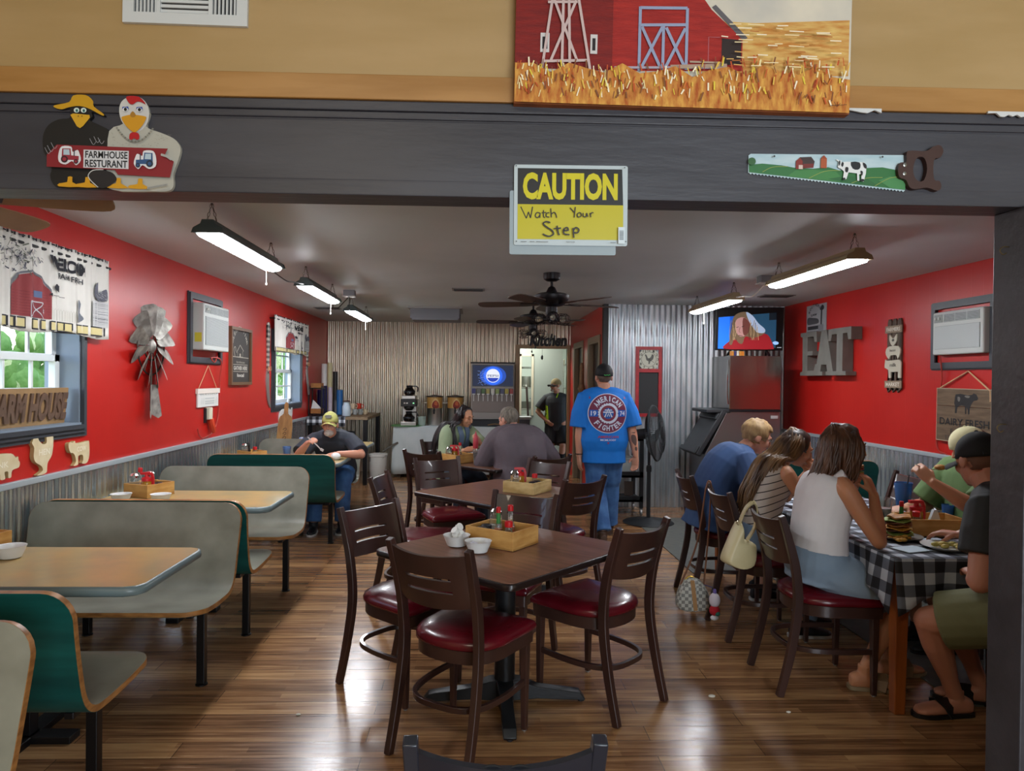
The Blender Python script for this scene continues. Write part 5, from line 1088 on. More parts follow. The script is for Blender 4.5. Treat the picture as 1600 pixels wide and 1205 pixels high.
# law poster
ya, yb = WR(1261, 520).y, WR(1292, 500).y; zb, zt = WR(1276, 522).z, WR(1276, 476).z
t = T('wall_poster', 'small black and white poster about southern law above the EAT letters', 'poster', (XR, ya, zb)); ww, hh = ya - yb, zt - zb; M = FR(ya, zb, 0.001)
slab_obj('sheet', [(0, 0), (ww, 0), (ww, hh), (0, hh)], M, 0.006, mat('poster_grey', '9A9A9C', 0.6), t); a = Art(); g = '2A2A2E'
a.arctext('SOUTHERN', ww * 0.45, hh * 0.50, ww * 0.36, 155, 40, hh * 0.10, g, 0.03); a.text('LAW', ww * 0.24, hh * 0.62, ww * 0.54, hh * 0.70, g, 0.04)
a.poly(sp2([(ww * 0.06, hh * 0.36), (ww * 0.08, hh * 0.58), (ww * 0.35, hh * 0.56), (ww * 0.6, hh * 0.5), (ww * 0.62, hh * 0.36), (ww * 0.3, hh * 0.34)], 3), '4E4E52'); a.rect(ww * 0.08, hh * 0.16, ww * 0.62, hh * 0.28, '2E2E32'); a.line([(ww * 0.78, hh * 0.85), (ww * 0.76, hh * 0.3)], ww * 0.07, '3A3A3E'); a.rect(ww * 0.62, hh * 0.06, ww * 0.88, hh * 0.3, '7E7E82'); a.line([(ww * 0.05, hh * 0.09), (ww * 0.6, hh * 0.09)], hh * 0.04, '6A6A6E'); a.poly(sp2([(ww * 0.7, hh * 0.8), (ww * 0.8, hh * 0.95), (ww * 0.9, hh * 0.88), (ww * 0.86, hh * 0.78)], 3), '2A2A2E')
a.build('print', M @ Matrix.Translation((0, 0, 0.006)), t)
# farmers market sign
ya, yb = WR(1385, 560).y, WR(1415, 560).y; zb, zt = WR(1400, 612).z, WR(1400, 500).z; yc = (ya + yb) / 2; ww, hh = ya - yb, zt - zb
t = T('market_sign', 'tall slatted farmers market sign with a hen, a pig and a cow stacked', 'sign', (XR, yc, zb)); M = FR(yc, zb, 0.001)
for i in range(3):
    x = -0.075 + i * 0.075; slab_obj('slat', sp2([(x - 0.029, 0.02), (x + 0.029, 0.02), (x + 0.031, hh * 0.5), (x + 0.029, hh - 0.02), (x, hh), (x - 0.029, hh - 0.02), (x - 0.031, hh * 0.5), (x, 0)], 2), M, 0.016, mat('weathered_slat', '4A3A30', 0.7, var='5A493C', scale=10, stretch=(3, 3, 0.6)), t)
for nm, z in (('FARMERS', hh * 0.82), ('MARKET', hh * 0.05)):
    slab_obj('name_bar', [(-0.13, z), (0.125, z), (0.125, z + 0.065), (-0.13, z + 0.065)], M @ Matrix.Translation((0, 0, 0.016)), 0.008, mat('name_bar_brown', '8C7A66', 0.7), t); a = Art(); a.text(nm, -0.105, z + 0.015, 0.10, z + 0.05, 'D8D0C2', 0.02); a.build('lettering', M @ Matrix.Translation((0, 0, 0.024)), t)
CW = mat('whitewashed', 'BDB7A4', 0.6)
cows = [(-0.13, 0.32), (-0.12, 0.43), (-0.09, 0.41), (0.10, 0.42), (0.12, 0.38), (0.12, 0.18), (0.08, 0.18), (0.08, 0.26), (-0.03, 0.26), (-0.03, 0.18), (-0.06, 0.18), (-0.07, 0.29)]
M2 = M @ Matrix.Translation((0, 0, 0.016)); q = lambda pts: [(x, y / 0.95 * hh) for x, y in pts]
slab_obj('cow_cutout', q(cows), M2, 0.01, CW, t); slab_obj('pig_cutout', q(sp2([(-0.11, 0.49), (-0.11, 0.56), (-0.06, 0.60), (0.07, 0.60), (0.11, 0.55), (0.10, 0.48), (0.07, 0.43), (0.05, 0.48), (-0.04, 0.48), (-0.06, 0.43)], 2)), M2, 0.01, CW, t); slab_obj('hen_cutout', q(sp2([(-0.06, 0.70), (-0.055, 0.76), (-0.03, 0.73), (0.0, 0.70), (0.035, 0.74), (0.055, 0.76), (0.05, 0.67), (0.01, 0.61), (-0.02, 0.61), (-0.05, 0.66)], 2)), M2, 0.01, CW, t)
a = Art(); a.text('milk', -0.045, 0.33 / 0.95 * hh, 0.055, 0.375 / 0.95 * hh, '4A463E', 0.02); a.text('bacon', -0.05, 0.53 / 0.95 * hh, 0.04, 0.565 / 0.95 * hh, '4A463E', 0.02, same=True); a.ell(0, 0.68 / 0.95 * hh, 0.02, 0.012, '4A463E'); a.build('lettering', M2 @ Matrix.Translation((0, 0, 0.0102)), t)
# dairy board
p0 = WR(1463, 688, 0.03); p1 = WR(1554, 702, 0.03); zt = WR(1510, 613, 0.03).z; ya, yb = p0.y, P(1556, 650, X=XR).y; zb = WR(1463, 687, 0.03).z
t = T('dairy_board', 'brown plank board with a black cow and dairy lettering hanging from a rope', 'sign', (XR, (ya + yb) / 2, zb)); ww, hh = ya - yb, zt - zb + 0.03; M = fr((XR - 0.004, ya, zb), (0, -1, -0.01), (0, 0.0, 1))
WB = mat('old_plank', '5A4836', 0.7, var='6E5A44', scale=4, stretch=(1, 1.2, 9))
for i in range(3): slab_obj('plank', [(0, hh * i / 3 + 0.002), (ww, hh * i / 3 + 0.002), (ww, hh * (i + 1) / 3 - 0.001), (0, hh * (i + 1) / 3 - 0.001)], M, 0.025, WB, t, bevel=0.002)
a = Art(); e = lambda x, y: ((x - 90) / 800 * ww, (1080 - y) / 720 * hh); g = '201E1E'
a.poly([e(x, y) for x, y in ((380, 440), (450, 428), (560, 445), (620, 435), (640, 415), (680, 430), (705, 480), (690, 505), (640, 515), (610, 560), (590, 610), (585, 690), (565, 695), (560, 640), (545, 600), (540, 690), (520, 695), (520, 590), (470, 580), (440, 590), (410, 610), (400, 690), (370, 690), (375, 600), (360, 560), (370, 480))], g)
for pl in (((410, 470), (450, 480), (440, 530), (415, 525)), ((520, 450), (590, 455), (570, 480), (520, 470))): a.poly(sp2([e(*p) for p in pl], 2), '6A655E')
a.text('DAIRY FRESH', *e(140, 860), *e(860, 760), g, 0.02); a.text('F A R M', *e(310, 965), *e(640, 905), g, 0.01); a.text('B E N T', *e(235, 1050), *e(400, 1000), '2E2A28', 0.0)
for (x0, y0, x1, y1) in ((0, 0, ww, 0.006), (0, hh - 0.006, ww, hh), (0, 0, 0.006, hh), (ww - 0.006, 0, ww, hh)): a.rect(x0, y0, x1, y1, 'A89880')
a.build('lettering', M @ Matrix.Translation((0, 0, 0.0252)), t)
b = nb(); tp = WR(1515, 580); tube(b, [M @ V((0.03, hh, 0.02)), V((XR - 0.01, tp.y, tp.z)), M @ V((ww - 0.02, hh - 0.01, 0.026)), M @ V((ww - 0.015, hh - 0.09, 0.026))], 0.006, 6); O('rope', b, MC['twine'], t, world=True)
# ================================================================== drinks counter against the rear wall
SSTEEL = mat('stainless', 'B9B6B0', 0.34, 1.0, bump=0.02, bscale=90, stretch=(1, 1, 0.1)); CHROME = mat('chrome', 'D5D5D2', 0.12, 1.0); DKGL = mat('dark_glass', '120E0C', 0.08, coat=0.3)
CX0, CX1, CY0, CY1, CZ = -1.27, 0.70, 11.02, 11.66, 0.80
t = T('drinks_counter', 'long counter under a pale cloth along the corrugated rear wall', 'table', (CX0, CY0, 0))
b = nb(); box(b, CX0 + 0.04, CX1, CY0 + 0.03, CY1, CZ - 0.03, CZ - 0.006)
for x in (CX0 + 0.08, -0.3, CX1 - 0.06):
    for y in (CY0 + 0.07, CY1 - 0.05): box(b, x - 0.025, x + 0.025, y - 0.025, y + 0.025, 0, CZ - 0.03)
O('counter_frame', b, mat('counter_wood', '5A4636', 0.6), t, smooth=False, world=True)
b = nb(); n = 120; R = []
def cl(s, z):                                    # front and left skirt of the cloth with soft folds
    f = (CZ - z) / CZ; w = 0.018 * f * math.sin(s * 23) + 0.008 * f * math.sin(s * 51 + 1)
    if s < 0: return V((CX0 - w - 0.03 * f, CY0 - s, z))
    return V((CX0 + s, CY0 - w - 0.02 * f, z))
ss = [-0.6 + (0.6 + CX1 - CX0) * i / n for i in range(n + 1)]; zz = [CZ, CZ - 0.01, 0.6, 0.4, 0.2, 0.06]
g = [[b.verts.new(cl(s, z)) for z in zz] for s in ss]
for i in range(n):
    for j in range(len(zz) - 1): b.faces.new((g[i][j], g[i][j + 1], g[i + 1][j + 1], g[i + 1][j]))
b.faces.new([b.verts.new(p) for p in ((CX0, CY0, CZ), (CX1, CY0, CZ), (CX1, CY1, CZ), (CX0, CY1, CZ))])
o = O('tablecloth', b, mat('pale_tablecloth', 'BFC9C8', 0.6, var='C9D1D0', scale=4), None, ang=1.2); tag(o, 'pale speckled cloth hanging to the floor over the drinks counter', 'tablecloth'); sd = o.modifiers.new('thick', 'SOLIDIFY'); sd.thickness = 0.003; sd.offset = 1
b = nb(); prism(b, sp2([(-1.30, 11.0), (-1.0, 10.995), (-0.86, 11.05), (-0.85, 11.5), (-1.28, 11.52)], 3), Matrix.Translation((0, 0, CZ + 0.003)), 0.004)
o = O('green_cloth', b, mat('green_cloth', '5E9A5A', 0.8, var='79AE70', scale=12), None); tag(o, 'green cloth spread under the coffee brewer', 'cloth')
# coffee brewer with two pots
def coffee_pot(x, y, z, label):
    t_ = T('coffee_pot', label, 'coffee pot', (x, y, z), 0, None)
    b_ = nb(); lathe(b_, [(0.055, 0), (0.085, 0.015), (0.09, 0.05), (0.08, 0.085), (0.05, 0.12), (0.04, 0.125)], n=20); O('carafe', b_, DKGL, t_)
    b_ = nb(); lathe(b_, [(0.045, 0.118), (0.048, 0.14), (0.06, 0.15), (0.035, 0.158)], n=18); lathe(b_, [(0.091, 0.045), (0.0925, 0.06), (0.088, 0.075)], n=20); O('collar', b_, BLACKP, t_)
    b_ = nb(); strip(b_, spline([(0.05, 0, 0.145), (0.11, 0, 0.145), (0.135, 0, 0.11), (0.125, 0, 0.06)], 4), 0.009, 0.012, (0, 0, 1)); O('handle', b_, BLACKP, t_, ang=0.9)
    return t_
bx, by = -1.05, 11.28
t = T('coffee_brewer', 'steel coffee brewer with a black control box on the counter corner', 'coffee maker', (bx, by, CZ + 0.0085))
b = nb(); box(b, -0.12, 0.12, -0.20, 0.16, 0, 0.06); O('base', b, SSTEEL, t, smooth=False, bevel=0.004)
b = nb(); box(b, -0.11, 0.11, 0.0, 0.16, 0.06, 0.30); O('column', b, SSTEEL, t, smooth=False, bevel=0.004)
b = nb(); box(b, -0.12, 0.12, -0.20, 0.16, 0.30, 0.42); O('body', b, mat('brewer_black', '1B1918', 0.35), t, smooth=False, bevel=0.008)
b = nb(); box(b, -0.105, 0.105, -0.17, 0.15, 0.42, 0.47); O('warmer_plate', b, SSTEEL, t, smooth=False, bevel=0.005)
b = nb(); lathe(b, [(0.08, 0.30), (0.078, 0.27), (0.05, 0.24), (0.02, 0.235)], (0, -0.10, 0), 18); O('brew_basket', b, MC['brewer_black'], t)
for i, (x, c) in enumerate(((-0.06, 'C8C4BC'), (-0.02, 'C8C4BC'), (0.08, '8FE0A0'))): b = nb(); box(b, x - 0.012, x + 0.012, -0.204, -0.199, 0.345, 0.365); O('switch', b, mat('switch_%d' % i, c, 0.4, emit=c, estr=0.6 if i == 2 else 0.0), t, smooth=False)
coffee_pot(bx, by - 0.10, CZ + 0.071, 'glass coffee pot inside the brewer'); coffee_pot(bx, by - 0.02, CZ + 0.481, 'glass coffee pot on top of the brewer')
o = None; b = nb(); lathe(b, [(0.05, 0), (0.058, 0.02), (0.062, 0.14), (0.059, 0.14), (0.054, 0.02), (0.02, 0.01)], (-0.845, 11.22, CZ + 0.008), 20); o = O('cup', b, mat('pale_green_cup', '9FB0A4', 0.5), None); tag(o, 'pale green tumbler between the brewer and the tea urn', 'cup')
# tea urns
PICT = mat('tea_picture', 'B98A4A', 0.4)
def tea_urn(x, lab):
    t_ = T('tea_urn', lab, 'drink dispenser', (x, 11.30, CZ + 0.004), 0, 'tea urns on the counter')
    b_ = nb(); lathe(b_, [(0.11, 0), (0.12, 0.01), (0.12, 0.27), (0.125, 0.28)], n=28); O('cylinder', b_, SSTEEL, t_)
    b_ = nb(); lathe(b_, [(0.125, 0.28), (0.125, 0.45), (0.12, 0.455)], n=28); O('picture_band', b_, PICT, t_)
    b_ = nb(); lathe(b_, [(0.14, 0.455), (0.14, 0.47), (0.05, 0.485), (0.02, 0.49)], n=28); O('lid', b_, mat('urn_lid', '2A241E', 0.4), t_)
    a_ = Art(0.0006); a_.poly(sp2([(-0.06, 0), (0.05, 0), (0.055, 0.09), (0.0, 0.15), (-0.055, 0.09)], 3), 'C9A86A'); a_.poly(sp2([(-0.045, 0.0), (0.045, 0.0), (0.05, 0.07), (0.0, 0.12), (-0.05, 0.07)], 3), '7E2414'); a_.poly(sp2([(-0.02, 0.05), (0.03, 0.04), (0.02, 0.10), (-0.01, 0.1)], 3), 'B4562A')
    o_ = a_.build('tea_glass_print', fr((x + 0.02, 11.30 - 0.126, CZ + 0.29), (1, 0, 0), (0, 0, 1)), t_)
    b_ = nb(); box(b_, -0.015, 0.015, -0.17, -0.118, 0.235, 0.26); lathe(b_, [(0.012, 0), (0.014, 0.05)], (0, -0.16, 0.19), 10); strip(b_, [(0, -0.165, 0.255), (0.0, -0.185, 0.30)], 0.008, 0.008, (1, 0, 0)); O('tap', b_, BLACKP, t_, smooth=False)
    for s in (-1, 1): b_ = nb(); tube(b_, [(s * 0.12, 0, 0.36), (s * 0.165, 0, 0.36)], 0.012, 10); O('side_handle', b_, mat('urn_handle', 'A9A296', 0.4), t_)
    return t_
tea_urn(-0.65, 'steel tea urn with a picture of iced tea, beside the brewer'); tea_urn(-0.32, 'steel tea urn next to the soda fountain, behind the long-haired woman')
# soda fountain
SX0, SX1, SY = 0.02, 0.72, 11.20
SX0 = P(736, 600, Y=SY).x; SX1 = P(804, 600, Y=SY).x; st = P(770, 568, Y=SY).z
t = T('soda_fountain', 'soda fountain with a lit blue cola screen and a row of taps', 'drink dispenser', ((SX0 + SX1) / 2, SY, CZ + 0.004)); w = SX1 - SX0; hh = st - CZ; M = fr((SX0, SY, CZ + 0.004), (1, 0, 0), (0, 0, 1))
def ub(n, x0, x1, y0, y1, d0, d1, m, par=None, bev=0.004): b_ = nb(); box(b_, x0, x1, y0, y1, d0, d1, M=M); return O(n, b_, m, par or t, smooth=False, bevel=bev, world=True)
ub('cabinet', 0, w, 0.10, hh, -0.45, 0.0, mat('cabinet_grey', '9A938E', 0.5, 0.3), bev=0.012); ub('base', 0.0, w, 0, 0.10, -0.45, 0.10, BLACKP); ub('drip_tray', 0.02, w - 0.02, 0.10, 0.115, -0.02, 0.10, mat('tray_black', '121212', 0.4)); ub('splash_panel', 0.02, w - 0.02, 0.22, 0.50, 0.0, 0.012, mat('brushed_panel', '857A74', 0.5, 0.25)); ub('top_trim', -0.01, w + 0.01, hh, hh + 0.015, -0.45, 0.02, BLACKP)
sc_ = ub('screen', 0.02, w - 0.02, hh - 0.37, hh - 0.03, 0.0, 0.016, mat('fountain_bezel', '0C0D12', 0.3))
def lit(h, e): return mat('lit_%s_%d' % (h, e * 10), h, 0.4, emit=h, estr=e)
a = Art(0.0008); cxs, cys = w * 0.5, hh - 0.20
a.rect(0.03, hh - 0.36, w - 0.03, hh - 0.04, lit('0A1430', 0.9)); a.ell(cxs, cys, 0.21, 0.155, lit('123A8E', 1.3), 36); a.ell(cxs, cys, 0.15, 0.14, lit('1A4FC0', 1.6), 36); a.ell(cxs, cys, 0.108, 0.108, lit('E0E6F2', 0.8), 36)
a.poly(disc2(cxs, cys, 0.098, 0.098, 18, 200, 340), lit('1030A0', 0.9)); a.text('PEPSI', cxs - 0.085, cys - 0.018, cxs + 0.085, cys + 0.018, lit('1A2460', 0.4), 0.01)
r = random.Random(2)
for i in range(30): x = r.uniform(0.10, 0.22); y = hh - r.uniform(0.12, 0.34); a.line([(x, y), (x + r.uniform(0.01, 0.04), y + r.uniform(-0.02, 0.02))], 0.006, lit('6A86C8', 0.5), same=i > 0)
a.build('picture', M @ Matrix.Translation((0, 0, 0.016)), sc_)
cols = ['2A2A70', '6A6A66', '4A6A34', 'A89C50', 'D0CCC0', '8A9A50', '4A4A6A', 'B0A030', 'A03028']
for i, c in enumerate(cols):
    x = w * (i + 0.6) / 9.3; v = ub('valve', x - 0.028, x + 0.028, 0.52, 0.60, 0.0, 0.08, paint(c, 0.4), bev=0.003); b = nb(); box(b, x - 0.02, x + 0.02, 0.50, 0.52, 0.02, 0.07, M=M); box(b, x - 0.006, x + 0.006, 0.40, 0.50, 0.05, 0.062, M=M); O('lever', b, mat('white_lever', 'CFCFCB', 0.4), v, smooth=False, world=True)
cable('drink_hose', [(0.2, 11.08, CZ + 0.03), (0.3, 11.04, CZ + 0.05), (0.4, 11.06, CZ + 0.04), (0.52, 11.05, CZ + 0.03)], 0.008, mat('tan_hose', '8A6A44', 0.5), 'tan hose lying on the counter before the soda fountain', 'hose')
# ================================================================== chalkboard clock, stand fan, cart, ice machine, television
M = fr((0, YB2 - 0.02, 0), (1, 0, 0), (0, 0, 1)); p0 = P(992, 651, Y=YB2 - 0.03); p1 = P(1034, 542, Y=YB2 - 0.03); w, h = p1.x - p0.x, p1.z - p0.z; M = fr((p0.x, YB2 - 0.022, p0.z), (1, 0, 0), (0, 0, 1))
t = T('chalkboard_clock', 'red-framed chalkboard with a rooster clock set in its top', 'clock', (p0.x, YB2, p0.z)); f = 0.04; FRR = mat('red_frame', '8E1A20', 0.5, var='A22228', scale=20); zd = h * 0.655
b = nb()
for (x0, x1, y0, y1) in ((0, w, 0, f), (0, w, h - f, h), (0, f, f, h - f), (w - f, w, f, h - f), (f, w - f, zd - 0.02, zd + 0.025)): box(b, x0, x1, y0, y1, 0, 0.03, M=M)
O('frame', b, FRR, t, smooth=False, world=True); slab_obj('chalkboard', [(f, f), (w - f, f), (w - f, zd), (f, zd)], M, 0.012, mat('chalk_black', '2A2B2C', 0.7), t)
cx, cy, rr = w / 2, (zd + h - f) / 2 + 0.012, 0.138
fc = slab_obj('clock_face', disc2(cx, cy, rr, rr, 36), M, 0.02, mat('clock_cream', 'B9B9A8', 0.6), t); a = Art(); g = '3A3A34'
a.line(disc2(cx, cy, rr * 0.66, rr * 0.66, 36), 0.004, g, closed=True)
for i in range(12):
    q = PI / 2 - 2 * PI * (i + 1) / 12; x, y = cx + rr * 0.82 * math.cos(q), cy + rr * 0.82 * math.sin(q); a.text(str(i + 1), x - 0.012 - 0.006 * (i > 8), y - 0.015, x + 0.012 + 0.006 * (i > 8), y + 0.015, g, 0.02, same=i > 0)
a.poly(sp2([(cx - 0.05, cy + 0.05), (cx - 0.04, cy + 0.062), (cx - 0.025, cy + 0.045), (cx - 0.01, cy + 0.015), (cx + 0.025, cy + 0.02), (cx + 0.035, cy + 0.06), (cx + 0.06, cy + 0.05), (cx + 0.05, cy), (cx + 0.02, cy - 0.025), (cx + 0.01, cy - 0.055), (cx - 0.005, cy - 0.055), (cx - 0.005, cy - 0.025), (cx - 0.03, cy - 0.01), (cx - 0.04, cy + 0.03)], 3), '55554E')
a.line([(cx, cy), (cx + 0.03, cy + 0.035)], 0.005, '141414'); a.line([(cx, cy), (cx + 0.065, cy - 0.04)], 0.004, '141414'); a.build('dial_print', M @ Matrix.Translation((0, 0, 0.02)), fc)
# stand fan
fx, fy = 1.90, 7.62; t = T('stand_fan', 'black oscillating stand fan by the walking man, turned sideways', 'fan', (fx, fy, 0)); FB = mat('fan_black', '1E2022', 0.45)
b = nb(); lathe(b, [(0.27, 0), (0.275, 0.012), (0.25, 0.025), (0.06, 0.045), (0.03, 0.06)], n=36); O('base', b, FB, t)
b = nb(); tube(b, [(0, 0, 0.05), (0, 0, 0.62)], 0.022, 12); tube(b, [(0, 0, 0.58), (0, 0, 0.88)], 0.015, 12); lathe(b, [(0.028, 0.56), (0.03, 0.6), (0.024, 0.63)], n=14); O('pole', b, FB, t)
Mf = Matrix.Translation((0.04, -0.05, 0.985)) @ Matrix.Rotation(math.radians(62), 4, 'Z') @ Matrix.Rotation(PI / 2 - 0.1, 4, 'X')
b = nb(); lathe(b, [(0.02, -0.2), (0.055, -0.19), (0.06, -0.08), (0.05, -0.05)], n=18, M=Mf); box(b, -0.03, 0.05, -0.03, 0.03, 0.86, 0.92); O('motor', b, FB, t)
b = nb(); RG = 0.30
for i in range(72):
    q = 2 * PI * i / 72; c, s = math.cos(q), math.sin(q); tube(b, [Mf @ V((0.06 * c, 0.06 * s, 0.085)), Mf @ V((0.2 * c, 0.2 * s, 0.075)), Mf @ V((RG * c, RG * s, 0.02)), Mf @ V((0.2 * c, 0.2 * s, -0.05)), Mf @ V((0.06 * c, 0.06 * s, -0.06))], 0.0026, 4)
for rr, zz in ((RG, 0.02), (RG + 0.004, 0.012), (0.22, 0.068), (0.14, 0.08)): tube(b, [Mf @ V((rr * math.cos(2 * PI * j / 40), rr * math.sin(2 * PI * j / 40), zz)) for j in range(40)], 0.005 if rr > 0.29 else 0.0028, 5, closed=True)
O('grille', b, mat('fan_wire', '3C4143', 0.4, 0.4), t)
b = nb(); lathe(b, [(0.07, 0.078), (0.068, 0.092), (0.03, 0.096)], n=24, M=Mf); O('badge', b, FB, t)
for i in range(3):
    q = 2 * PI * i / 3; b = nb(); prism(b, sp2([(0.03, -0.03), (0.14, -0.10), (0.26, -0.08), (0.27, 0.05), (0.14, 0.04), (0.03, 0.03)], 3), Mf @ Matrix.Rotation(q, 4, 'Z') @ Matrix.Rotation(0.3, 4, 'X'), 0.003); O('blade', b, mat('fan_blade_grey', '4A5052', 0.4), t, smooth=False)
# black cart with a white tub
cx0, cx1, cy = 1.66, 1.80, 8.1
x0 = P(972, 700, Y=8.0).x - 0.30; x1 = P(1006, 700, Y=8.0).x; t = T('utility_cart', 'black utility cart behind the walking man, before the corrugated wall', 'cart', ((x0 + x1) / 2, 8.2, 0)); CK = mat('cart_black', '17181A', 0.5)
zs = [P(1000, y, Y=8.0).z for y in (800, 735, 692)]
for z in (0.16, 0.44, 0.86): b = nb(); box(b, x0, x1, 8.0, 8.45, z, z + 0.03); box(b, x0, x1, 8.0, 8.02, z, z + 0.07); O('tray', b, CK, t, smooth=False, world=True, bevel=0.004)
for x in (x0 + 0.02, x1 - 0.02):
    for y in (8.02, 8.43):
        b = nb(); box(b, x - 0.02, x + 0.02, y - 0.02, y + 0.02, 0.09, 0.93); lg = O('leg', b, CK, t, smooth=False, world=True); b = nb(); lathe(b, [(0.035, -0.012), (0.038, 0), (0.035, 0.012)], n=16, M=Matrix.Translation((x, y, 0.038)) @ Matrix.Rotation(PI / 2, 4, 'Y')); box(b, x - 0.016, x + 0.016, y - 0.012, y + 0.012, 0.05, 0.092); O('caster', b, mat('caster_grey', '8A8C8C', 0.4, 0.5), lg, world=True)
t = T('plastic_tub', 'grey-white plastic tub on the middle tray of the black cart', 'tub', (x0 + 0.2, 8.2, 0.47)); b = nb(); 
R = lambda k, z: [V((x, y, z)) for x, y in rrect((x1 - x0 - 0.13) * k, 0.32 * k, 0.03, 3, (x0 + x1) / 2 - (x1 - x0 - 0.13) * k / 2, 8.23 - 0.16 * k)]
loft(b, [R(0.9, 0.472), R(1.0, 0.64), R(1.06, 0.645), R(1.06, 0.655), R(0.98, 0.655), R(0.88, 0.48)]); O('tub_body', b, mat('tub_white', 'A9B0AC', 0.4), t, world=True)
b = nb(); box(b, x1 - 0.22, x1 - 0.12, 7.995, 7.999, 0.24, 0.40); o = O('wall_label', b, mat('cart_label', '3A2E26', 0.5), None, smooth=False); tag(o, 'small dark printed card on the front of the black cart', 'card')
# ice machine
IX0, IX1, IY0, IY1 = 2.89, 3.48, 7.93, 8.53; IT = 1.85; IM = 1.235
t = T('ice_machine', 'tall stainless ice machine with a slanted black bin door', 'ice machine', (IX0, IY0, 0)); IS = mat('ice_stainless', 'A8A3A0', 0.2, 1.0, bump=0.015, bscale=60, stretch=(1, 1, 0.05))
b = nb(); box(b, IX0, IX1, IY0, IY1, IM, IT); hd_ = O('ice_maker_head', b, IS, t, smooth=False, world=True, bevel=0.006)
b = nb(); prism(b, [(2.62, 0.12), (IX1, 0.12), (IX1, IM - 0.02), (IX0 - 0.02, IM - 0.02), (2.62, 0.72)], fr((0, IY0 + 0.01, 0), (1, 0, 0), (0, 0, 1)) @ Matrix.Diagonal((1, 1, -1, 1)), IY1 - IY0 - 0.02); O('bin', b, mat('bin_steel', '8D8A8C', 0.35, 0.9), t, smooth=False, world=True, bevel=0.006)
b = nb(); box(b, IX0 - 0.004, IX1 + 0.004, IY0 - 0.004, IY1, IM - 0.022, IM); O('seam_trim', b, BLACKP, t, smooth=False, world=True)
dm = mat('bin_door_black', '2C2E31', 0.5); pa_, pb_ = V((IX0 - 0.04, IY0 - 0.01, IM - 0.03)), V((2.55, IY0 - 0.01, 0.70)); dd = (pb_ - pa_); L_ = dd.length; Md = fr(pa_, dd, (0, 1, 0)); 
b = nb(); prism(b, [(0, 0), (L_, 0), (L_, 0.60), (0, 0.60)], Md @ Matrix.Translation((0, 0, -0.05)), 0.06); prism(b, [(0.05, 0.0), (0.13, 0.0), (0.13, 0.60), (0.05, 0.60)], Md @ Matrix.Translation((0, 0, -0.07)), 0.03); prism(b, [(L_ - 0.1, 0.0), (L_, 0.0), (L_, 0.60), (L_ - 0.06, 0.60)], Md @ Matrix.Translation((0, 0, -0.075)), 0.03); O('bin_door', b, dm, t, smooth=False, world=True, bevel=0.012)
b = nb(); box(b, IX0 - 0.26, IX0 + 0.02, IY0, IY1 - 0.05, IM - 0.04, IM + 0.0); O('door_hood', b, dm, t, smooth=False, world=True, bevel=0.01)
b = nb(); strip(b, spline([(IX0 - 0.008, IY0 + 0.03, IM + 0.06), (IX0 - 0.02, IY0 + 0.025, IM + 0.2), (IX0 - 0.02, IY0 + 0.02, IM + 0.38), (IX0 - 0.005, IY0 + 0.03, IT - 0.05)], 4), 0.012, 0.006, (0, 1, 0)); O('trim_strip', b, CHROME, hd_, world=True)
b = nb(); box(b, IX1 - 0.11, IX1 - 0.03, IY0 - 0.006, IY0 + 0.0, IM - 0.10, IM - 0.065); O('badge', b, mat('badge_white', 'B9B4B4', 0.4), t, smooth=False, world=True)
for x in (2.68, IX1 - 0.06): b = nb(); tube(b, [(x, IY0 + 0.07, 0), (x, IY0 + 0.07, 0.12)], 0.02, 10); O('leg', b, SSTEEL, t, world=True)
r = random.Random(4)
for i, c in enumerate(('B87A34', '3A3A6A', 'C8C0B0', 'D08A3A', 'C9782A')): b = nb(); box(b, IX0 + 0.03 + i * 0.03, IX0 + 0.055 + i * 0.03, IY0 + 0.03, IY0 + 0.09, IT + 0.001, IT + 0.05 + 0.012 * r.random()); o = O('small_box', b, paint(c, 0.5), None, smooth=False); tag(o, ('ochre', 'dark blue', 'off-white', 'light orange', 'deep orange')[i] + ' little carton on top of the ice machine', 'box', 'cartons on the ice machine')
# television
tx0, tx1 = 2.80, 3.56; tz0 = IT + 0.068; ty = 8.12
t = T('television', 'flat television standing on the ice machine, showing a long-haired singer in red', 'television', ((tx0 + tx1) / 2, ty, IT)); Mt = Matrix.Translation(((tx0 + tx1) / 2, ty, tz0)) @ Matrix.Rotation(math.radians(-9), 4, 'Z') @ Matrix.Rotation(math.radians(4), 4, 'X'); hw = (tx1 - tx0) / 2; TVB = mat('tv_black', '0B0B0D', 0.3)
b = nb(); box(b, -hw, hw, 0.0, 0.045, 0, 0.50, M=Mt); O('casing', b, TVB, t, smooth=False, world=True, bevel=0.006)
for s in (-1, 1): b = nb(); strip(b, [Mt @ V((s * 0.22, -0.06, -0.058)), Mt @ V((s * 0.2, 0.02, 0.0)), Mt @ V((s * 0.22, 0.12, -0.058))], 0.012, 0.008, (1, 0, 0)); O('foot', b, TVB, t, smooth=False, world=True)
Ms = Mt @ fr((-hw, -0.001, 0), (1, 0, 0), (0, 0, 1)); W_, H_ = 2 * hw, 0.50; a = Art(0.0006); e = lambda x, y: ((x - 335) / (845 - 335) * W_, (560 - y) / (560 - 190) * H_); LT = lambda h, s=1.0: lit(h, s)
a.poly([e(355, 545), e(790, 535), e(790, 235), e(355, 275)], LT('0F4FB0', .7)); a.poly([e(355, 545), e(440, 545), e(440, 268), e(355, 275)], LT('1A6CE0', .8)); a.poly([e(620, 540), e(790, 535), e(790, 235), e(560, 255)], LT('24506E', .35)); a.poly([e(735, 300), e(790, 296), e(790, 235), e(735, 240)], LT('12222E', .2))
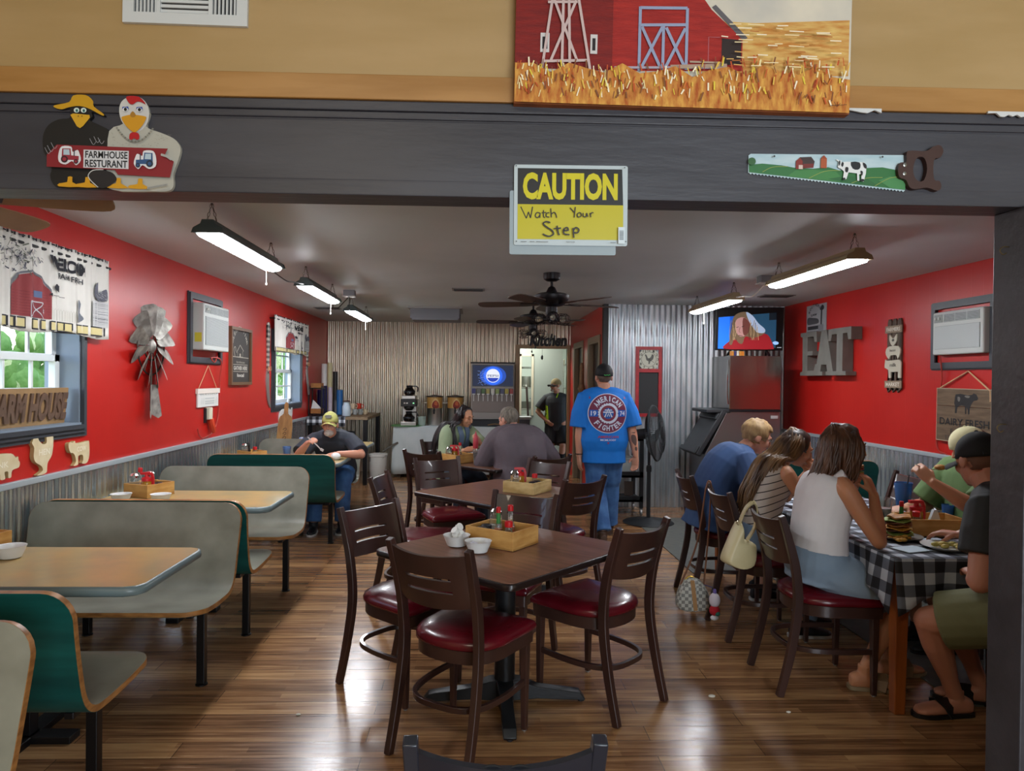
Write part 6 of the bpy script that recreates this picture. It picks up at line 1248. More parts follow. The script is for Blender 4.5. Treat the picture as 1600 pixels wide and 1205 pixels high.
a.poly(sp2([e(*p) for p in ((400, 545), (430, 490), (500, 440), (620, 430), (700, 415), (740, 440), (775, 530), (760, 548), (600, 550))], 3), LT('8E1A22', .6))
a.poly(sp2([e(*p) for p in ((440, 500), (445, 430), (455, 350), (465, 280), (500, 240), (560, 228), (610, 260), (650, 320), (700, 370), (705, 410), (660, 440), (610, 450), (560, 440), (540, 500), (510, 495), (480, 455), (460, 510))], 3), LT('6E5A44', .5))
a.poly(sp2([e(*p) for p in ((560, 230), (612, 262), (655, 325), (705, 375), (700, 408), (650, 405), (620, 370), (590, 320))], 3), LT('A9BCD8', .45)); a.poly(sp2([e(*p) for p in ((480, 340), (495, 290), (545, 275), (590, 320), (595, 380), (560, 430), (520, 440), (490, 400))], 3), LT('B08480', .6)); a.poly(sp2([e(*p) for p in ((540, 280), (590, 320), (595, 380), (560, 430), (540, 400))], 3), LT('6A3A34', .5))
for sg in (((490, 362), (508, 356)), ((530, 358), (550, 348)), ((508, 430), (540, 436))): a.line([e(*sg[0]), e(*sg[1])], 0.006, LT('2A1614', .3))
a.line(sp2([e(*p) for p in ((518, 360), (512, 395), (522, 405))], 3, False), 0.005, LT('7A4A44', .4))
for i in range(16): x = 450 + i * 6 if i < 7 else 585 + (i - 7) * 8; a.line(sp2([e(x, 300 + (i % 4) * 20), e(x - 10 + (i % 3) * 10, 400), e(x + (i % 5) * 6 - 6, 470)], 3, False), 0.006, LT(('8E7858', '4A3A2C', 'B39A74')[i % 3], .5), same=i > 0)
a.poly(sp2([e(*p) for p in ((765, 490), (785, 480), (808, 488), (806, 505), (780, 508))], 3), LT('8EB0E0', .8)); a.rect(*e(800, 536), *e(832, 530), LT('B0B0B8', .5))
a.build('screen_picture', Ms, t)
# ================================================================== ceiling items
t = T('ceiling_unit', 'shallow grey ceiling vent box near the rear wall', 'vent', (-0.5, 9.3, HC)); b = nb(); x0 = P(641, 495, Y=9.2).x; x1 = P(718, 495, Y=9.2).x
box(b, x0, x1, 9.2, 9.9, HC - 0.15, HC); O('housing', b, mat('vent_grey', '6E6F74', 0.5), t, smooth=False, world=True, bevel=0.004)
b = nb(); box(b, x0 - 0.03, x1 + 0.03, 9.15, 9.95, HC - 0.022, HC - 0.0005); O('flange', b, mat('vent_flange', '8E8C88', 0.5), t, smooth=False, world=True)
b = nb(); box(b, x0 + 0.02, x1 - 0.02, 9.19, 9.2, HC - 0.17, HC - 0.15); O('louvre_blade', b, MC['vent_grey'], t, smooth=False, world=True)
for i, (px_, py_, lab) in enumerate(((512, 481, 'dark ceiling vent above the far window'), (732, 452, 'small ceiling vent midway to the rear wall'), (1213, 462, 'ceiling vent near the television'))):
    p = P(px_, py_, Z=HC); t = T('ceiling_vent', lab, 'vent', (p.x, p.y, HC), 0, 'small ceiling vents'); b = nb(); box(b, -0.17, 0.17, -0.10, 0.10, -0.008, 0); O('frame', b, mat('vent_frame', '7A7874', 0.5), t, smooth=False); b = nb()
    for j in range(7): yy = -0.075 + j * 0.025; box(b, -0.15, 0.15, yy - 0.006, yy + 0.004, -0.014, -0.008)
    O('louvres', b, mat('vent_dark', '3E3C3A', 0.6), t, smooth=False)
# kitchen word sign over the doorway and lamp beneath
b = nb(); vs, fs = text_tris('Kitchen', 0.03); p0 = P(842, 541, Y=YB - 0.05); p1 = P(884, 522, Y=YB - 0.05); ax = min(v[0] for v in vs); bx_ = max(v[0] for v in vs); ay = min(v[1] for v in vs); by_ = max(v[1] for v in vs); Mk = fr((p0.x - 0.16, YB - 0.03, p0.z), (1, 0, 0), (0, 0, 1)); WW = p1.x - p0.x + 0.16; HH = p1.z - p0.z
V3 = [b.verts.new(Mk @ V(((x - ax) / (bx_ - ax) * WW + (y - ay) * 0.05, (y - ay) / (by_ - ay) * HH, 0.012))) for x, y in vs]
for f in fs: b.faces.new([V3[i] for i in f])
ex = bmesh.ops.extrude_face_region(b, geom=b.faces[:])
for v in ex['geom']:
    if isinstance(v, bmesh.types.BMVert): v.co.y += 0.012
o = O('word_sign', b, mat('sign_black', '141214', 0.5), None, smooth=False); tag(o, 'black cut-out kitchen lettering over the rear doorway', 'sign')
# ================================================================== kitchen contents seen through the doorway
def shelf_unit(name, x0, x1, y0, y1, zs, label):
    t_ = T(name, label, 'shelf', ((x0 + x1) / 2, (y0 + y1) / 2, 0)); b_ = nb()
    for x in (x0, x1):
        for y in (y0, y1): tube(b_, [(x, y, 0), (x, y, zs[-1] + 0.1)], 0.012, 8)
    O('posts', b_, CHROME, t_, world=True)
    for z in zs:
        b_ = nb(); n_ = 12
        for i in range(n_ + 1): y = y0 + (y1 - y0) * i / n_; tube(b_, [(x0, y, z), (x1, y, z)], 0.004, 5)
        for y in (y0, y1): tube(b_, [(x0, y, z - 0.02), (x1, y, z - 0.02)], 0.006, 5)
        O('wire_shelf', b_, CHROME, t_, world=True)
    return t_
shelf_unit('wire_shelf', 0.55, 1.4, 13.75, 14.2, [0.5, 0.98, 1.40, 1.80], 'chrome wire shelving seen through the kitchen hatch')
shelf_unit('wire_shelf', 1.75, 2.35, 13.5, 13.95, [0.5, 1.0, 1.40, 1.86], 'chrome wire shelving at the edge of the kitchen opening, by the brown door frame')
def pot(x, y, z, r, h, m, lab, cat='pot', nm='stock_pot'):
    t_ = T(nm, lab, cat, (x, y, z)); b_ = nb(); lathe(b_, [(r * 0.95, 0), (r, 0.01), (r, h), (r * 0.96, h), (r * 0.95, 0.02)], n=24); O('pot_body', b_, m, t_)
    for s in (-1, 1): b_ = nb(); tube(b_, [(s * r, -0.04, h * 0.75), (s * (r + 0.03), -0.03, h * 0.78), (s * (r + 0.03), 0.03, h * 0.78), (s * r, 0.04, h * 0.75)], 0.006, 6); O('handle', b_, m, t_)
pot(1.00, 13.98, 1.406, 0.115, 0.21, SSTEEL, 'steel stock pot on the kitchen shelf'); pot(0.98, 13.98, 0.986, 0.13, 0.13, mat('grey_bucket', '7E8078', 0.5), 'grey tub on a lower kitchen shelf'); pot(1.16, 13.98, 0.986, 0.05, 0.25, mat('purple_jug', '4A3A70', 0.4), 'purple jug beside the grey kitchen tub', 'jug', 'jug')
b = nb(); box(b, 1.80, 2.2, 13.55, 13.9, 1.865, 2.02); o = O('carton', b, mat('yellow_carton', 'C9A860', 0.6), None, smooth=False); tag(o, 'yellowish carton on the top shelf at the edge of the kitchen opening', 'box')
b = nb(); box(b, 1.82, 2.2, 13.55, 13.9, 1.406, 1.50); o = O('storage_box', b, mat('pale_box', '8FA09A', 0.5), None, smooth=False); tag(o, 'pale storage box under the yellowish carton', 'box')
b = nb(); tube(b, [(1.02, 12.80, 0.02), (0.93, 12.80, 1.42)], 0.02, 8); o = O('broom_stick', b, mat('dark_stick', '3A2A24', 0.6), None); tag(o, 'dark broom stick leaning beside the kitchen hatch', 'broom')
t = T('kitchen_stand', 'grey stand below the kitchen hatch', 'stand', (0.80, 12.35, 0)); b = nb(); box(b, 0.60, 0.95, 12.2, 12.6, 0, 0.86); O('cabinet_body', b, mat('stand_grey', '5A5A62', 0.5), t, smooth=False, world=True); b = nb(); box(b, 0.58, 0.98, 12.18, 12.62, 0.86, 0.90); O('stand_top', b, mat('stand_top', 'A0A2A2', 0.4), t, smooth=False, world=True)
t = T('prep_cabinet', 'dark low cabinet behind the man in the kitchen doorway', 'cabinet', (1.7, 13.2, 0)); b = nb(); box(b, 1.62, 2.2, 12.95, 13.4, 0, 0.8); O('cabinet_body', b, mat('cabinet_brown', '7A6244', 0.5), t, smooth=False, world=True); b = nb(); box(b, 1.60, 2.22, 12.93, 13.42, 0.8, 0.83); O('cabinet_top', b, SSTEEL, t, smooth=False, world=True)
t = T('pedestal_lamp', 'small bulb hanging from a cord in the kitchen doorway', 'lamp', (1.15, 12.2, 2.6)); b = nb(); tube(b, [(0, 0, 0), (0, 0, -0.62)], 0.003, 5); O('cord', b, BLACKP, t); b = nb(); lathe(b, [(0.01, -0.62), (0.02, -0.64), (0.02, -0.68), (0.005, -0.7)], n=10); O('bulb_holder', b, BLACKP, t)
# carved brown post ornament between the doorways
b = nb(); r = random.Random(6)
lathe(b, [(0.04, 0), (0.035, 0.3), (0.045, 0.55), (0.03, 0.62), (0.06, 0.68), (0.035, 0.75), (0.03, 1.0), (0.02, 1.05)], (XD - 0.06, 10.05, 0.75), 12); o = O('carved_ornament', b, mat('carved_wood', '6E5136', 0.6, var='8A6A4A', scale=14, bump=0.4, bscale=25), None); tag(o, 'carved brown wooden ornament hung between the two dark doorways', 'wall decoration')

# ================================================================== the corner by the rear wall
GING = gingham('black_gingham', '16171C', 'C9CDD2', '6A6E76', 0.045)
GINGV = gingham('black_gingham_front', '16171C', 'C9CDD2', '6A6E76', 0.045, (0, 2))
tx0, tx1, ty0, ty1, tz = -2.42, -1.55, 10.2, 11.6, 0.985
t = T('corner_table', 'dark shelf table in the rear corner under a checked cloth', 'table', (tx0, ty0, 0)); b = nb(); box(b, tx0, tx1, ty0 + 0.01, ty1, tz - 0.04, tz); O('tabletop', b, mat('rough_top', '8A7458', 0.6, var='6E5A40', scale=9), t, smooth=False, world=True)
for x in (tx0 + 0.04, tx1 - 0.04):
    for y in (ty0 + 0.06, ty1 - 0.05): b = nb(); box(b, x - 0.03, x + 0.03, y - 0.03, y + 0.03, 0, tz - 0.04); O('leg', b, STEELB, t, smooth=False, world=True)
b = nb(); box(b, tx0 + 0.02, tx1 - 0.25, ty0 + 0.1, ty1, 0.38, 0.41); O('lower_shelf', b, STEELB, t, smooth=False, world=True)
b = nb(); n = 60; g = []
for i in range(n + 1):
    x = tx0 + (tx1 - 0.32 - tx0) * i / n; w_ = 0.008 * math.sin(x * 60); g.append([b.verts.new(p) for p in ((x, ty0 + 0.35, tz + 0.003), (x, ty0, tz + 0.003), (x, ty0 - 0.008 + w_ * 0.5, tz - 0.06), (x, ty0 - 0.01 + w_, tz - 0.13 - 0.01 * math.sin(x * 9)))])
for i in range(n):
    for j in range(3): b.faces.new((g[i][j], g[i][j + 1], g[i + 1][j + 1], g[i + 1][j]))
o = O('tablecloth', b, GINGV, None, ang=0.9); tag(o, 'black and white checked cloth over the corner table edge', 'tablecloth'); sd = o.modifiers.new('thick', 'SOLIDIFY'); sd.thickness = 0.002
# cup rack and stacks of cups
def cup_stack(x, y, z, r, h, col, lab, n=6, cat='cup stack', nm='cup_tower'):
    t_ = T(nm, lab, cat, (x, y, z), 0, 'stacked paper and foam cups'); pr = [(r * 0.78, 0)]
    k = max(3, int(h / 0.016))
    for i in range(k): zz = h * (i + 1) / k; pr += [(r * 0.93, zz - h / k * 0.25), (r, zz - h / k * 0.2), (r, zz)]
    b_ = nb(); lathe(b_, pr, n=16); O('nested_cups', b_, paint(col, 0.5) if isinstance(col, str) else col, t_)
WY = 10.75
for (px_, z0, h, col, lab, r) in ((501, 1.38, 0.40, 'D8D6D2', 'tall tower of white foam cups in the rear corner', 0.045), (506.5, 1.0, 0.44, '1A1A5C', 'dark blue cups stacked below the white tower', 0.047), (515, 1.02, 0.80, 'D9CE9E', 'tall cream tower of cups against the corrugated wall', 0.042), (524, 1.0, 0.66, '2E2A28', 'dark ribbed stack of lids and cups', 0.042), (516, 1.0, 0.42, 'B9A9B4', 'pinkish grey stack of small cups', 0.035), (531, 1.0, 0.38, '1F5C94', 'bright blue stack of tumblers near the milk can', 0.05), (525, 1.0, 0.22, '4A4A4E', 'short grey stack of cups beside the blue tumblers', 0.035)):
    p = P(px_, 600, Y=WY if h < 0.6 else 11.2); z0 = tz + 0.001
    if 'white foam' in lab: z0 = tz + 0.38
    cup_stack(p.x, p.y if 'white foam' not in lab else 11.0, z0, r, h, col, lab)
b = nb(); lathe(b, [(0.05, 0.0), (0.05, 0.375)], (P(501, 600, Y=11.0).x, 11.0, tz + 0.001), 16); o = O('cup_dispenser', b, mat('dispenser_blue', '18185A', 0.4), None); tag(o, 'navy tube holding up the tower of white foam cups', 'cup dispenser')
rx0, rx1 = P(482.5, 640, Y=10.4).x, P(503, 640, Y=10.4).x; t = T('wire_rack', 'small dark two-tier rack holding napkins and wooden boxes on the corner table', 'rack', (rx0, 10.4, tz)); b = nb()
for x in (rx0, rx1):
    for y in (10.4, 10.62): box(b, x - 0.008, x + 0.008, y - 0.008, y + 0.008, tz, tz + 0.44)
O('posts', b, STEELB, t, smooth=False, world=True)
for z in (tz + 0.02, tz + 0.40): b = nb(); box(b, rx0, rx1, 10.39, 10.63, z, z + 0.012); O('tier', b, STEELB, t, smooth=False, world=True)
for z, lab in ((tz + 0.034, 'wooden tray in the lower tier of the dark rack'), (tz + 0.413, 'wooden tray on top of the dark rack')): b = nb(); box(b, rx0 + 0.02, rx1 - 0.02, 10.42, 10.6, z, z + 0.07); o = O('wooden_tray', b, mat('orange_pine', 'A8703A', 0.5, var='8A5428', scale=10), None, smooth=False, bevel=0.004); tag(o, lab, 'tray')
b = nb(); prism(b, [(0, 0), (0.16, 0.0), (0.03, 0.13)], fr((rx0 + 0.02, 10.46, tz + 0.106), (1, 0, 0), (0, 0, 1)), 0.004); o = O('napkin', b, mat('paper_white', 'D8D8D6', 0.7), None, smooth=False); tag(o, 'white napkin standing folded in the dark rack', 'napkin')
p = P(540, 650, Y=10.3); t = T('milk_can', 'pale blue-white milk can on the edge of the corner table', 'can', (p.x, 10.36, tz + 0.006)); b = nb(); lathe(b, [(0.055, 0), (0.062, 0.01), (0.062, 0.14), (0.045, 0.175), (0.042, 0.2), (0.055, 0.21)], n=24); O('can_body', b, mat('enamel_pale', 'AEBAC0', 0.4), t); b = nb(); lathe(b, [(0.056, 0.208), (0.056, 0.222), (0.02, 0.23)], n=20); O('lid', b, mat('lid_brown', '4A342C', 0.5), t)
def mug(x, y, z, col, lab, rz=0.0, r=0.037, h=0.085):
    t_ = T('mug', lab, 'mug', (x, y, z), rz, 'coffee mugs'); b_ = nb(); lathe(b_, [(r * 0.85, 0), (r, 0.012), (r, h), (r * 0.9, h), (r * 0.85, 0.015)], n=20); O('cup_body', b_, paint(col, 0.4), t_); b_ = nb(); tube(b_, spline([(r, 0, h * 0.8), (r + 0.03, 0, h * 0.75), (r + 0.03, 0, h * 0.3), (r, 0, h * 0.2)], 4), 0.006, 6); O('handle', b_, paint(col, 0.4), t_)
for i, (px_, col, lab) in enumerate(((547, 'C8B8A4', 'beige mug by the milk can'), (555, '9A9A96', 'grey mug in the front row at the rear corner'), (563, '8A8C86', 'dull grey mug with its handle out, front row'), (570, 'B8A484', 'tan mug at the end of the front row'))): p = P(px_, 660, Y=10.9); mug(p.x, 10.85 + 0.03 * i, tz + 0.001, col, lab, -0.9)
for i, (px_, col, lab) in enumerate(((552, 'D0B89A', 'cream mug sitting on the lower mugs'), (561, 'B8301C', 'red-orange mug on top of the other mugs'))): p = P(px_, 640, Y=10.95); mug(p.x, 10.9 + 0.04 * i, tz + 0.088, col, lab, 0.1)
p = P(585, 745, Z=0.0); t = T('bucket', 'white marbled bucket on the floor by the rear wall', 'bucket', (p.x, 10.75, 0)); p = P(590, 735, Y=10.75); t.location = (p.x, 10.75, 0); b = nb(); lathe(b, [(0.115, 0), (0.12, 0.01), (0.14, 0.36), (0.147, 0.365), (0.147, 0.39), (0.13, 0.395)], n=28); O('pail', b, mat('marbled_white', 'C4C2BA', 0.5, var='8A8780', scale=6, lo=0.55, hi=0.6), t); b = nb(); lathe(b, [(0.15, 0.388), (0.15, 0.402), (0.02, 0.408)], n=28); O('lid', b, mat('pail_lid', 'CFCDC6', 0.5), t)
cable('hose', [(-1.42, 10.9, 0.42), (-1.3, 10.95, 0.5), (-1.2, 11.0, 0.55)], 0.015, mat('grey_hose', '5E5A52', 0.5), 'grey hose running from the white bucket to the counter', 'hose')
b = nb(); lathe(b, [(0.11, 0), (0.13, 0.3), (0.135, 0.3), (0.135, 0.31), (0.1, 0.31)], (-1.98, 10.9, 0.412), 20); o = O('storage_bin', b, mat('slate_bin', '4A5664', 0.5), None); tag(o, 'slate blue bin on the lower shelf of the corner table', 'bin')
# ================================================================== things on the tables
CRW = mat('crate_pine', 'C79A58', 0.55, var='A87638', scale=7, stretch=(1, 1, 4), bump=0.08, bscale=30); CRW2 = mat('crate_pale', 'CBB27C', 0.55, var='A88C54', scale=7, stretch=(1, 1, 4), bump=0.08, bscale=30)
CLEAR = mat('clear_glass', 'E8EEEC', 0.03, trans=0.92, ior=1.3); REDC = paint('B5161C', 0.4); WHP = mat('white_china', 'D6D8D8', 0.3, coat=0.2)
def crate(corner, right, left, h, label, m=CRW):
    """corner: the lower corner nearest the camera; right and left: its two neighbours (floor plan)"""
    c = V((corner[0], corner[1], 0)); r_ = V((right[0], right[1], 0)) - c; l_ = V((left[0], left[1], 0)) - c
    w = r_.length; u = r_.normalized(); v_ = V((-u.y, u.x, 0)); d = l_.length
    t_ = T('wooden_crate', label, 'crate', (c.x, c.y, corner[2]), math.atan2(u.y, u.x), 'wooden condiment crates'); th = 0.011
    b_ = nb(); box(b_, 0, w, 0, d, 0.001, 0.009); O('base', b_, m, t_, smooth=False)
    for (x0, x1, y0, y1) in ((0, w, 0, th), (0, w, d - th, d), (0, th, th, d - th), (w - th, w, th, d - th)): b_ = nb(); box(b_, x0, x1, y0, y1, 0.001, h); O('side', b_, m, t_, smooth=False, bevel=0.002)
    return t_, lambda a, b: c + u * ((.5 + (a - .5) * .72) * w) + v_ * ((.5 + (b - .5) * .72) * d) + V((0, 0, corner[2] + 0.010))
def bottle(p, kind, label, nm=None):
    K_ = {'hot': ('hot_sauce_bottle', 'bottle', 0.019, 0.085, 0.0085, 0.145, 'C8641E', '2E7A3A', 'B5161C'), 'sauce': ('sauce_bottle', 'bottle', 0.022, 0.09, 0.011, 0.15, 'B8562A', None, 'B5161C'), 'pepper': ('pepper_bottle', 'bottle', 0.023, 0.06, 0.015, 0.085, 'C9B040', None, 'B5161C'), 'steak': ('steak_sauce', 'bottle', 0.024, 0.09, 0.012, 0.125, '1E1210', 'C8A850', '141414')}[kind]
    nm_, cat, r, hb, rn, ht, liq, lab, cap = K_; t_ = T(nm_, label, cat, p, 0, None)
    b_ = nb(); lathe(b_, [(r * 0.92, 0), (r, 0.004), (r, hb * 0.8), (rn * 1.2, hb * 1.05), (rn, ht)], n=16); O('glass', b_, CLEAR if kind != 'steak' else mat('brown_glass', '1E110C', 0.1), t_)
    b_ = nb(); lathe(b_, [(r * 0.85, 0.004), (r * 0.9, hb * 0.72), (0.001, hb * 0.73)], n=14); O('liquid', b_, paint(liq, 0.3), t_)
    if lab: b_ = nb(); lathe(b_, [(r * 1.02, hb * 0.2), (r * 1.02, hb * 0.65)], n=16, caps=False) if kind != 'hot' else lathe(b_, [(rn * 1.25, hb * 1.0), (rn * 1.12, ht)], n=14, caps=False); O('label', b_, paint(lab, 0.5), t_)
    b_ = nb(); lathe(b_, [(rn * 1.3, ht - 0.006), (rn * 1.35, ht), (rn * 1.3, ht + 0.02), (rn * 1.0, ht + 0.023)], n=14); O('cap', b_, paint(cap, 0.4), t_)
    return t_
def sugar(p, label):
    t_ = T('sugar_shaker', label, 'shaker', p, 0, None); b_ = nb(); lathe(b_, [(0.030, 0), (0.032, 0.006), (0.031, 0.1), (0.028, 0.115)], n=20); O('glass', b_, CLEAR, t_)
    b_ = nb(); lathe(b_, [(0.027, 0.004), (0.028, 0.06), (0.001, 0.062)], n=16); O('sugar', b_, paint('D4D2CC', 0.8), t_); b_ = nb(); lathe(b_, [(0.030, 0.113), (0.030, 0.128), (0.02, 0.14), (0.005, 0.143)], n=20); O('lid', b_, CHROME, t_); return t_
def jelly(p, label, z=0.0):
    t_ = T('jelly_caddy', label, 'caddy', p, 0, None); b_ = nb(); lathe(b_, [(0.024, 0), (0.026, 0.05), (0.022, 0.055)], n=16); O('jar', b_, mat('dark_jar', '2A1A18', 0.15), t_); b_ = nb(); lathe(b_, [(0.027, 0.052), (0.027, 0.066), (0.02, 0.07)], n=16); O('lid', b_, BLACKP, t_); return t_
def squeeze(p, label, col='A81820', s=1.0):
    t_ = T('ketchup_bottle', label, 'bottle', p, 0, None); b_ = nb(); lathe(b_, [(0.03 * s, 0), (0.032 * s, 0.005), (0.032 * s, 0.12 * s), (0.02 * s, 0.14 * s)], n=18); O('bottle_body', b_, paint(col, 0.35), t_); b_ = nb(); lathe(b_, [(0.022 * s, 0.138 * s), (0.02 * s, 0.152 * s), (0.006 * s, 0.185 * s), (0.004 * s, 0.2 * s)], n=14); O('nozzle', b_, paint(col, 0.35), t_); return t_
def pump(p, label):
    t_ = T('syrup_dispenser', label, 'dispenser', p, 0, None); b_ = nb(); lathe(b_, [(0.032, 0), (0.034, 0.006), (0.034, 0.085), (0.03, 0.1)], n=18); O('jar', b_, mat('amber_syrup', 'B8822A', 0.1, trans=0.4), t_); b_ = nb(); lathe(b_, [(0.033, 0.098), (0.033, 0.118), (0.014, 0.125), (0.012, 0.145)], n=18); box(b_, -0.04, 0.03, -0.011, 0.011, 0.14, 0.155); strip(b_, [(0.03, 0, 0.148), (0.04, 0, 0.12), (0.04, 0, 0.05)], 0.006, 0.008, (0, 1, 0)); O('top_handle', b_, REDC, t_, ang=0.7); return t_
def bowl(p, label, r=0.062, h=0.05, fill=None):
    t_ = T('white_bowl', label, 'bowl', p, 0, 'white bowls of creamers and packets'); b_ = nb(); lathe(b_, [(r * 0.55, 0), (r * 0.7, 0.004), (r * 0.93, h * 0.75), (r, h), (r * 1.03, h + 0.002), (r * 0.95, h), (r * 0.86, h * 0.7), (r * 0.6, 0.008)], n=28); O('bowl_body', b_, WHP, t_); return t_
def creamers(p, n, seed, r=0.03, z=0.05):
    rr = random.Random(seed)
    for i in range(n):
        q = rr.random() * 6.28; d = r * math.sqrt(rr.random()); zz = z * 0.5 + 0.011 * i * 0.75
        b_ = nb(); Mx = Matrix.Translation((p[0] + d * math.cos(q), p[1] + d * math.sin(q), p[2] + zz)) @ Matrix.Rotation(rr.uniform(-0.9, 0.9), 4, 'X') @ Matrix.Rotation(rr.uniform(-0.9, 0.9), 4, 'Y'); lathe(b_, [(0.013, 0), (0.017, 0.02), (0.019, 0.021), (0.0185, 0.023)], n=14, M=Mx)
        o_ = O('creamer_cup', b_, paint('D6D6D2', 0.5), None); tag(o_, 'little white creamer cup heaped in the white bowl beside the crate', 'creamer', 'creamers heaped in the front bowl')
def packets(p, n, seed, lab, group, cols=('D8D4CE', 'C9C9D4', 'D48A90')):
    rr = random.Random(seed)
    for i in range(n):
        b_ = nb(); Mx = Matrix.Translation((p[0] + rr.uniform(-0.02, 0.02), p[1] + rr.uniform(-0.02, 0.02), p[2] + 0.018 + i * 0.006)) @ Matrix.Rotation(rr.random() * 3, 4, 'Z') @ Matrix.Rotation(rr.uniform(-0.35, 0.35), 4, 'X'); box(b_, -0.026, 0.026, -0.017, 0.017, -0.002, 0.002, M=Mx)
        o_ = O('sweetener_packet', b_, paint(cols[i % len(cols)], 0.6), None, smooth=False, bevel=0.001); tag(o_, lab, 'packet', group)
TZ = 0.7456
# front dark table
t, f = crate((0.182, 3.277, TZ), (0.318, 3.459), (-0.012, 3.48), 0.088, 'orange pine crate of bottles on the front dark table')
bottle(f(0.45, 0.58), 'hot', 'hot sauce bottle with a green neck and red cap in the front crate'); bottle(f(0.80, 0.42), 'sauce', 'clear-necked orange sauce bottle with a red cap in the front crate'); bottle(f(0.40, 0.25), 'pepper', 'short pepper jar with a red cap, at the near side of the front crate')
jelly(f(0.12, 0.9), 'black-lidded jar in the far corner of the front crate'); jelly(f(0.52, 0.98), 'second black-lidded jar, farther back in the front crate'); sugar(f(0.92, 0.92), 'glass sugar shaker with a shiny lid in the front crate'); packets(f(0.80, 0.16), 4, 3, 'pink packet stuffed in the near corner of the front crate', 'pink packets in the front crate', ('D87A84', 'E0A0A4'))
p = P(720, 853, Z=TZ); p.x -= 0.02; bowl((p.x, p.y, TZ), 'white bowl heaped with creamers on the front dark table', 0.064, 0.052); creamers((p.x, p.y, TZ), 8, 5, 0.022)
p = P(747, 858, Z=TZ); p.y -= 0.06; p.x -= 0.0; bowl((p.x, p.y, TZ), 'white bowl of sweetener packets, half hidden by the nearest chair', 0.062, 0.052); packets((p.x, p.y, TZ), 5, 8, 'flat packet lying in the bowl nearest the front crate', 'packets in the front bowl')
# middle dark table
t, f = crate((0.411, 4.876, TZ), (0.560, 5.10), (0.214, 5.03), 0.082, 'pale pine crate on the middle dark table', CRW2)
sugar(f(0.1, 0.85), 'sugar shaker in the pale crate of the middle table'); pump(f(0.60, 0.92), 'syrup dispenser with a red handle in the pale crate'); jelly(f(0.3, 0.15), 'black-lidded jar at the near end of the pale crate'); jelly(f(0.64, 0.15), 'black-lidded jar beside the red-capped bottle in the pale crate'); bottle(f(0.97, 0.45), 'pepper', 'red-capped pepper jar at the end of the pale crate')
# the couple's table
t, f = crate((-0.17, 6.64, TZ), (0.0, 6.82), (-0.31, 6.79), 0.085, 'orange crate on the couple\'s table, behind the empty chairs')
sugar(f(0.03, 0.8), 'sugar shaker in the couple\'s crate'); pump(f(0.43, 0.8), 'syrup dispenser with a red handle in the couple\'s crate'); bottle(f(0.88, 0.8), 'sauce', 'red-capped sauce bottle in the couple\'s crate'); jelly(f(0.6, 0.15), 'dark jar in the couple\'s crate')
def tumbler(p, label, r=0.04, h=0.15, glass=None, liq='2A120C', straw=False, fill=0.8):
    t_ = T('tumbler', label, 'cup', p, 0, None); b_ = nb(); lathe(b_, [(r * 0.72, 0), (r * 0.75, 0.004), (r, h), (r * 0.95, h), (r * 0.7, 0.008)], n=24); O('cup_wall', b_, glass or CLEAR, t_)
    b_ = nb(); lathe(b_, [(r * 0.68, 0.009), (r * (0.7 + 0.22 * fill), h * fill), (0.001, h * fill + 0.001)], n=20); O('drink', b_, paint(liq, 0.15), t_)
    if straw: b_ = nb(); tube(b_, [(0.0, 0, 0.02), (r * 0.7, 0.0, h + 0.05)], 0.0035, 6); O('straw', b_, BLACKP, t_)
    return t_
tumbler((0.02, 6.58, TZ), 'tall tumbler of dark cola on the couple\'s table'); p = P(770, 703, Z=TZ + .0); squeeze((p.x, min(p.y, 7.25), TZ), 'red ketchup bottle between the couple')
def plate(p, label, r=0.12, m=None):
    t_ = T('plate', label, 'plate', p, 0, None); b_ = nb(); lathe(b_, [(r * 0.6, 0), (r * 0.65, 0.004), (r, 0.018), (r * 1.01, 0.021), (r * 0.95, 0.02), (r * 0.62, 0.008)], n=36); O('dish', b_, m or WHP, t_); return t_
def food(nm, p, label, cat, col, col2, r, h, seed, n=14):
    rr = random.Random(seed); b_ = nb()
    for i in range(n):
        q = rr.random() * 6.28; d = r * math.sqrt(rr.random()) * 0.85; ball(b_, (p[0] + d * math.cos(q), p[1] + d * math.sin(q), p[2] + h * (0.25 + 0.5 * rr.random()) * (1.2 - d / r)), r * rr.uniform(0.18, 0.36), (1, 0.8, 0.55), 8)
    o_ = O(nm, b_, mat('food_' + col + col2, col, 0.6, var=col2, scale=40, bump=0.3, bscale=80), None); o_['kind'] = 'stuff'; tag(o_, label, cat); return o_
p = (0.30, 6.76, TZ); plate(p, 'plate of food in front of the man in the grey-brown jacket', 0.115); food('plate_food', (0.30, 6.76, TZ + 0.012), 'pile of food on the couple\'s nearer plate', 'food', 'A8A068', '6E7A3A', 0.08, 0.05, 3)
plate((0.02, 7.16, TZ), 'plate in front of the long-haired woman', 0.11); food('plate_food', (0.02, 7.16, TZ + 0.012), 'food on the long-haired woman\'s plate', 'food', 'C8B890', '8E6A3A', 0.07, 0.04, 4)
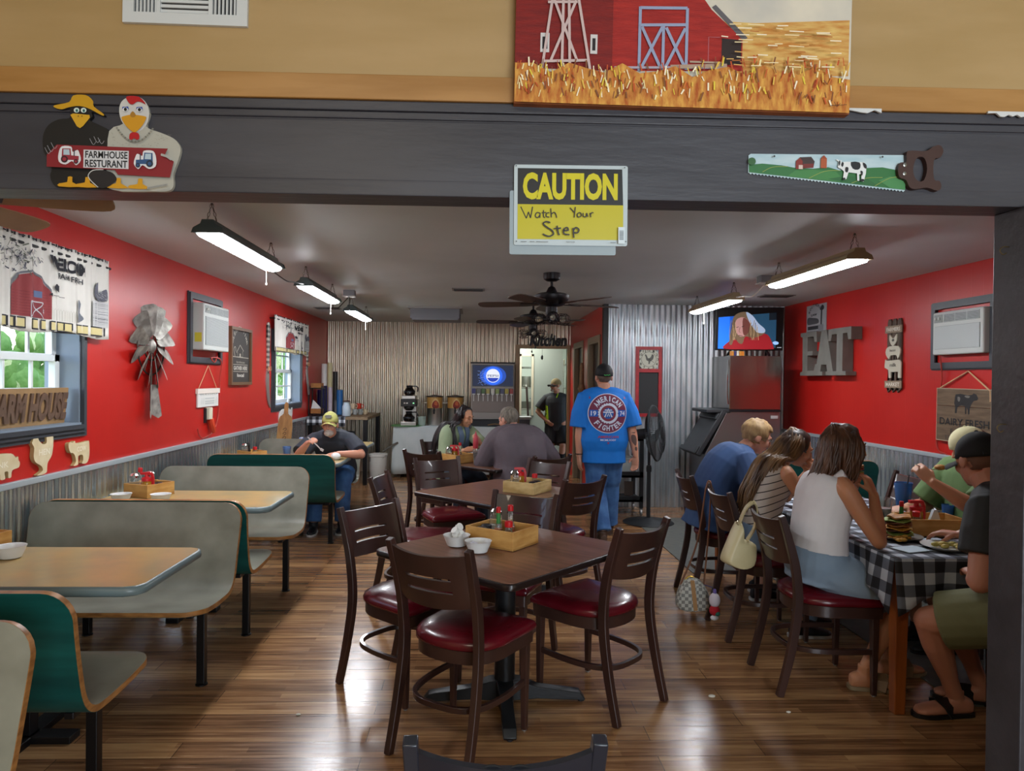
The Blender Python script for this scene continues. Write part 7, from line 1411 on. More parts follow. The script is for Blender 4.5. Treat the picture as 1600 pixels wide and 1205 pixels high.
# booth table with two bowls
t, f = crate((-2.135, 4.655, TZ), (-2.045, 4.86), (-2.33, 4.74), 0.088, 'orange crate at the wall end of the booth table with two bowls')
sugar(f(0.08, 0.9), 'sugar shaker by the wall in the booth crate'); sugar(f(0.85, 0.9), 'second sugar shaker, toward the back of the booth crate'); bottle(f(0.42, 0.95), 'sauce', 'red-capped sauce bottle by the wall in the booth crate'); pump(f(0.12, 0.2), 'syrup dispenser with a red handle in the booth crate'); jelly(f(0.52, 0.3), 'black-lidded jar in the booth crate'); jelly(f(0.9, 0.42), 'black-lidded jar at the aisle end of the booth crate'); packets(f(0.85, 0.08), 3, 4, 'white packet poking out of the booth crate', 'packets in the booth crate', ('D6D4D0',))
for x, lab in ((199, 'white bowl by the corrugated wall, beside the booth crate'), (253, 'white bowl at the aisle side of the booth crate')): p = V((-2.25 if x < 220 else -2.0, 4.55, 0)); bowl((p.x, p.y, TZ), lab, 0.062, 0.05); packets((p.x, p.y, TZ), 4, x, 'packet lying in a bowl of the booth table with two bowls', 'packets in the booth bowls', ('D8D6D2', 'C4C8CC'))
# nearest booth table
p = P(16, 872, Z=TZ); bowl((p.x, p.y, TZ), 'white bowl at the picture\'s edge on the nearest booth table', 0.062, 0.052); p = P(-16, 880, Z=TZ); bowl((p.x - 0.05, p.y, TZ), 'white bowl cut off by the picture\'s edge', 0.055, 0.045)
t, f = crate((-2.155, 3.18, TZ), (-2.125, 3.30), (-2.36, 3.21), 0.088, 'orange crate just showing at the picture\'s edge on the nearest booth table')
# booth table of the man in the cap
t, f = crate((-2.14, 6.80, TZ), (-2.03, 6.94), (-2.36, 6.88), 0.085, 'orange crate beside the white bag on the capped man\'s table')
sugar(f(0.12, 0.8), 'sugar shaker in the capped man\'s crate'); bottle(f(0.85, 0.6), 'pepper', 'red-capped jar in the capped man\'s crate'); jelly(f(0.45, 0.1), 'dark jar in the capped man\'s crate'); bottle(f(0.58, 0.95), 'steak', 'dark steak sauce bottle in the capped man\'s crate')
b = nb(); rb = random.Random(8)
for i in range(12): ball(b, (-1.86 + rb.uniform(-0.13, 0.13), 6.80 + rb.uniform(-0.07, 0.07), TZ + 0.03), rb.uniform(0.04, 0.06), (1.2, 1, 0.55), 10)
o = O('plastic_bag', b, mat('white_plastic', 'CFD2D4', 0.4, bump=0.5, bscale=25), None); tag(o, 'crumpled white bag on the capped man\'s booth table', 'bag')
tumbler((-1.86, 7.02, TZ), 'blue tumbler on the capped man\'s table', 0.042, 0.12, mat('blue_plastic_clear', '6A8EC0', 0.1, trans=0.6), '5A7AA8'); plate((-1.50, 6.98, TZ), 'plate under the capped man\'s hands', 0.12); food('plate_food', (-1.50, 6.98, TZ + 0.012), 'food on the capped man\'s plate', 'food', 'C8A468', '8A5A30', 0.08, 0.04, 6)
b = nb(); ball(b, (-1.36, 6.93, TZ + 0.035), 0.045, (1.1, 0.9, 0.8), 12); o = O('napkin', b, mat('crumpled_napkin', 'D8DADA', 0.7, bump=0.6, bscale=30), None); tag(o, 'crumpled napkin under the capped man\'s bent hand', 'napkin')
# small table behind his bench: cutting board, jars, packets
Mc = fr((-2.34, 8.42, TZ + 0.001), (1, 0.12, 0), (0.02, 0.16, 1)); b = nb(); prism(b, sp2([(0, 0), (0.14, 0), (0.15, 0.3), (0.10, 0.37), (0.095, 0.48), (0.07, 0.51), (0.05, 0.48), (0.045, 0.37), (-0.005, 0.3)], 3), Mc, 0.016); t = O('cutting_board', b, mat('board_oak', 'A87C42', 0.5, var='8A6030', scale=5, stretch=(6, 6, 1)), None, smooth=False); tag(t, 'wooden cutting board with a handle standing on the small rear booth table', 'cutting board')
a = Art(0.0005); 
for z in (0.08, 0.13, 0.18): a.line(sp2([(0.05, z), (0.08, z + 0.02), (0.09, z), (0.07, z - 0.015)], 3, False), 0.006, '3A2412')
a.build('burnt_mark', Mc @ Matrix.Translation((0, 0, 0.016)), t, world=False)
for i in range(3): jelly((-2.28 + i * 0.06, 8.34, TZ), ('red-topped jar nearest the cutting board', 'dark jar before the cutting board', 'dark jar beside the blue packets')[i])
b = nb(); box(b, -2.08, -1.95, 8.34, 8.46, TZ, TZ + 0.05); o = O('packet_box', b, mat('packet_box_blue', '3A4A8A', 0.5), None, smooth=False); tag(o, 'blue box of sweetener packets on the small rear booth table', 'box')
rr = random.Random(2)
for i in range(7): b = nb(); box(b, -2.07 + i * 0.017, -2.062 + i * 0.017, 8.35, 8.44, TZ + 0.03, TZ + 0.085 + 0.01 * rr.random()); o = O('sweetener_packet', b, paint(('9AB4E0', 'D8D8DC', '5A6AB0')[i % 3], 0.6), None, smooth=False); tag(o, 'packet standing in the blue box on the small rear booth table', 'packet', 'packets in the blue box')

# ================================================================== the checked-cloth table
RX0, RX1, RY0, RY1, RZ = 1.955, 2.74, 3.20, 5.72, 0.738
t = T('long_table', 'long wooden table with orange-brown legs under the checked cloth', 'table', (RX0, RY0, 0)); OW = mat('orange_wood', '9A5420', 0.4, var='7E4016', scale=5, stretch=(4, 4, 0.5)); b = nb(); box(b, RX0, RX1, RY0, RY1, RZ - 0.03, RZ); O('tabletop', b, OW, t, smooth=False, world=True); b = nb(); box(b, RX0 + 0.05, RX1 - 0.05, RY0 + 0.05, RY1 - 0.05, RZ - 0.10, RZ - 0.03); O('apron', b, OW, t, smooth=False, world=True)
for x in (RX0 + 0.045, RX1 - 0.045):
    for y in (RY0 + 0.045, RY1 - 0.045): b = nb(); strip(b, [(x, y, 0), (x, y, RZ - 0.03)], [0.025, 0.033], [0.025, 0.033], (0, 1, 0)); O('leg', b, OW, t, smooth=False, world=True, bevel=0.004)
cell = 0.052; G = [gingham('buffalo_top', '1B1C22', 'B9C2CE', '5E6470', cell), gingham('buffalo_side', '1B1C22', 'B9C2CE', '5E6470', cell, (1, 2)), gingham('buffalo_end', '1B1C22', 'B9C2CE', '5E6470', cell, (0, 2))]
b = nb(); e = 0.012; Z0 = RZ + 0.003; b.faces.new([b.verts.new(p) for p in ((RX0 - e, RY0 - e, Z0), (RX1 + e, RY0 - e, Z0), (RX1 + e, RY1 + e, Z0), (RX0 - e, RY1 + e, Z0))])
def skirt(p0, p1, out, mi, dz=0.17, c0=0.0, c1=0.0):
    p0 = V(p0); p1 = V(p1); o_ = V(out); L_ = (p1 - p0).length; n_ = int(L_ / 0.02); g_ = []
    for i in range(n_ + 1):
        s = i / n_; q = p0.lerp(p1, s); k0 = max(0, 1 - s * L_ / 0.25); k1 = max(0, 1 - (1 - s) * L_ / 0.25); dd = dz + c0 * k0 ** 2 + c1 * k1 ** 2; col = []
        for j in range(7):
            f_ = j / 6; w_ = 0.004 * f_ + (0.014 * math.sin(s * L_ * 19) + 0.006 * math.sin(s * L_ * 43)) * f_ + 0.03 * f_ * (k0 + k1); v = q + o_ * w_; col.append(b.verts.new((v.x, v.y, Z0 - dd * f_ ** 1.0 - (0.0 if j else 0))))
        g_.append(col)
    for i in range(n_):
        for j in range(6): b.faces.new((g_[i][j], g_[i][j + 1], g_[i + 1][j + 1], g_[i + 1][j])).material_index = mi
skirt((RX0 - e, RY0 - e, Z0), (RX1 + e, RY0 - e, Z0), (0, -1, 0), 2, 0.16, 0.10, 0.10); skirt((RX0 - e, RY1 + e, Z0), (RX0 - e, RY0 - e, Z0), (-1, 0, 0), 1, 0.16, 0.1, 0.10); skirt((RX1 + e, RY0 - e, Z0), (RX1 + e, RY1 + e, Z0), (1, 0, 0), 1, 0.16, 0.1, 0.1); skirt((RX1 + e, RY1 + e, Z0), (RX0 - e, RY1 + e, Z0), (0, 1, 0), 2, 0.16, 0.1, 0.1)
bmesh.ops.remove_doubles(b, verts=b.verts, dist=0.0015)
o = O('tablecloth', b, G, None, ang=1.1); tag(o, 'black and white buffalo-check cloth on the long table', 'tablecloth'); sd = o.modifiers.new('thick', 'SOLIDIFY'); sd.thickness = 0.002; sd.offset = 1
RT = Z0 + 0.003
p = P(1425, 838, Z=RT); q = P(1472, 838, Z=RT)
t, f = crate((p.x, p.y, RT), (p.x + 0.30, p.y - 0.02), (p.x - 0.02, p.y + 0.22), 0.088, 'pine crate among the plates on the checked cloth')
bottle(f(-0.12, 0.30) + V((-0.02, 0.02, -0.009)), 'hot', 'red-capped clear sauce bottle standing beside the checked-cloth crate'); bottle(f(0.12, 0.35), 'pepper', 'jar of yellow peppers with a red cap in the checked-cloth crate'); pump(f(0.3, 0.8), 'syrup dispenser at the back of the checked-cloth crate')
b = nb(); prism(b, [(-0.05, 0), (0.05, 0), (0.035, 0.05), (0.012, 0.12), (-0.005, 0.12), (-0.035, 0.04)], fr(f(0.52, 0.35), (1, 0, 0), (0, 0, 1)), 0.02); o = O('napkin', b, paint('C9D2DE', 0.7), None, smooth=False); tag(o, 'white napkin standing peaked in the checked-cloth crate', 'napkin')
p = P(1378, 828, Z=RT); tumbler((p.x, p.y, RT), 'big clear tumbler of iced water by the white-topped woman', 0.05, 0.175, None, 'A9B4BC', fill=0.7)
p = P(1411, 792, Z=RT); tumbler((p.x, p.y, RT), 'blue-rimmed drink with a straw across the checked cloth', 0.055, 0.16, mat('blue_cup', '4A80C0', 0.1, trans=0.55), '4A4238', True, 0.55)
p = P(1481, 812, Z=RT); tumbler((p.x, p.y, RT), 'small blue cup by the green-shirted man', 0.035, 0.09, MC['blue_cup'], '4A80C0')
p = P(1403, 842, Z=RT); plate((p.x, p.y, RT), 'plate under the stacked sandwich', 0.115, mat('dark_china', '6A6660', 0.35)); pz = RT + 0.012
t = T('sandwich', 'tall stacked sandwich with lettuce and cheese on the checked-cloth table', 'sandwich', (p.x, p.y, pz)); rr = random.Random(11)
for i, (nm, c1, c2, r, h) in enumerate((('bread', 'B9803C', '8A5426', 0.062, 0.014), ('lettuce', '6E8A34', '9AB058', 0.07, 0.008), ('patty', '4A2A18', '5E3820', 0.06, 0.012), ('cheese', 'D8A03A', 'E0B050', 0.064, 0.006), ('bread', 'B9803C', '8A5426', 0.06, 0.012), ('patty', '5A3018', '6E4022', 0.058, 0.012), ('lettuce', '7E9A44', 'A8B868', 0.066, 0.008), ('bread', 'C08840', '9A6430', 0.056, 0.016))):
    z = 0.002 + i * 0.0135; b = nb(); pr = [(r * 0.6, z), (r, z + h * 0.3), (r * 0.98, z + h * 0.8), (r * 0.55, z + h * 1.05)]; lathe(b, pr, (0.004 * math.sin(i * 2), 0.003 * math.cos(i * 3), 0), 18)
    for v in b.verts: v.co.x *= 1 + 0.08 * math.sin(5 * math.atan2(v.co.y, v.co.x) + i); v.co.z += 0.004 * math.sin(4 * math.atan2(v.co.y, v.co.x) + i * 2) + 0.05 * v.co.x * (i > 3)
    O(nm, b, mat('food_layer_' + c1, c1, 0.5, var=c2, scale=50, bump=0.3, bscale=90), t)
food('plate_food', (p.x - 0.02, p.y - 0.07, RT + 0.014), 'crisps scattered around the stacked sandwich', 'food', 'C89030', 'E0B860', 0.07, 0.02, 7, 10)
for i, (x, y, rz, lab) in enumerate(((1456, 846, 0.1, 'white napkin lying beside the pine crate on the checked cloth'), (1424, 859, 0.3, 'white paper slip nearest the table corner on the checked cloth'))): p = P(x, y, Z=RT); b = nb(); box(b, -0.075, 0.075, -0.055, 0.055, 0, 0.003, M=Matrix.Translation((p.x, p.y, RT + 0.001)) @ Matrix.Rotation(rz, 4, 'Z')); o = O('paper_slip', b, mat('slip_white', 'BED0DC', 0.6), None, smooth=False); tag(o, lab, 'paper')
for (x, y, lab, c1, c2) in ((1478, 858, 'plate of scrambled food half hidden by the dark-capped man', 'C8B060', '8A8A40'), (1470, 800, 'plate of food before the green-shirted man', 'B8B078', '7E7A50')): p = P(x, y, Z=RT); plate((p.x, p.y, RT), lab, 0.11); food('plate_food', (p.x, p.y, RT + 0.012), 'heap on the ' + lab, 'food', c1, c2, 0.07, 0.035, x)
p = P(1274, 718, Z=TZ); t = T('napkin_holder', 'white caddy with a cup on the booth table beyond the checked-cloth table', 'caddy', (p.x, 6.74, TZ)); b = nb(); box(b, -0.06, 0.06, -0.05, 0.05, 0, 0.07); O('caddy_body', b, WHP, t, smooth=False, bevel=0.006); b = nb(); lathe(b, [(0.035, 0.07), (0.038, 0.13), (0.036, 0.14), (0.02, 0.145)], n=20); O('jar', b, paint('C9C4B8', 0.4), t)
# bags on the chairs
t = T('shoulder_bag', 'cream shoulder bag hanging on the chair of the woman in white', 'bag', (1.50, 3.86, 0.5)); CB = mat('cream_leather', 'BDB088', 0.45, var='AFA27A', scale=6)
def pouch(outline, c, n_, hw, M, flat=0.35):
    b_ = nb(); R_ = []
    for k in (-1, -0.92, -0.6, 0, 0.6, 0.92, 1): s = math.sqrt(max(0.0, 1 - k * k)); R_.append([M @ V((x * (0.78 + 0.22 * s), y * (0.80 + 0.20 * s) + 0.0, hw * k)) for x, y in outline])
    loft(b_, R_); return b_
Mb = Matrix.Translation((1.455, 3.82, 0.54)) @ Matrix.Rotation(math.radians(14), 4, 'Z') @ Matrix.Rotation(PI / 2, 4, 'X')
b = pouch(sp2([(-0.085, 0.02), (-0.095, 0.06), (-0.05, 0.16), (-0.01, 0.24), (0.0, 0.235), (0.005, 0.16), (0.08, 0.13), (0.095, 0.10), (0.08, 0.01), (0.0, -0.01)], 3), 0, 0, 0.05, Mb); O('bag_body', b, CB, t, world=True, ang=1.2)
b = nb(); strip(b, spline([(1.45, 3.80, 0.77), (1.452, 3.79, 0.80), (1.475, 3.77, 0.87), (1.51, 3.755, 0.90), (1.535, 3.78, 0.86), (1.535, 3.8, 0.76), (1.50, 3.82, 0.68)], 4), 0.004, 0.012, (1, 0, 0)); O('strap', b, CB, t, world=True, ang=0.9)
b = nb(); tube(b, [(1.45 + 0.014 * math.cos(q), 3.80, 0.78 + 0.014 * math.sin(q)) for q in [2 * PI * k / 12 for k in range(12)]], 0.003, 6, closed=True); O('buckle', b, CHROME, t, world=True)
def checker(name, a_, b__, s):
    m = bpy.data.materials.new(name); m.use_nodes = True; N, L, B = nodes_of(m); tc = N.new('ShaderNodeTexCoord'); ck = N.new('ShaderNodeTexChecker'); ck.inputs['Scale'].default_value = s; ck.inputs['Color1'].default_value = lin(a_); ck.inputs['Color2'].default_value = lin(b__); L.new(tc.outputs['Object'], ck.inputs['Vector']); L.new(ck.outputs[0], B.inputs['Base Color']); B.inputs['Roughness'].default_value = 0.5; return m
t = T('handbag', 'grey and white checkered bag hanging low from a long brown strap', 'bag', (1.50, 4.55, 0.05)); Mb = Matrix.Translation((1.445, 4.555, 0.062)) @ Matrix.Rotation(math.radians(-6), 4, 'Z') @ Matrix.Rotation(PI / 2, 4, 'X') @ Matrix.Rotation(0.12, 4, 'Z')
b = pouch(sp2([(-0.105, 0.02), (-0.105, 0.10), (-0.05, 0.19), (0.02, 0.205), (0.07, 0.17), (0.105, 0.08), (0.10, 0.01), (0.0, 0.0)], 3), 0, 0, 0.055, Mb); O('bag_body', b, checker('check_leather', 'A9A79C', '6E6C66', 46), t, world=True, ang=1.2)
b = nb(); box(b, -0.013, 0.013, 0.005, 0.20, 0.048, 0.058, M=Mb); O('leather_band', b, mat('tan_leather', '9A7040', 0.5), t, smooth=False, world=True)
b = nb(); strip(b, spline([Mb @ V((-.07, .165, 0)), (1.45, 4.53, 0.5), (1.495, 4.50, 0.86), (1.515, 4.485, 0.905), (1.53, 4.51, 0.86), (1.535, 4.55, 0.6), Mb @ V((.08, .155, 0))], 5), 0.003, 0.008, (1, 0, 0)); O('strap', b, mat('brown_strap', '6E4428', 0.5), t, world=True, ang=0.9)
b = nb(); tube(b, spline([V(Mb @ V((-0.07, 0.16, 0))), V(Mb @ V((0, 0.215, 0))), V(Mb @ V((0.08, 0.14, 0)))], 5), 0.004, 6); O('zipper', b, mat('gold_zip', 'B8963C', 0.3, 0.9), t, world=True)
t = T('pompom_charm', 'fluffy white and red pompom charm dangling beside the checkered bag', 'charm', (1.59, 4.50, 0.02)); x, y = 1.53, 4.41
for nm, z, r, s, c in (('white_pompom', 0.165, 0.036, (1, 0.9, 1.3), 'C9C0C8'), ('purple_bead', 0.218, 0.012, (1, 1, 1.6), '6A5A9A'), ('red_pompom', 0.10, 0.034, (1, 0.9, 1.0), 'A81824'), ('green_patch', 0.085, 0.018, (1, 1.5, 0.9), '2A6A5A'), ('white_tuft', 0.052, 0.022, (1.2, 1, 0.7), 'CFCACC')):
    b = nb(); ball(b, (x + (0.012 if nm == 'green_patch' else 0), y - (0.012 if nm == 'green_patch' else 0), z), r, s, 12); O(nm, b, mat('plush_' + c, c, 0.95, bump=0.5, bscale=200), t, world=True)
b = nb(); tube(b, [(x, y, 0.2), (x - 0.005, y + 0.04, 0.235), Mb @ V((.082, .15, 0.0))], 0.003, 5); O('cord', b, mat('charm_cord', '2A2A5A', 0.6), t, world=True)
# fallen scraps on the floor
for i, (x, y, lab) in enumerate(((1112, 1089, 'white scrap of paper on the open floor before the chairs'), (466, 1118, 'small pale crumb on the floor near the booths'), (1232, 1114, 'tiny white crumb beside the white-topped woman\'s chair'))): p = P(x, y, Z=0.0); b = nb(); ball(b, (p.x, p.y, 0.004), 0.009 if i else 0.014, (1.3, 0.8, 0.5), 8); o = O('scrap', b, paint('C4C0B4', 0.8), None); tag(o, lab, 'scrap')
# ================================================================== people
def fuse(bm, voxel, it=4, fac=0.5):
    """one continuous skin over the closed shapes in bm"""
    me = bpy.data.meshes.new('f'); bmesh.ops.recalc_face_normals(bm, faces=bm.faces); bm.to_mesh(me); bm.free()
    o = bpy.data.objects.new('f', me); COL.objects.link(o)
    r = o.modifiers.new('r', 'REMESH'); r.mode = 'VOXEL'; r.voxel_size = voxel
    s = o.modifiers.new('s', 'SMOOTH'); s.factor = fac; s.iterations = it
    dg = bpy.context.evaluated_depsgraph_get(); out = bpy.data.meshes.new_from_object(o.evaluated_get(dg))
    bpy.data.objects.remove(o); bpy.data.meshes.remove(me)
    for p in out.polygons: p.use_smooth = True
    return out
def cloth(name, c, v=None, bump=0.35, rough=0.8, bs=7): return mat('cloth_' + name, c, rough, var=v or c, scale=5, bump=bump, bscale=bs)
def ik(a, c, l1, l2, hint):
    a = V(a); c = V(c); h = V(hint); d = c - a; L_ = d.length
    if L_ > (l1 + l2) * 0.999: c = a + d.normalized() * (l1 + l2) * 0.999; d = c - a; L_ = d.length
    k = (l1 * l1 - l2 * l2 + L_ * L_) / (2 * L_); r_ = math.sqrt(max(0, l1 * l1 - k * k)); u = d.normalized(); q = h - u * h.dot(u); q.normalize()
    return a + u * k + q * r_, c
def limb(b, pts, rad, n=12): tube(b, spline(pts, 5), [rad[min(len(rad) - 2, int(i / 5))] * (1 - (i % 5) / 5) + rad[min(len(rad) - 1, int(i / 5) + 1)] * ((i % 5) / 5) if i < (len(pts) - 1) * 5 else rad[-1] for i in range((len(pts) - 1) * 5 + 1)], n)
class Fig:
    def __init__(s, name, label, hip, face, lean, skin, h=1.0, bw=1.0, fem=False, slouch=0.03, twist=0.0, side=0.0, head=(0, 0), belly=0.0, headoff=(0, 0, 0)):
        s.h = h; s.bw = bw; s.fem = fem; a = math.radians(face); s.f = V((math.cos(a), math.sin(a), 0)); s.l = V((-s.f.y, s.f.x, 0)); s.hip = V(hip); s.belly = belly
        q = math.radians(lean); s.up = (V((0, 0, 1)) * math.cos(q) + s.f * math.sin(q) + s.l * side).normalized()
        s.t = T('person', label, 'person', (s.hip.x, s.hip.y, 0)); s.skin = mat('skin_' + skin, skin, 0.5, var=skin, sub=0.12)
        L = 0.50 * h; s.neck = s.hip + s.up * L; mid = s.hip + s.up * (L * 0.5) - s.f * slouch
        s.sp = spline([s.hip - s.up * 0.06 * h, s.hip + s.up * 0.12 * h - s.f * slouch * 0.5, mid, s.hip + s.up * L * 0.8 - s.f * slouch * 0.6, s.neck], 6)
        tw = math.radians(twist); s.l2 = (Matrix.Rotation(tw, 3, 'Z') @ s.l); s.f2 = (Matrix.Rotation(tw, 3, 'Z') @ s.f)
        sw = (0.165 if fem else 0.188) * h * (0.6 + 0.4 * bw); sh = s.hip + s.up * (L * 0.862) - s.f * slouch * 0.3
        s.S = {1: sh + s.l2 * sw, -1: sh - s.l2 * sw}; s.H = {1: s.hip + s.l * 0.095 * h - V((0, 0, 0.01)), -1: s.hip - s.l * 0.095 * h - V((0, 0, 0.01))}
        ya, pt = math.radians(face + head[0]), math.radians(head[1]); hf = V((math.cos(ya), math.sin(ya), 0)); s.hU = V((0, 0, 1)) * math.cos(pt) + hf * math.sin(pt); s.hF = hf * math.cos(pt) - V((0, 0, 1)) * math.sin(pt); s.hL = s.hU.cross(s.hF)
        s.hc = s.neck + s.up * 0.055 * h + s.hU * 0.12 * h + s.hF * 0.02 + V(headoff); k = h * (0.97 if fem else 1.0)
        s.HM = Matrix(((s.hL.x * k, s.hF.x * k, s.hU.x * k, s.hc.x), (s.hL.y * k, s.hF.y * k, s.hU.y * k, s.hc.y), (s.hL.z * k, s.hF.z * k, s.hU.z * k, s.hc.z), (0, 0, 0, 1)))
        s.E, s.Wr, s.K, s.A = {}, {}, {}, {}; s.b = nb(); s.hands = {}
    def hp(s, x, y, z): return s.HM @ V((x, y, z))
    def arm(s, side, wrist, hint): s.E[side], s.Wr[side] = ik(s.S[side], wrist, 0.29 * s.h, 0.26 * s.h, hint)
    def leg(s, side, ankle, hint): s.K[side], s.A[side] = ik(s.H[side], ankle, 0.43 * s.h, 0.42 * s.h, hint)
    def prof(s):
        w = s.bw; B = s.belly
        return [(0.0, .145, .105), (0.12, .172, .122 + B * .6), (0.30, .150, .108 + B), (0.5, .148, .108 + B), (0.7, .160, .116 + B * .5), (0.86, .152, .10), (0.95, .11, .075), (1.0, .062, .058)] if s.fem else [(0.0, .145, .11), (0.12, .172, .125 + B * .6), (0.30, .165, .118 + B), (0.5, .168, .12 + B), (0.7, .185, .125 + B * .5), (0.86, .172, .105), (0.95, .12, .08), (1.0, .066, .062)]
    def rings(s, t0, t1, off, flare=0.0, n=22, m=16):
        pr = s.prof(); out = []; N_ = len(s.sp) - 1
        for i in range(m + 1):
            t = t0 + (t1 - t0) * i / m; x = min(max(t, 0), 1) * N_; k = min(int(x), N_ - 1); c = s.sp[k].lerp(s.sp[k + 1], x - k)
            if t < 0: c = s.sp[0] + s.up * (t * 0.5 * s.h)
            d = (s.sp[k + 1] - s.sp[k]).normalized(); lat = s.l.lerp(s.l2, min(max(t, 0), 1)).normalized(); fw = lat.cross(d); fw = -fw if fw.dot(s.f) < 0 else fw
            tt = min(max(t, 0), 1)
            for j in range(len(pr) - 1):
                if tt <= pr[j + 1][0]: q = (tt - pr[j][0]) / (pr[j + 1][0] - pr[j][0]); a = pr[j][1] + (pr[j + 1][1] - pr[j][1]) * q; bb = pr[j][2] + (pr[j + 1][2] - pr[j][2]) * q; break
            a = a * s.h * s.bw + off + flare * max(0, 0.4 - t); bb = bb * s.h * (0.5 + 0.5 * s.bw) + off + flare * max(0, 0.4 - t)
            shift = fw * (s.belly * 0.5 * max(0, 1 - abs(t - 0.35) * 2.5))
            out.append(ring(c + shift, lat, fw, a, bb, n, 2.3))
        return out
    def trap(s, b, off):
        for q in (1, -1): N_ = s.neck - s.up * 0.03 * s.h; S_ = s.S[q]; k = s.h * (.85 if s.fem else 1) * (0.5 + 0.5 * s.bw); tube(b, [N_, S_.lerp(N_, .5) + s.up * .012, S_.lerp(N_, .12) + s.up * .004], [.058 * k + off, .056 * k + off, .052 * k + off], 12)
    def hand(s, side, d, nrm, curl=0.5, spread=0.0, thumb=0.5):
        """d: wrist to knuckles; nrm: the way the palm looks; curl per joint in radians"""
        d = V(d).normalized(); n_ = V(nrm); n_ = (n_ - d * n_.dot(d)).normalized(); th = n_.cross(d) * (1 if side == 1 else -1); th = -th if side == 1 else th; th = d.cross(n_) * (-1 if side == 1 else 1); w = s.Wr[side]; k = s.h
        R_ = [ring(w + d * (q * k), th, n_, a * k, c * k, 12, 2.6) for q, a, c in ((-0.02, .024, .019), (0.015, .029, .017), (0.05, .038, .0165), (0.085, .039, .014), (0.097, .033, .009))]; loft(s.b, R_)
        for i, (off, ln) in enumerate(((.029, .070), (.010, .078), (-.010, .072), (-.028, .056))):
            p = w + d * (0.088 * k) + th * (off * k); q = d + th * (off * spread * 8); q.normalize(); pts = [p - q * 0.012, p]; ang = curl * 0.7
            for seg in (0.45, 0.32, 0.25): q2 = q * math.cos(ang) + n_ * math.sin(ang); p = p + q2 * (ln * seg * k); pts.append(p); ang += curl * (0.9 + 0.06 * i)
            tube(s.b, pts, [.0098 * k, .0098 * k, .0092 * k, .0085 * k, .0068 * k], 8)
        p = w + d * (0.028 * k) + th * (0.026 * k); q = (th * 0.62 + d * 0.68 + n_ * (0.25 + thumb * 0.5)).normalized(); q2 = (th * (0.25 - thumb * 0.4) + d * 0.8 + n_ * (0.35 + thumb * 0.6)).normalized(); tube(s.b, [p - q * 0.012, p, p + q * 0.036 * k, p + q * 0.036 * k + q2 * 0.03 * k], [.0135 * k, .0125 * k, .0105 * k, .0075 * k], 8); s.hands[side] = (w + d * 0.1 * k + n_ * 0.02, d, n_)
    def body(s, shin=True):
        b = s.b; h = s.h; w = 0.5 + 0.5 * s.bw; loft(b, s.rings(0.0, 1.0, -0.010)); fm = 0.88 if s.fem else 1.0
        for side in (1, -1):
            if side in s.E:
                S_, E_, W_ = s.S[side], s.E[side], s.Wr[side]; i_ = s.sp[-8] if len(s.sp) > 8 else s.neck
                limb(b, [S_ + (s.neck - S_) * 0.35, S_, S_.lerp(E_, 0.4), E_], [.05 * h * w * fm, .056 * h * w * fm, .05 * h * w * fm, .040 * h * w * fm]); limb(b, [E_ + (S_ - E_) * 0.03, E_.lerp(W_, 0.3), W_.lerp(E_, 0.25), W_ + (W_ - E_) * 0.05], [.040 * h * w * fm, .043 * h * w * fm, .031 * h * w * fm, .025 * h * fm]); ball(b, E_, .039 * h * w * fm)
            if side in s.K:
                H_, K_, A_ = s.H[side], s.K[side], s.A[side]; limb(b, [H_ + V((0, 0, 0.02)), H_.lerp(K_, 0.35), K_.lerp(H_, 0.15), K_], [.088 * h * w, .083 * h * w, .062 * h * w, .057 * h * w]); ball(b, K_, .056 * h * w); limb(b, [K_, K_.lerp(A_, 0.3), A_.lerp(K_, 0.25), A_], [.054 * h * w, .057 * h * w, .038 * h, .036 * h])
        s.trap(b, -0.012); P_ = s.hp
        limb(b, [s.neck - s.up * 0.05, s.neck, P_(0, -0.02, -0.06)], [.066 * h * w * fm, .056 * h * w * fm, .052 * h * w * fm])
        def e(c, r, n=14): lathe(b, [(math.sin(PI * i / 10), -math.cos(PI * i / 10)) for i in range(11)], n=n, M=s.HM @ Matrix.Translation(c) @ Matrix.Diagonal((r[0], r[1], r[2], 1)))
        e((0, -0.012, 0.03), (.074, .096, .086)); e((0, 0.028, -0.04), (.057, .062, .076)); e((0, 0.058, -0.094), (.024, .022, .018)); e((0, 0.062, 0.012), (.058, .028, .045))
        for x in (-1, 1): e((x * .034, .064, -.026), (.027, .024, .03)); e((x * .077, -0.008, -0.008), (.010, .021, .031)); e((x * 0.028, 0.086, 0.027), (.024, .009, .008))
        tube(b, [P_(0, .088, .018), P_(0, .104, -.012), P_(0, .112, -.030), P_(0, .09, -.038)], [.009 * h, .011 * h, .0145 * h, .008 * h], 8); e((0, .086, -.056), (.024, .010, .007)); e((0, .083, -.068), (.021, .010, .007))
        s.bodyobj = O('body', fuse(b, 0.0058, 3), s.skin, s.t, world=True)
        return s
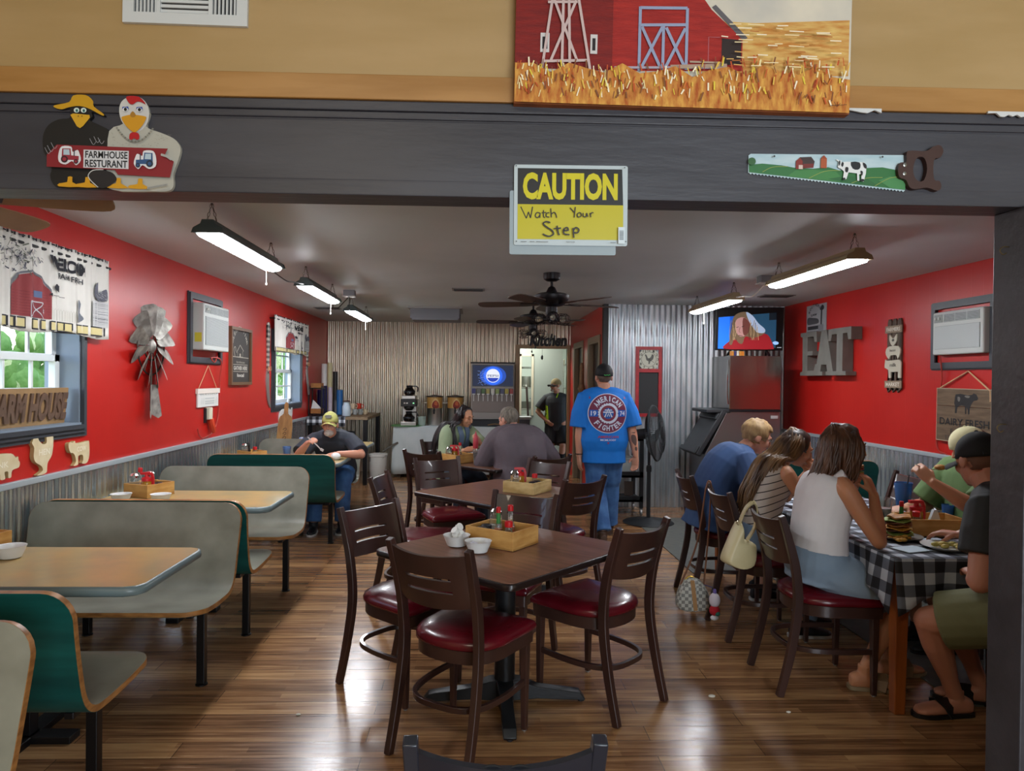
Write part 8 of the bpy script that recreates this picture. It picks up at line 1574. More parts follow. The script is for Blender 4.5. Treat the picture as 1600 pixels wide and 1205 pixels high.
    def eyes(s, col='2E2018', closed=False, brow='2A1C14', lips='9A5A50'):
        for x in (-1, 1):
            if not closed:
                b = nb(); lathe(b, [(math.sin(PI * i / 8), -math.cos(PI * i / 8)) for i in range(9)], n=12, M=s.HM @ Matrix.Translation((x * .031, .0835, .008)) @ Matrix.Diagonal((.0125, .009, .0075, 1))); o = O('eye', b, paint('D8D2CC', 0.3), s.t, world=True)
                b = nb(); lathe(b, [(math.sin(PI * i / 8), -math.cos(PI * i / 8)) for i in range(9)], n=12, M=s.HM @ Matrix.Translation((x * .031, .0895, .007)) @ Matrix.Diagonal((.0058, .0042, .0062, 1))); O('iris', b, paint(col, 0.2), o, world=True)
            else: b = nb(); tube(b, [s.hp(x * .019, .0905, .006), s.hp(x * .03, .093, .002), s.hp(x * .043, .087, .005)], 0.0022, 5); O('eyelid_line', b, paint('2A1A16', 0.6), s.t, world=True)
            b = nb(); tube(b, [s.hp(x * .014, .096, .028), s.hp(x * .03, .095, .034), s.hp(x * .048, .084, .028)], [0.003, 0.0036, 0.002], 5); O('eyebrow', b, paint(brow, 0.8), s.t, world=True)
        b = nb(); tube(b, [s.hp(-.022, .086, -.062), s.hp(-.008, .0955, -.059), s.hp(0, .0955, -.061), s.hp(.008, .0955, -.059), s.hp(.022, .086, -.062)], [.002, .0042, .004, .0042, .002], 6); O('lips', b, paint(lips, 0.5), s.t, world=True)
        return s
    def shirt(s, m, hem=-0.1, sleeve=0.72, off=0.016, flare=0.06, collar=True, neckt=0.97, name='shirt', loose=0.02, sleeve_l=None):
        b = nb(); loft(b, s.rings(hem, neckt, off, flare)); h = s.h; w = 0.5 + 0.5 * s.bw; fm = 0.88 if s.fem else 1.0
        for side in (1, -1):
            if side not in s.E: continue
            S_, E_, W_ = s.S[side], s.E[side], s.Wr[side]; sl = sleeve
            if sl <= 0: continue
            s.trap(b, off) if side == 1 else None
            if sl <= 1: e_ = S_.lerp(E_, sl); tube(b, [S_ + (s.neck - S_) * 0.55, S_ + (s.neck - S_) * 0.12, S_.lerp(e_, 0.5), e_], [(.036 * w * fm) * h + off, (.060 * w * fm) * h + off, (.056 * w * fm) * h + off + loose * .6, (.050 * w * fm) * h + off + loose], 14)
            else:
                e_ = E_.lerp(W_, sl - 1); tube(b, spline([S_ + (s.neck - S_) * 0.55, S_ + (s.neck - S_) * 0.1, S_.lerp(E_, 0.5), E_, E_.lerp(e_, 0.5), e_], 3), [(.04 * w * fm) * h + off] * 2 + [(.055 * w * fm) * h + off] * 2 + [(.060 * w * fm) * h + off] * 3 + [(.054 * w * fm) * h + off] * 3 + [(.046 * w * fm) * h + off + .01] * 3 + [.044 * h + off] * 2 + [.036 * h + off], 14)
        o = O(name, fuse(b, 0.0085, 3), m, s.t, world=True); return o
    def pants(s, m, to=0.95, off=0.014, waist=0.2, name='trousers', loose=0.01):
        """to: 0..1 down the thigh, 1..2 down the shin"""
        b = nb(); h = s.h; w = 0.5 + 0.5 * s.bw; loft(b, s.rings(-0.05, waist, off, 0.0))
        for side in (1, -1):
            if side not in s.K: continue
            H_, K_, A_ = s.H[side], s.K[side], s.A[side]
            if to <= 1: e_ = H_.lerp(K_, to); tube(b, [H_ + V((0, 0, 0.02)), H_.lerp(e_, 0.5), e_], [.09 * h * w + off, .085 * h * w + off + loose * .5, .072 * h * w + off + loose], 16)
            else:
                e_ = K_.lerp(A_, to - 1); tube(b, spline([H_ + V((0, 0, 0.02)), H_.lerp(K_, 0.5), K_, K_.lerp(e_, 0.5), e_], 4), [.09 * h * w + off] * 4 + [.078 * h * w + off] * 4 + [.066 * h * w + off] * 4 + [.062 * h * w + off] * 4 + [.055 * h + off + loose], 14); ball(b, K_, .06 * h * w + off)
        return O(name, fuse(b, 0.009, 3), m, s.t, world=True)
    def shoe(s, side, d, m, kind='shoe', sole=None, L_=0.265):
        A_ = s.A[side]; d = V((d[0], d[1], 0)).normalized(); lt = V((-d.y, d.x, 0)); c = V((A_.x, A_.y, 0)); b = nb(); h = s.h
        pr = [(-.075, .028, .055, .035), (-.05, .036, .065, .045), (0.0, .038, .07, .05), (.06, .042, .048, .032), (.12, .047, .038, .024), (.165, .042, .030, .019), (.19, .02, .024, .012)]
        loft(b, [ring(c + d * (q * h) + V((0, 0, 0.012 + z * h * 0.55)), lt, V((0, 0, 1)), a * h, zz * h * 0.9, 14, 2.4) for q, a, z, zz in pr])
        if kind == 'shoe':
            tube(b, [A_ + V((0, 0, 0.02)), A_ - V((0, 0, 0.02)), V((A_.x, A_.y, 0.05))], [.046 * h, .047 * h, .045 * h], 12); O('shoe', fuse(b, 0.006, 2), m, s.t, world=True)
        else:
            tube(b, [A_ + V((0, 0, 0.03)), A_, V((A_.x, A_.y, 0.045))], [.036 * h, .036 * h, .034 * h], 12); O('foot', fuse(b, 0.006, 2), s.skin, s.t, world=True)
            st = nb(); strip(st, [c + d * 0.05 + lt * .05 + V((0, 0, .015)), c + d * 0.06 + lt * .042 + V((0, 0, .06)), c + d * 0.07 + V((0, 0, .082)), c + d * 0.06 - lt * .042 + V((0, 0, .06)), c + d * 0.05 - lt * .05 + V((0, 0, .015))], 0.003, 0.032, (0, 0, 1)); O('sandal_strap', st, m, s.t, world=True)
        b = nb(); prism(b, sp2([(-.085, -.02), (-.06, -.036), (0, -.04), (.08, -.046), (.15, -.046), (.2, -.02), (.2, .02), (.15, .046), (.08, .046), (0, .04), (-.06, .036), (-.085, .02)], 3), Matrix(((d.x * h, lt.x * h, 0, c.x), (d.y * h, lt.y * h, 0, c.y), (0, 0, 1, 0.001), (0, 0, 0, 1))), 0.018); O('sole', b, sole or m, s.t, smooth=False, world=True)
    def scalp(s, m, face_y=0.035, brow_z=0.055, nape=-0.06, off=0.008, seed=1, name='hair', amp=0.005):
        """hair as a thick shell: where it would cover the face or neck it dips under the skin"""
        b = nb(); n1, n2 = 40, 28; r = random.Random(seed); R_ = []
        for i in range(n2 + 1):
            ph = PI * i / n2; row = []
            for j in range(n1):
                th = 2 * PI * j / n1; x, y, z = .074 * math.sin(ph) * math.cos(th), -0.012 + .096 * math.sin(ph) * math.sin(th), 0.03 + .086 * math.cos(ph); f_ = (z - 0.03)
                if y > face_y and z < brow_z or z < nape or (abs(x) > 0.05 and z < -0.012 and y > -0.035): k = 0.90
                else: k = 1 + (off + amp * mnoise.noise(V((x * 60, y * 60, z * 25 + seed)))) / 0.085
                row.append(s.HM @ V((x * k, -0.012 + (y + 0.012) * k, 0.03 + f_ * k)))
            R_.append(row)
        loft(b, R_); return O(name, b, m, s.t, world=True, ang=3)
    def locks(s, m, ends, seed=1, n=90, r0=0.013, name='long_hair', top=(0, -0.02), spread=0.03):
        """ends: list of control paths in world space; every lock starts at the parting and follows a mix of the paths"""
        b = nb(); r = random.Random(seed)
        for i in range(n):
            f_ = r.random() * (len(ends) - 1); k = int(f_); q = f_ - k; pa, pb = ends[k], ends[min(k + 1, len(ends) - 1)]; cut = r.uniform(0.86, 1.0); pts = []
            th = r.uniform(-0.5, 0.5); start = s.hp(top[0] + r.uniform(-.012, .012), top[1] + r.uniform(-.06, .03), 0.118)
            ctrl = [start] + [pa[j].lerp(pb[j], q) + V((r.gauss(0, 1), r.gauss(0, 1), r.gauss(0, .4))) * (spread * (0.25 + 0.75 * j / len(pa))) for j in range(len(pa))]; sp_ = spline(ctrl, 5); sp_ = sp_[:max(6, int(len(sp_) * cut))]; N_ = len(sp_)
            for j, p in enumerate(sp_): p += V((math.sin(j * 0.7 + i) * 0.004, math.cos(j * 0.6 + i * 2) * 0.004, 0))
            tube(b, sp_, [r0 * (0.55 + 0.55 * math.sin(PI * min(1, (j + 1) / N_ * 1.15))) * (1.0 if j < N_ - 3 else (N_ - j) / 4) + 0.0012 for j in range(N_)], 6, flat=0.55)
        return O(name, b, m, s.t, world=True, ang=3)
    def cap(s, m, brim=True, tilt=0.0, mb=None, back=False, zb=0.035, logo=None, z0=0.012):
        Mc = s.HM @ Matrix.Rotation(tilt, 4, 'X') @ (Matrix.Rotation(PI, 4, 'Z') if back else Matrix()); b = nb(); R_ = []
        for i in range(13):
            ph = (PI / 2) * (1 - i / 12); c = math.cos(PI / 2 - ph); R_.append([Mc @ V((.0835 * math.sin(ph) * math.cos(t), -0.010 + .1055 * math.sin(ph) * math.sin(t), zb + (.098 * math.cos(ph)) ** 1.0)) for t in [2 * PI * j / 32 for j in range(32)]])
        R_ = [[p - (Mc.to_3x3() @ V((0, 0, 0.020))) for p in R_[0]]] + R_; loft(b, R_); c = O('cap', b, m, s.t, world=True, ang=3)
        b = nb(); lathe(b, [(0.008, 0), (0.007, 0.005), (0.002, 0.007)], n=10, M=Mc @ Matrix.Translation((0, -0.01, zb + 0.097))); O('button', b, m, c, world=True)
        if brim:
            b = nb(); R_ = []
            for i in range(15):
                q = -1 + 2 * i / 14; x = .078 * q; dz = -0.026 * q * q; y0 = -0.010 + .1045 * math.sqrt(max(0, 1 - (x / .0835) ** 2)) - 0.004; y1 = 0.085 + .085 * math.sqrt(max(0.0, 1 - (q * 0.97) ** 2)); R_.append([Mc @ V((x, y0, z0 + zb - 0.03 + dz)), Mc @ V((x * 1.0, y1, z0 + zb - 0.042 + dz * 1.3)), Mc @ V((x, y1, z0 + zb - 0.046 + dz * 1.3)), Mc @ V((x, y0, z0 + zb - 0.035 + dz))])
            loft(b, R_); O('brim', b, mb or m, c, world=True, ang=0.9)
        return c
    def glasses(s):
        b = nb()
        for x in (-1, 1):
            tube(b, [s.hp(x * .033 + .021 * math.cos(q), .101 - .006 * abs(math.cos(q)), .004 + .016 * math.sin(q)) for q in [2 * PI * k / 14 for k in range(14)]], 0.0014, 5, closed=True); tube(b, [s.hp(x * .054, .095, .008), s.hp(x * .079, .04, .012), s.hp(x * .08, -.01, .01)], 0.0016, 5)
        tube(b, [s.hp(-.012, .1, .008), s.hp(0, .105, .011), s.hp(.012, .1, .008)], 0.0014, 5); O('glasses', b, paint('6A6258', 0.3), s.t, world=True)
DENIM = mat('denim', '2E5384', 0.8, var='4A74A8', scale=7, bump=0.3, bscale=10); HAIRB = mat('hair_black', '141012', 0.35, var='221A1A', scale=14, stretch=(3, 3, 0.4))

# ---- the walking man in blue
F = Fig('p', 'man in a bright blue graphic T-shirt and jeans walking away, black cap', (1.262, 6.86, 0.93), 92, 2, 'C08A70', h=1.02, bw=1.22, belly=0.03, slouch=0.0, head=(4, -2), headoff=(0, 0, -0.035))
F.arm(1, (1.02, 6.86, 0.80), (-0.6, -0.6, 0)); F.arm(-1, (1.575, 6.82, 0.79), (0.6, -0.6, 0)); F.leg(1, (1.235, 6.72, 0.09), (0, 1, 0)); F.leg(-1, (1.37, 7.10, 0.09), (0, 1, 0.1))
F.hand(1, (0.05, 0.05, -1), (1, 0.3, 0), 0.35); F.hand(-1, (-0.05, 0.0, -1), (-0.6, -0.8, 0), 0.45); F.body()
BLUE = cloth('bright_blue', '0A70C8', '0966B8', 0.3); SH = F.shirt(BLUE, hem=-0.24, sleeve=0.95, off=0.022, flare=0.02, loose=0.03); F.pants(DENIM, 1.97, 0.016, 0.25, 'jeans', 0.02)
for sd, d in ((1, (0, 1)), (-1, (0.1, 1))): F.shoe(sd, d, mat('brown_boot', '4A3426', 0.6))
F.scalp(mat('hair_greyish', '6A5A4C', 0.6, var='564638', scale=30), nape=-0.05, off=0.002, amp=0.002); F.cap(mat('cap_black', '0E0F11', 0.7), tilt=0.05)
a = Art(0.0006); a.line([(-.03, 0), (-.02, .004), (-.01, -.002), (0, .004), (.012, -.002), (.03, .002)], .007, '3AA84A'); a.build('cap_print', F.HM @ Matrix.Rotation(0.05, 4, 'X') @ Matrix.Translation((0, -.1165, .028)) @ Matrix.Rotation(PI / 2, 4, 'X') @ Matrix.Rotation(PI, 4, 'Y') @ Matrix.Diagonal((-1, 1, -1, 1)), F.t)
b = nb(); tube(b, [F.Wr[1] + V((.036 * math.cos(q), .036 * math.sin(q), 0.02)) for q in [2 * PI * k / 14 for k in range(14)]], 0.004, 6, closed=True); O('bracelet', b, BLACKP, F.t, world=True)
bm_ = nb(); bm_.from_mesh(SH.data); tree = BVHTree.FromBMesh(bm_); bm_.free()
Mg = fr((1.27, 6.70, 1.236), (1, 0, 0), (0, 0, 1)); a = Art(0.0007); RR = 0.19; Wt = 'C3CBDA'; Rd = '742238'
a.ell(0, 0, RR, RR, Wt, 48); a.ell(0, 0, RR * .965, RR * .965, Rd, 48); a.ell(0, 0, RR * .93, RR * .93, '6A2440', 40)
for s_ in (-1, 1): a.rect(s_ * RR * .72 - .04, -.032, s_ * RR * .72 + .04, .032, '0B56B0', same=s_ > 0)
a.poly([(RR * (.53 if i % 2 else .48) * math.cos(2 * PI * i / 48), RR * (.53 if i % 2 else .48) * math.sin(2 * PI * i / 48)) for i in range(48)], Wt); a.ell(0, 0, RR * .40, RR * .40, Rd, 30); a.ell(0, 0, RR * .27, RR * .27, '10509E', 30)
a.arctext('AMERICAN', 0, 0, RR * .74, 152, 28, RR * .27, Wt, 0.03); a.arctext('FIGHTER', 0, 0, RR * .74, 212, 328, RR * .27, Wt, 0.03, True)
a.text('19', -RR * .86, -RR * .12, -RR * .60, RR * .12, Wt, 0.03); a.text('74', RR * .60, -RR * .12, RR * .88, RR * .12, Wt, 0.03)
a.line([(-.035, -.035), (0, .045), (.035, -.035)], .012, Wt); a.line([(-.05, .012), (.05, .012)], .012, Wt); a.line([(-.035, .032), (.035, .032)], .010, Wt); a.line([(-.012, -.03), (.0, .0), (.012, -.03)], .008, Wt)
a.text('AMERICAN', -.10, -.235, .10, -.212, 'A02A44', 0.02); a.text('MCMLXXIV', -.075, -.262, .075, -.245, Wt, 0.02); a.poly([(-.012, -.275), (.012, -.275), (0, -.295)], 'A02A44')
for s_ in (-1, 1): a.poly([(s_ * .17 - .01, .14), (s_ * .17 + .01, .14), (s_ * .17, .165)], '7A3A70', same=s_ > 0)
a.build('shirt_print', Mg, F.t, wrap=tree, maxlen=0.02)
bm_ = nb(); bm_.from_mesh(F.bodyobj.data); tree = BVHTree.FromBMesh(bm_); bm_.free(); E_, W_ = F.E[-1], F.Wr[-1]; c = E_.lerp(W_, 0.45); dn = (W_ - E_).normalized(); a = Art(0.0006)
for pl in ([(-.02, .06), (.015, .05), (.025, .0), (.01, -.05), (-.01, -.03), (-.025, .01)], [(.0, -.06), (.02, -.07), (.015, -.1), (-.005, -.09)], [(-.02, .085), (.02, .08), (.01, .07)]): a.poly(sp2(pl, 3), '5A4640')
a.build('tattoo', fr(c, (1, 0, 0.25), -dn), F.t, wrap=tree, maxlen=0.02)

# ---- man in the kitchen doorway
F = Fig('p', 'man in a dark grey and lime shirt, hands on hips in the rear kitchen doorway', (1.40, 12.12, 0.83), 262, 0, 'B98870', h=0.93, bw=1.12, belly=0.02, slouch=0.0, head=(-50, 2))
F.arm(1, (1.585, 12.02, 0.86), (1, 0.5, 0)); F.arm(-1, (1.22, 12.02, 0.85), (-1, 0.5, 0)); F.leg(1, (1.50, 12.12, 0.09), (0, -1, 0)); F.leg(-1, (1.30, 12.15, 0.09), (0, -1, 0)); F.hand(1, (-0.6, -0.5, -0.5), (-0.6, 0.6, 0), 0.4); F.hand(-1, (0.6, -0.5, -0.5), (0.6, 0.6, 0), 0.4); F.body(); F.eyes(brow='7A6A5A')
GRY = cloth('charcoal_polo', '35383A', '2C2F31'); LIME = cloth('lime', 'A8CC1A', 'A0C218'); sh = F.shirt(GRY, hem=-0.2, sleeve=0.8, off=0.02); F.pants(cloth('black_shorts', '141416'), 0.98, 0.02, 0.2, 'shorts', 0.03)
for sd in (1, -1): F.shoe(sd, (0.1 * sd, -1), BLACKP); b = nb(); limb(b, [F.A[sd] - V((0, 0, .03)), F.A[sd].lerp(F.K[sd], 0.3), F.A[sd].lerp(F.K[sd], 0.6)], [.042, .046, .056]); O('sock', b, cloth('black_sock', '121214'), F.t, world=True)
bm_ = nb(); bm_.from_mesh(sh.data); tree = BVHTree.FromBMesh(bm_); bm_.free(); a = Art(0.001); a.poly([(-.15, -.30), (-.105, -.30), (-.115, -.1), (-.12, .0), (-.155, .02)], 'A8CC1A'); a.poly([(0.02, .16), (.05, .22), (.07, .22), (.03, .14)], 'A8CC1A'); a.build('lime_panel', fr((1.36, 12.0, 1.10), (1, 0, 0), (0, 0, 1)), F.t, wrap=tree, maxlen=0.03)
S_, E_ = F.S[-1], F.E[-1]; b = nb(); e_ = S_.lerp(E_, 0.8); tube(b, [e_, S_.lerp(E_, 0.74)], [.084, .084], 14); O('sleeve_trim', b, LIME, F.t, world=True)
F.scalp(mat('hair_grey', '8A8278', 0.6), off=0.002, amp=0.002); F.cap(mat('cap_tan', '8E7E58', 0.8), tilt=0.1, mb=mat('brim_dark', '2A2620', 0.7)); b = nb(); ball(b, F.hp(0, .075, -.088), .03, (1.1, .7, .9), 12); O('goatee', b, mat('beard_grey', 'A49C92', 0.9, bump=0.6, bscale=120), F.t, world=True)

# ---- man in the cap at the booth
F = Fig('p', 'bearded man in a yellow-green cap and dark T-shirt hunched over his food in the booth', (-1.475, 7.57, 0.56), 270, 35, 'C08870', h=0.98, bw=1.1, slouch=0.06, head=(0, 2), headoff=(0, -0.03, -0.05))
F.arm(-1, (-1.645, 6.98, 0.905), (-0.8, -0.1, -0.9)); F.arm(1, (-1.35, 6.99, 0.80), (1.0, 0.2, -0.3)); F.leg(1, (-1.33, 7.12, 0.09), (0.15, -1, 0.8)); F.leg(-1, (-1.60, 7.06, 0.09), (-0.1, -1, 0.8))
F.hand(-1, (0.35, -0.5, 0.25), (0.5, 0.2, -0.6), 0.75); F.hand(1, (-0.75, -0.5, -0.1), (-0.2, 0.2, -1), 0.5, 0.2); F.body(); F.eyes(closed=True, brow='6A5A50'); F.glasses()
F.shirt(cloth('navy_tee', '2A2E38', '22262E'), hem=-0.1, sleeve=0.85, off=0.018, loose=0.02); F.pants(DENIM, 1.95, 0.014, 0.2, 'jeans'); 
for sd in (1, -1): F.shoe(sd, (0.05, -1), mat('black_sneaker', '16171A', 0.5), sole=paint('B9B9B6', 0.5))
F.scalp(mat('hair_greyish', '6A5A4C'), nape=-0.05, off=0.002, amp=0.002); F.cap(mat('cap_olive', 'B0AE68', 0.8, var='A2A05C', scale=6), tilt=0.12, zb=0.04)
b = nb(); ball(b, F.hp(0, .066, -.080), .05, (1.0, .72, .72), 16); ball(b, F.hp(0, .094, -.052), .022, (1.3, .5, .4), 12); O('beard', fuse(b, 0.005, 2), mat('beard_white', 'B4ABA2', 0.9, bump=0.8, bscale=120), F.t, world=True)
a = Art(0.001); a.poly(sp2([(-.03, -.015), (-.03, .012), (0, .024), (.03, .012), (.03, -.015)], 2), '4A4638'); a.line([(-.02, .002), (.02, .002)], .007, '8E8A70'); a.build('cap_patch', F.HM @ Matrix.Rotation(0.12, 4, 'X') @ Matrix.Translation((0, .0945, .082)) @ Matrix.Rotation(math.radians(116), 4, 'X') @ Matrix.Diagonal((1, -1, 1, 1)), F.t)
hc_, d_, n_ = F.hands[-1]; t = T('fork', 'fork in the capped man\'s raised hand', 'fork', tuple(hc_)); b = nb(); strip(b, [hc_ - V((.05, 0, -.04)), hc_ + V((.04, -.03, -.03)), hc_ + V((.09, -.05, -.075))], .0022, .005, (0, 1, 0)); strip(b, [hc_ + V((.085, -.05, -.07)), hc_ + V((.115, -.06, -.085))], .0022, .012, (0, 1, 0)); O('fork_shape', b, mat('fork_steel', 'B4B4B0', 0.3, 0.3), t, world=True)

# ---- long-haired woman at the dark table
F = Fig('p', 'woman with long black hair in a sage jacket, looking down at her hands', (-0.245, 7.56, 0.60), 312, 14, 'B98464', h=0.93, bw=1.08, fem=True, slouch=0.03, head=(6, 16), headoff=(0.02, -0.01, -0.05))
F.arm(-1, (-0.10, 7.12, 0.83), (-0.6, -0.2, -0.9)); F.arm(1, (0.05, 7.14, 0.90), (0.9, 0.5, -0.8)); F.leg(1, (0.10, 7.28, 0.09), (0.5, -0.5, 0.8)); F.leg(-1, (-0.12, 7.1, 0.09), (0.2, -0.7, 0.8))
F.hand(-1, (0.8, 0.1, 0.15), (0.1, 0.6, -0.6), 0.6); F.hand(1, (-0.2, -0.6, 0.5), (-0.8, 0.2, 0), 0.7); F.body(); F.eyes(closed=True, brow='2A1E1A', lips='9A5048')
SAGE = cloth('sage', '8E9C7C', '7E8C6C'); F.shirt(SAGE, hem=-0.12, sleeve=1.85, off=0.024, name='jacket'); F.pants(cloth('dark_jeans', '26303E'), 1.95, 0.012, 0.2, 'jeans')
for sd in (1, -1): F.shoe(sd, (0.6, -0.6), BLACKP)
b = nb(); c0 = F.neck; fw = F.f
for s_ in (-1, 1): strip(b, [c0 + F.l * (s_ * .05) - F.up * .0 + fw * .06, c0 + F.l * (s_ * .045) - F.up * .10 + fw * .125, c0 + F.l * (s_ * .03) - F.up * .30 + fw * .135], .004, .03, tuple(F.f))
O('inner_shirt', b, cloth('chambray', '6A7C92', '4A5A70'), F.t, world=True); F.scalp(HAIRB, face_y=0.035, brow_z=0.1, nape=-0.075, off=0.012)
hp = F.hp; L2 = lambda x, y, z: V((x, y, z)); lft = F.l; bk = -F.f
F.locks(HAIRB, [[hp(-.088, .02, .05), hp(-.10, .02, -.06), F.S[-1] + fw * .09 + F.l * .05 + V((0, 0, .05)), F.S[-1] + fw * .15 + F.l * .03 - V((0, 0, .14)), F.S[-1] + fw * .16 - V((0, 0, .32))], [hp(-.08, -.06, .04), hp(-.10, -.07, -.08), F.S[-1] + bk * .05 + V((0, 0, .095)), F.S[-1] + bk * .10 - F.l * .10 - V((0, 0, .08)), F.S[-1] + bk * .12 - F.l * .11 - V((0, 0, .36))], [hp(0, -.115, .03), hp(0, -.12, -.10), F.neck + bk * .13 - V((0, 0, .05)), F.neck + bk * .17 - V((0, 0, .25)), F.neck + bk * .17 - V((0, 0, .42))], [hp(.08, -.06, .04), hp(.10, -.05, -.07), F.S[1] + bk * .02 + V((0, 0, .05)), F.S[1] + bk * .06 - V((0, 0, .12)), F.S[1] + bk * .06 - V((0, 0, .28))], [hp(.084, .0, .05), hp(.10, .01, -.06), F.S[1] + fw * .08 - F.l * .06 + V((0, 0, .06)), F.S[1] + fw * .14 - F.l * .05 - V((0, 0, .10)), F.S[1] + fw * .15 - F.l * .04 - V((0, 0, .24))]], 3, 120, 0.014, spread=0.014)
hc_, d_, n_ = F.hands[1]; squeeze((hc_.x + 0.0, hc_.y - 0.01, hc_.z - 0.10), 'pinkish-red squeeze bottle in the long-haired woman\'s hand', 'B8404A', 0.85)

# ---- man in the grey-brown jacket, back to the camera
F = Fig('p', 'grey-haired man in a grey-brown jacket, back to the camera at the couple\'s table', (0.44, 6.47, 0.60), 116, 18, 'C08A74', h=1.0, bw=1.3, belly=0.04, slouch=0.05, head=(14, 12), headoff=(-0.02, 0.0, -0.07))
F.arm(1, (0.17, 6.66, 1.0), (-0.35, -0.6, -1)); F.arm(-1, (0.50, 6.84, 0.80), (1, 0, -0.7)); F.leg(1, (0.22, 6.80, 0.09), (-0.3, 0.8, 0.8)); F.leg(-1, (0.42, 6.92, 0.09), (-0.1, 0.9, 0.8)); F.hand(1, (0.35, 0.5, 0.55), (0.8, 0.3, -0.1), 0.7); F.hand(-1, (-0.5, 0.6, 0), (0, 0, -1), 0.5); F.body(); F.eyes()
F.shirt(cloth('taupe', '5E545A', '544A50', 0.5, bs=5), hem=-0.16, sleeve=1.7, off=0.03, flare=0.08, name='jacket', loose=0.03); F.pants(cloth('grey_trousers', '4A4C50'), 1.95, 0.014)
for sd in (1, -1): F.shoe(sd, (-0.4, 0.9), BLACKP)
F.scalp(mat('hair_salt', '7E766A', 0.7, var='5A5248', scale=60, stretch=(1, 1, 0.3)), face_y=0.03, brow_z=0.075, nape=-0.075, off=0.007)
b = nb(); tube(b, [F.Wr[1] + V((.034 * math.cos(q), .034 * math.sin(q), -0.02)) for q in [2 * PI * k / 14 for k in range(14)]], 0.006, 6, closed=True); O('watch', b, BLACKP, F.t, world=True)

# ---- women and men at the checked-cloth table
F = Fig('p', 'woman in a white sleeveless top and pale blue shorts eating at the checked-cloth table', (1.775, 3.60, 0.605), 0, 10, 'B9805E', h=0.97, bw=1.12, fem=True, slouch=0.02, head=(-4, 6), headoff=(0.02, 0, -0.03))
F.arm(-1, (2.02, 3.50, 0.985), (0.1, -0.5, -1)); F.arm(1, (2.04, 3.72, 1.0), (0.2, 0.6, -1)); F.leg(-1, (1.99, 3.50, 0.095), (1, -0.05, 0.6)); F.leg(1, (2.22, 3.66, 0.095), (1, 0.05, 0.6))
F.hand(-1, (-0.15, 0.35, 0.75), (-0.55, 0.75, -0.2), 0.75); F.hand(1, (-0.15, -0.3, 0.75), (-0.55, -0.75, -0.2), 0.75); F.body(); F.eyes()
TOP = cloth('white_rib', 'DAD8DA', 'CFCCCE', 0.3); F.shirt(TOP, hem=0.02, sleeve=0, off=0.012, flare=0.0, neckt=0.93, name='top'); F.pants(cloth('pale_denim', '8699AC', '7A8EA2', 0.3, bs=12), 0.78, 0.016, 0.22, 'shorts', 0.02)
for sd in (1, -1): b = nb(); tube(b, [F.S[sd].lerp(F.neck, 0.42) + F.f * .05 - V((0, 0, .05)), F.S[sd].lerp(F.neck, 0.40) + V((0, 0, .035)), F.S[sd].lerp(F.neck, 0.42) - F.f * .07 - V((0, 0, .04))], [.034, .036, .036], 10); O('shoulder_strap', b, TOP, F.t, world=True)
SAND = mat('tan_sandal', '7A6248', 0.6)
for sd, d in ((-1, (1, -0.15)), (1, (1, 0.1))): F.shoe(sd, d, SAND, 'sandal', mat('sandal_sole', '8A7A60', 0.7))
HB = mat('hair_brown', '3A241A', 0.4, var='5E3E2A', scale=10, stretch=(4, 4, 0.5)); F.scalp(HB, face_y=0.04, brow_z=0.1, nape=-0.075, off=0.014); hp = F.hp; bk = -F.f
F.locks(HB, [[hp(-.085, .03, .05), hp(-.098, .04, -.04), hp(-.092, .05, -.12), hp(-.075, .03, -.19)], [hp(-.085, -.02, .05), hp(-.105, -.02, -.06), hp(-.10, -.03, -.15), hp(-.085, -.05, -.235)], [hp(-.06, -.09, .05), hp(-.07, -.11, -.06), hp(-.07, -.13, -.16), hp(-.06, -.17, -.24)], [hp(0, -.115, .04), hp(0, -.13, -.07), hp(0, -.155, -.17), hp(0, -.20, -.25)], [hp(.07, -.08, .04), hp(.085, -.09, -.07), hp(.085, -.11, -.16), hp(.08, -.14, -.23)], [hp(.085, .0, .05), hp(.10, .0, -.06), hp(.095, .0, -.14), hp(.085, .0, -.2)]], 5, 130, 0.014, spread=0.012)
t = T('sandwich', 'bite of sandwich held at the white-topped woman\'s mouth', 'sandwich', tuple(F.hp(0, .15, -.08))); c = (F.hands[-1][0] + F.hands[1][0]) / 2
for i, (nm, cc, hh_) in enumerate((('bread', 'B9803C', .016), ('lettuce', '7E9A44', .008), ('filling', '8A3A1E', .012), ('bread', 'C08840', .016))): b = nb(); lathe(b, [(.03, 0), (.045, .004), (.044, hh_), (.028, hh_ + .002)], (c.x - .02, c.y, c.z + .0 + i * .013), 14); O(nm, b, mat('food_layer_' + cc, cc, 0.6), t, world=True)

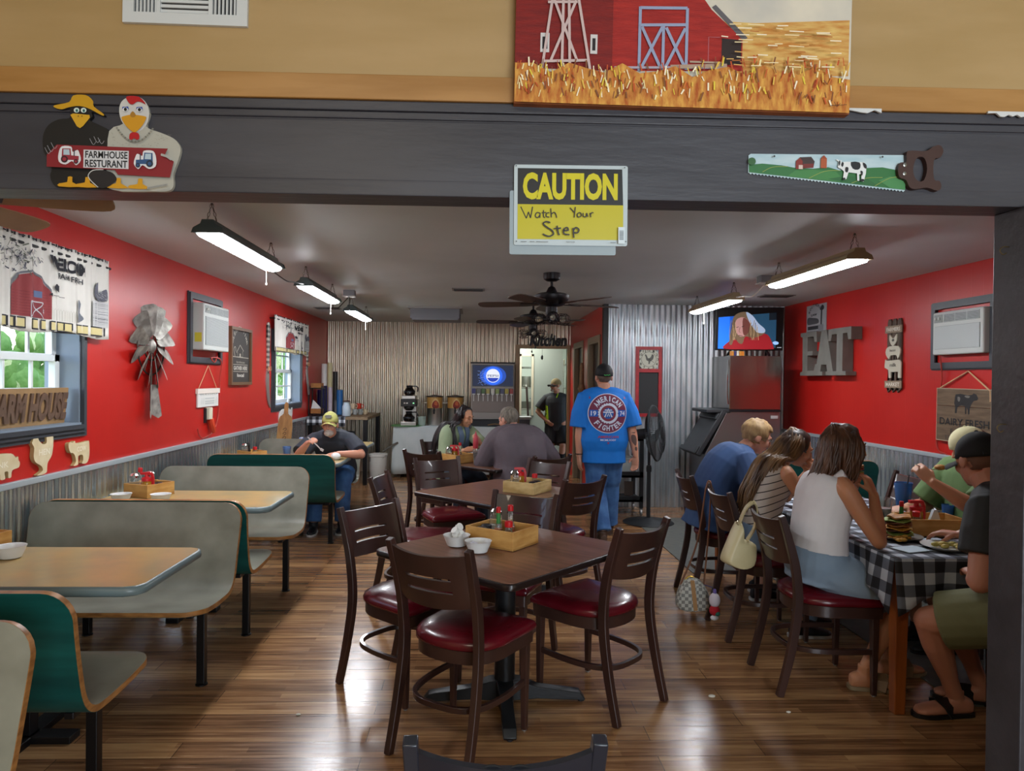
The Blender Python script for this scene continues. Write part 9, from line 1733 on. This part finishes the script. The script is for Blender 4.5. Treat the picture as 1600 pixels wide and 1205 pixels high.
F = Fig('p', 'woman with very long brown hair in a striped tank top at the checked-cloth table', (1.75, 4.33, 0.605), 2, 20, 'C08A6A', h=0.95, bw=0.98, fem=True, slouch=0.03, head=(-3, 20), headoff=(0.02, 0, -0.06))
F.arm(-1, (2.10, 4.26, 0.97), (0.0, -0.4, -1)); F.arm(1, (2.12, 4.42, 0.98), (0.2, 0.6, -1)); F.leg(-1, (2.0, 4.22, 0.09), (1, 0, 0.6)); F.leg(1, (2.12, 4.42, 0.09), (1, 0, 0.6)); F.hand(-1, (-0.05, 0.5, 0.7), (-0.5, 0.7, -0.2), 0.7); F.hand(1, (-0.05, -0.4, 0.75), (-0.5, -0.7, -0.2), 0.7); F.body(); F.eyes()
def striped(name, a_, b__, per, thick):
    m = bpy.data.materials.new(name); m.use_nodes = True; N, L, B = nodes_of(m); tc = N.new('ShaderNodeTexCoord'); sp = N.new('ShaderNodeSeparateXYZ'); L.new(tc.outputs['Object'], sp.inputs[0])
    ml = N.new('ShaderNodeMath'); ml.operation = 'MULTIPLY_ADD'; ml.inputs[1].default_value = -0.36; L.new(sp.outputs[0], ml.inputs[0]); L.new(sp.outputs[2], ml.inputs[2]); d_ = N.new('ShaderNodeMath'); d_.operation = 'DIVIDE'; d_.inputs[1].default_value = per; L.new(ml.outputs[0], d_.inputs[0]); f_ = N.new('ShaderNodeMath'); f_.operation = 'FRACT'; L.new(d_.outputs[0], f_.inputs[0]); g_ = N.new('ShaderNodeMath'); g_.operation = 'LESS_THAN'; g_.inputs[1].default_value = thick; L.new(f_.outputs[0], g_.inputs[0])
    mx = N.new('ShaderNodeMix'); mx.data_type = 'RGBA'; mx.inputs[6].default_value = lin(a_); mx.inputs[7].default_value = lin(b__); L.new(g_.outputs[0], mx.inputs[0]); L.new(mx.outputs[2], B.inputs['Base Color']); B.inputs['Roughness'].default_value = 0.8; return m
ST = striped('striped_knit', 'B9B0A8', '2A2628', 0.042, 0.14); F.shirt(ST, hem=-0.02, sleeve=0, off=0.012, flare=0.0, neckt=0.92, name='top'); F.pants(cloth('light_denim', '7E96B0', '6E86A2', 0.3, bs=12), 1.9, 0.014, 0.18, 'jeans')
for sd in (1, -1): b = nb(); tube(b, [F.S[sd].lerp(F.neck, 0.5) + F.f * .05 - V((0, 0, .06)), F.S[sd].lerp(F.neck, 0.46) + V((0, 0, .02)), F.S[sd].lerp(F.neck, 0.5) - F.f * .07 - V((0, 0, .06))], [.022, .022, .024], 8); O('shoulder_strap', b, ST, F.t, world=True)
for sd in (1, -1): F.shoe(sd, (1, 0), mat('black_sneaker', '16171A', 0.5), sole=paint('B9B9B6', 0.5))
HL = mat('hair_ombre', '3E2A1E', 0.4, var='7A5A36', scale=4, stretch=(4, 4, 0.6)); F.scalp(mat('hair_dark_brown', '33231C', 0.4), face_y=0.04, brow_z=0.1, nape=-0.075, off=0.014); hp = F.hp; bk = -F.f; N_ = F.neck; rt = -F.l
F.locks(HL, [[hp(-.09, -.0, .03), hp(-.103, -.03, -.08), N_ + bk * .05 + rt * .12 + V((0, 0, .02)), N_ + bk * .13 + rt * .11 - V((0, 0, .16)), N_ + bk * .19 + rt * .09 - V((0, 0, .29))], [hp(-.085, -.06, .03), hp(-.09, -.09, -.08), N_ + bk * .10 + rt * .09 + V((0, 0, .01)), N_ + bk * .18 + rt * .08 - V((0, 0, .16)), N_ + bk * .24 + rt * .06 - V((0, 0, .32))], [hp(-.04, -.105, .03), hp(-.04, -.135, -.08), N_ + bk * .13 + rt * .05, N_ + bk * .22 + rt * .05 - V((0, 0, .17)), N_ + bk * .27 + rt * .04 - V((0, 0, .34))], [hp(.03, -.11, .03), hp(.03, -.14, -.08), N_ + bk * .14 - rt * .03, N_ + bk * .22 - rt * .04 - V((0, 0, .17)), N_ + bk * .26 - rt * .04 - V((0, 0, .33))], [hp(.085, -.04, .03), hp(.10, -.06, -.08), N_ + bk * .08 - rt * .10, N_ + bk * .15 - rt * .10 - V((0, 0, .16)), N_ + bk * .18 - rt * .10 - V((0, 0, .3))]], 7, 170, 0.014, spread=0.016)

F = Fig('p', 'fair-haired man with glasses in a navy T-shirt bent over the checked-cloth table', (1.72, 5.04, 0.605), 0, 26, 'C8927A', h=1.0, bw=1.12, slouch=0.075, head=(-6, 24), headoff=(0.01, 0, -0.05))
F.arm(-1, (2.12, 4.90, 0.79), (0.1, -0.6, -0.9)); F.arm(1, (2.16, 5.16, 0.82), (0.1, 0.7, -0.9)); F.leg(-1, (2.05, 4.94, 0.09), (1, 0, 0.6)); F.leg(1, (2.12, 5.14, 0.09), (1, 0, 0.6)); F.hand(-1, (0.7, 0.4, 0.1), (0, 0.2, -1), 0.5); F.hand(1, (0.7, -0.4, 0.2), (-0.2, -0.3, -0.9), 0.6); F.body(); F.eyes(); F.glasses()
F.shirt(cloth('navy_blue', '2F4A74', '28416A', 0.4, bs=6), hem=-0.12, sleeve=0.9, off=0.022, flare=0.05, loose=0.025); F.pants(cloth('dark_shorts', '1C1E24'), 0.95, 0.016, 0.2, 'shorts')
for sd in (1, -1): F.shoe(sd, (1, 0), mat('black_sneaker', '16171A', 0.5), sole=paint('B9B9B6', 0.5))
F.scalp(mat('hair_fair', '8A6E4A', 0.6, var='A88A5E', scale=50, stretch=(1, 1, 0.4)), face_y=0.045, brow_z=0.062, nape=-0.05, off=0.014, amp=0.012)

F = Fig('p', 'man in a dark cap and charcoal T-shirt with olive shorts, seated beside the post', (2.45, 2.93, 0.605), 140, 22, 'B47C66', h=1.02, bw=1.25, slouch=0.04, belly=0.02, twist=-12, head=(-50, 12), headoff=(0.0, 0.02, -0.04))
F.arm(1, (2.24, 3.06, 0.70), (-0.6, -0.7, -0.9)); F.arm(-1, (2.42, 3.42, 0.80), (0.6, 0.6, -0.6)); F.leg(1, (2.26, 3.22, 0.09), (-0.85, 0.3, 0.55)); F.leg(-1, (2.47, 3.34, 0.09), (-0.6, 0.7, 0.6)); F.hand(1, (0.3, 0.9, 0.05), (0.2, 0, -1), 0.55); F.hand(-1, (-0.6, 0.6, 0), (0, 0, -1), 0.5); F.body()
F.shirt(cloth('charcoal_tee', '2C2E30', '26282A', 0.45, bs=6), hem=-0.14, sleeve=0.62, off=0.02, flare=0.04, loose=0.015); F.pants(cloth('olive_shorts', '6E7050', '646646', 0.4, bs=9), 0.88, 0.02, 0.2, 'shorts', 0.025)
for sd, d in ((1, (-1, -0.05)), (-1, (-0.9, 0.4))): F.shoe(sd, d, mat('black_slide', '121316', 0.4), 'sandal')
F.scalp(mat('hair_stubble', '6A4A3C', 0.7), nape=-0.045, off=0.002, amp=0.002); CB_ = F.cap(mat('cap_charcoal', '121317', 0.8), tilt=0.02, zb=0.03)
b = nb(); strip(b, [F.hp(.045 * q, -.108 + .012 * q * q, .022) for q in (-1, -.5, 0, .5, 1)], .007, .003, tuple(F.hU)); O('cap_strap', b, mat('cap_strap_navy', '2A3448', 0.6), CB_, world=True)

F = Fig('p', 'man in a cream cap and green T-shirt raising a fork across the checked-cloth table', (3.03, 4.06, 0.605), 184, 10, 'B88468', h=1.0, bw=1.2, belly=0.02, slouch=0.03, head=(-6, 12), headoff=(0.03, 0, -0.09))
F.arm(1, (2.56, 3.86, 1.0), (-0.2, -0.5, -1)); F.arm(-1, (2.62, 4.18, 0.80), (0.2, 0.7, -0.8)); F.leg(1, (2.72, 3.96, 0.09), (-1, 0, 0.6)); F.leg(-1, (2.70, 4.18, 0.09), (-1, 0, 0.6)); F.hand(1, (-0.25, 0.35, 0.45), (0.4, 0.6, -0.6), 0.75); F.hand(-1, (-0.7, -0.3, 0), (0, 0, -1), 0.5); F.body(); F.eyes()
F.shirt(cloth('moss_tee', '5A7444', '50683C', 0.4, bs=6), hem=-0.12, sleeve=0.85, off=0.02, loose=0.025); F.pants(cloth('stone_shorts', '7A7464'), 0.95, 0.016, 0.2, 'shorts')
for sd in (1, -1): F.shoe(sd, (-1, 0), mat('black_sneaker', '16171A', 0.5))
F.scalp(mat('hair_brownish', '5A4434', 0.7), nape=-0.05, off=0.002, amp=0.002); F.cap(mat('cap_cream', 'C9C49C', 0.85, bump=0.15, bscale=60), tilt=-0.03, back=True)
hc_, d_, n_ = F.hands[1]; t = T('fork', 'fork with a bite of food in the green-shirted man\'s hand', 'fork', tuple(hc_)); b = nb(); strip(b, [hc_ + V((-.03, -.02, .03)), hc_ + V((.05, .01, .0)), hc_ + V((.13, .03, -.005))], .002, .005, (0, 0, 1)); O('fork_shape', b, mat('fork_steel', 'B4B4B0', 0.3, 0.3), t, world=True); b = nb(); ball(b, hc_ + V((.15, .035, .008)), .024, (1.4, 1, .7), 10); O('bite', b, mat('fork_food', 'B98A4A', 0.6, var='8A5A2A', scale=60, bump=0.4, bscale=80), t, world=True)
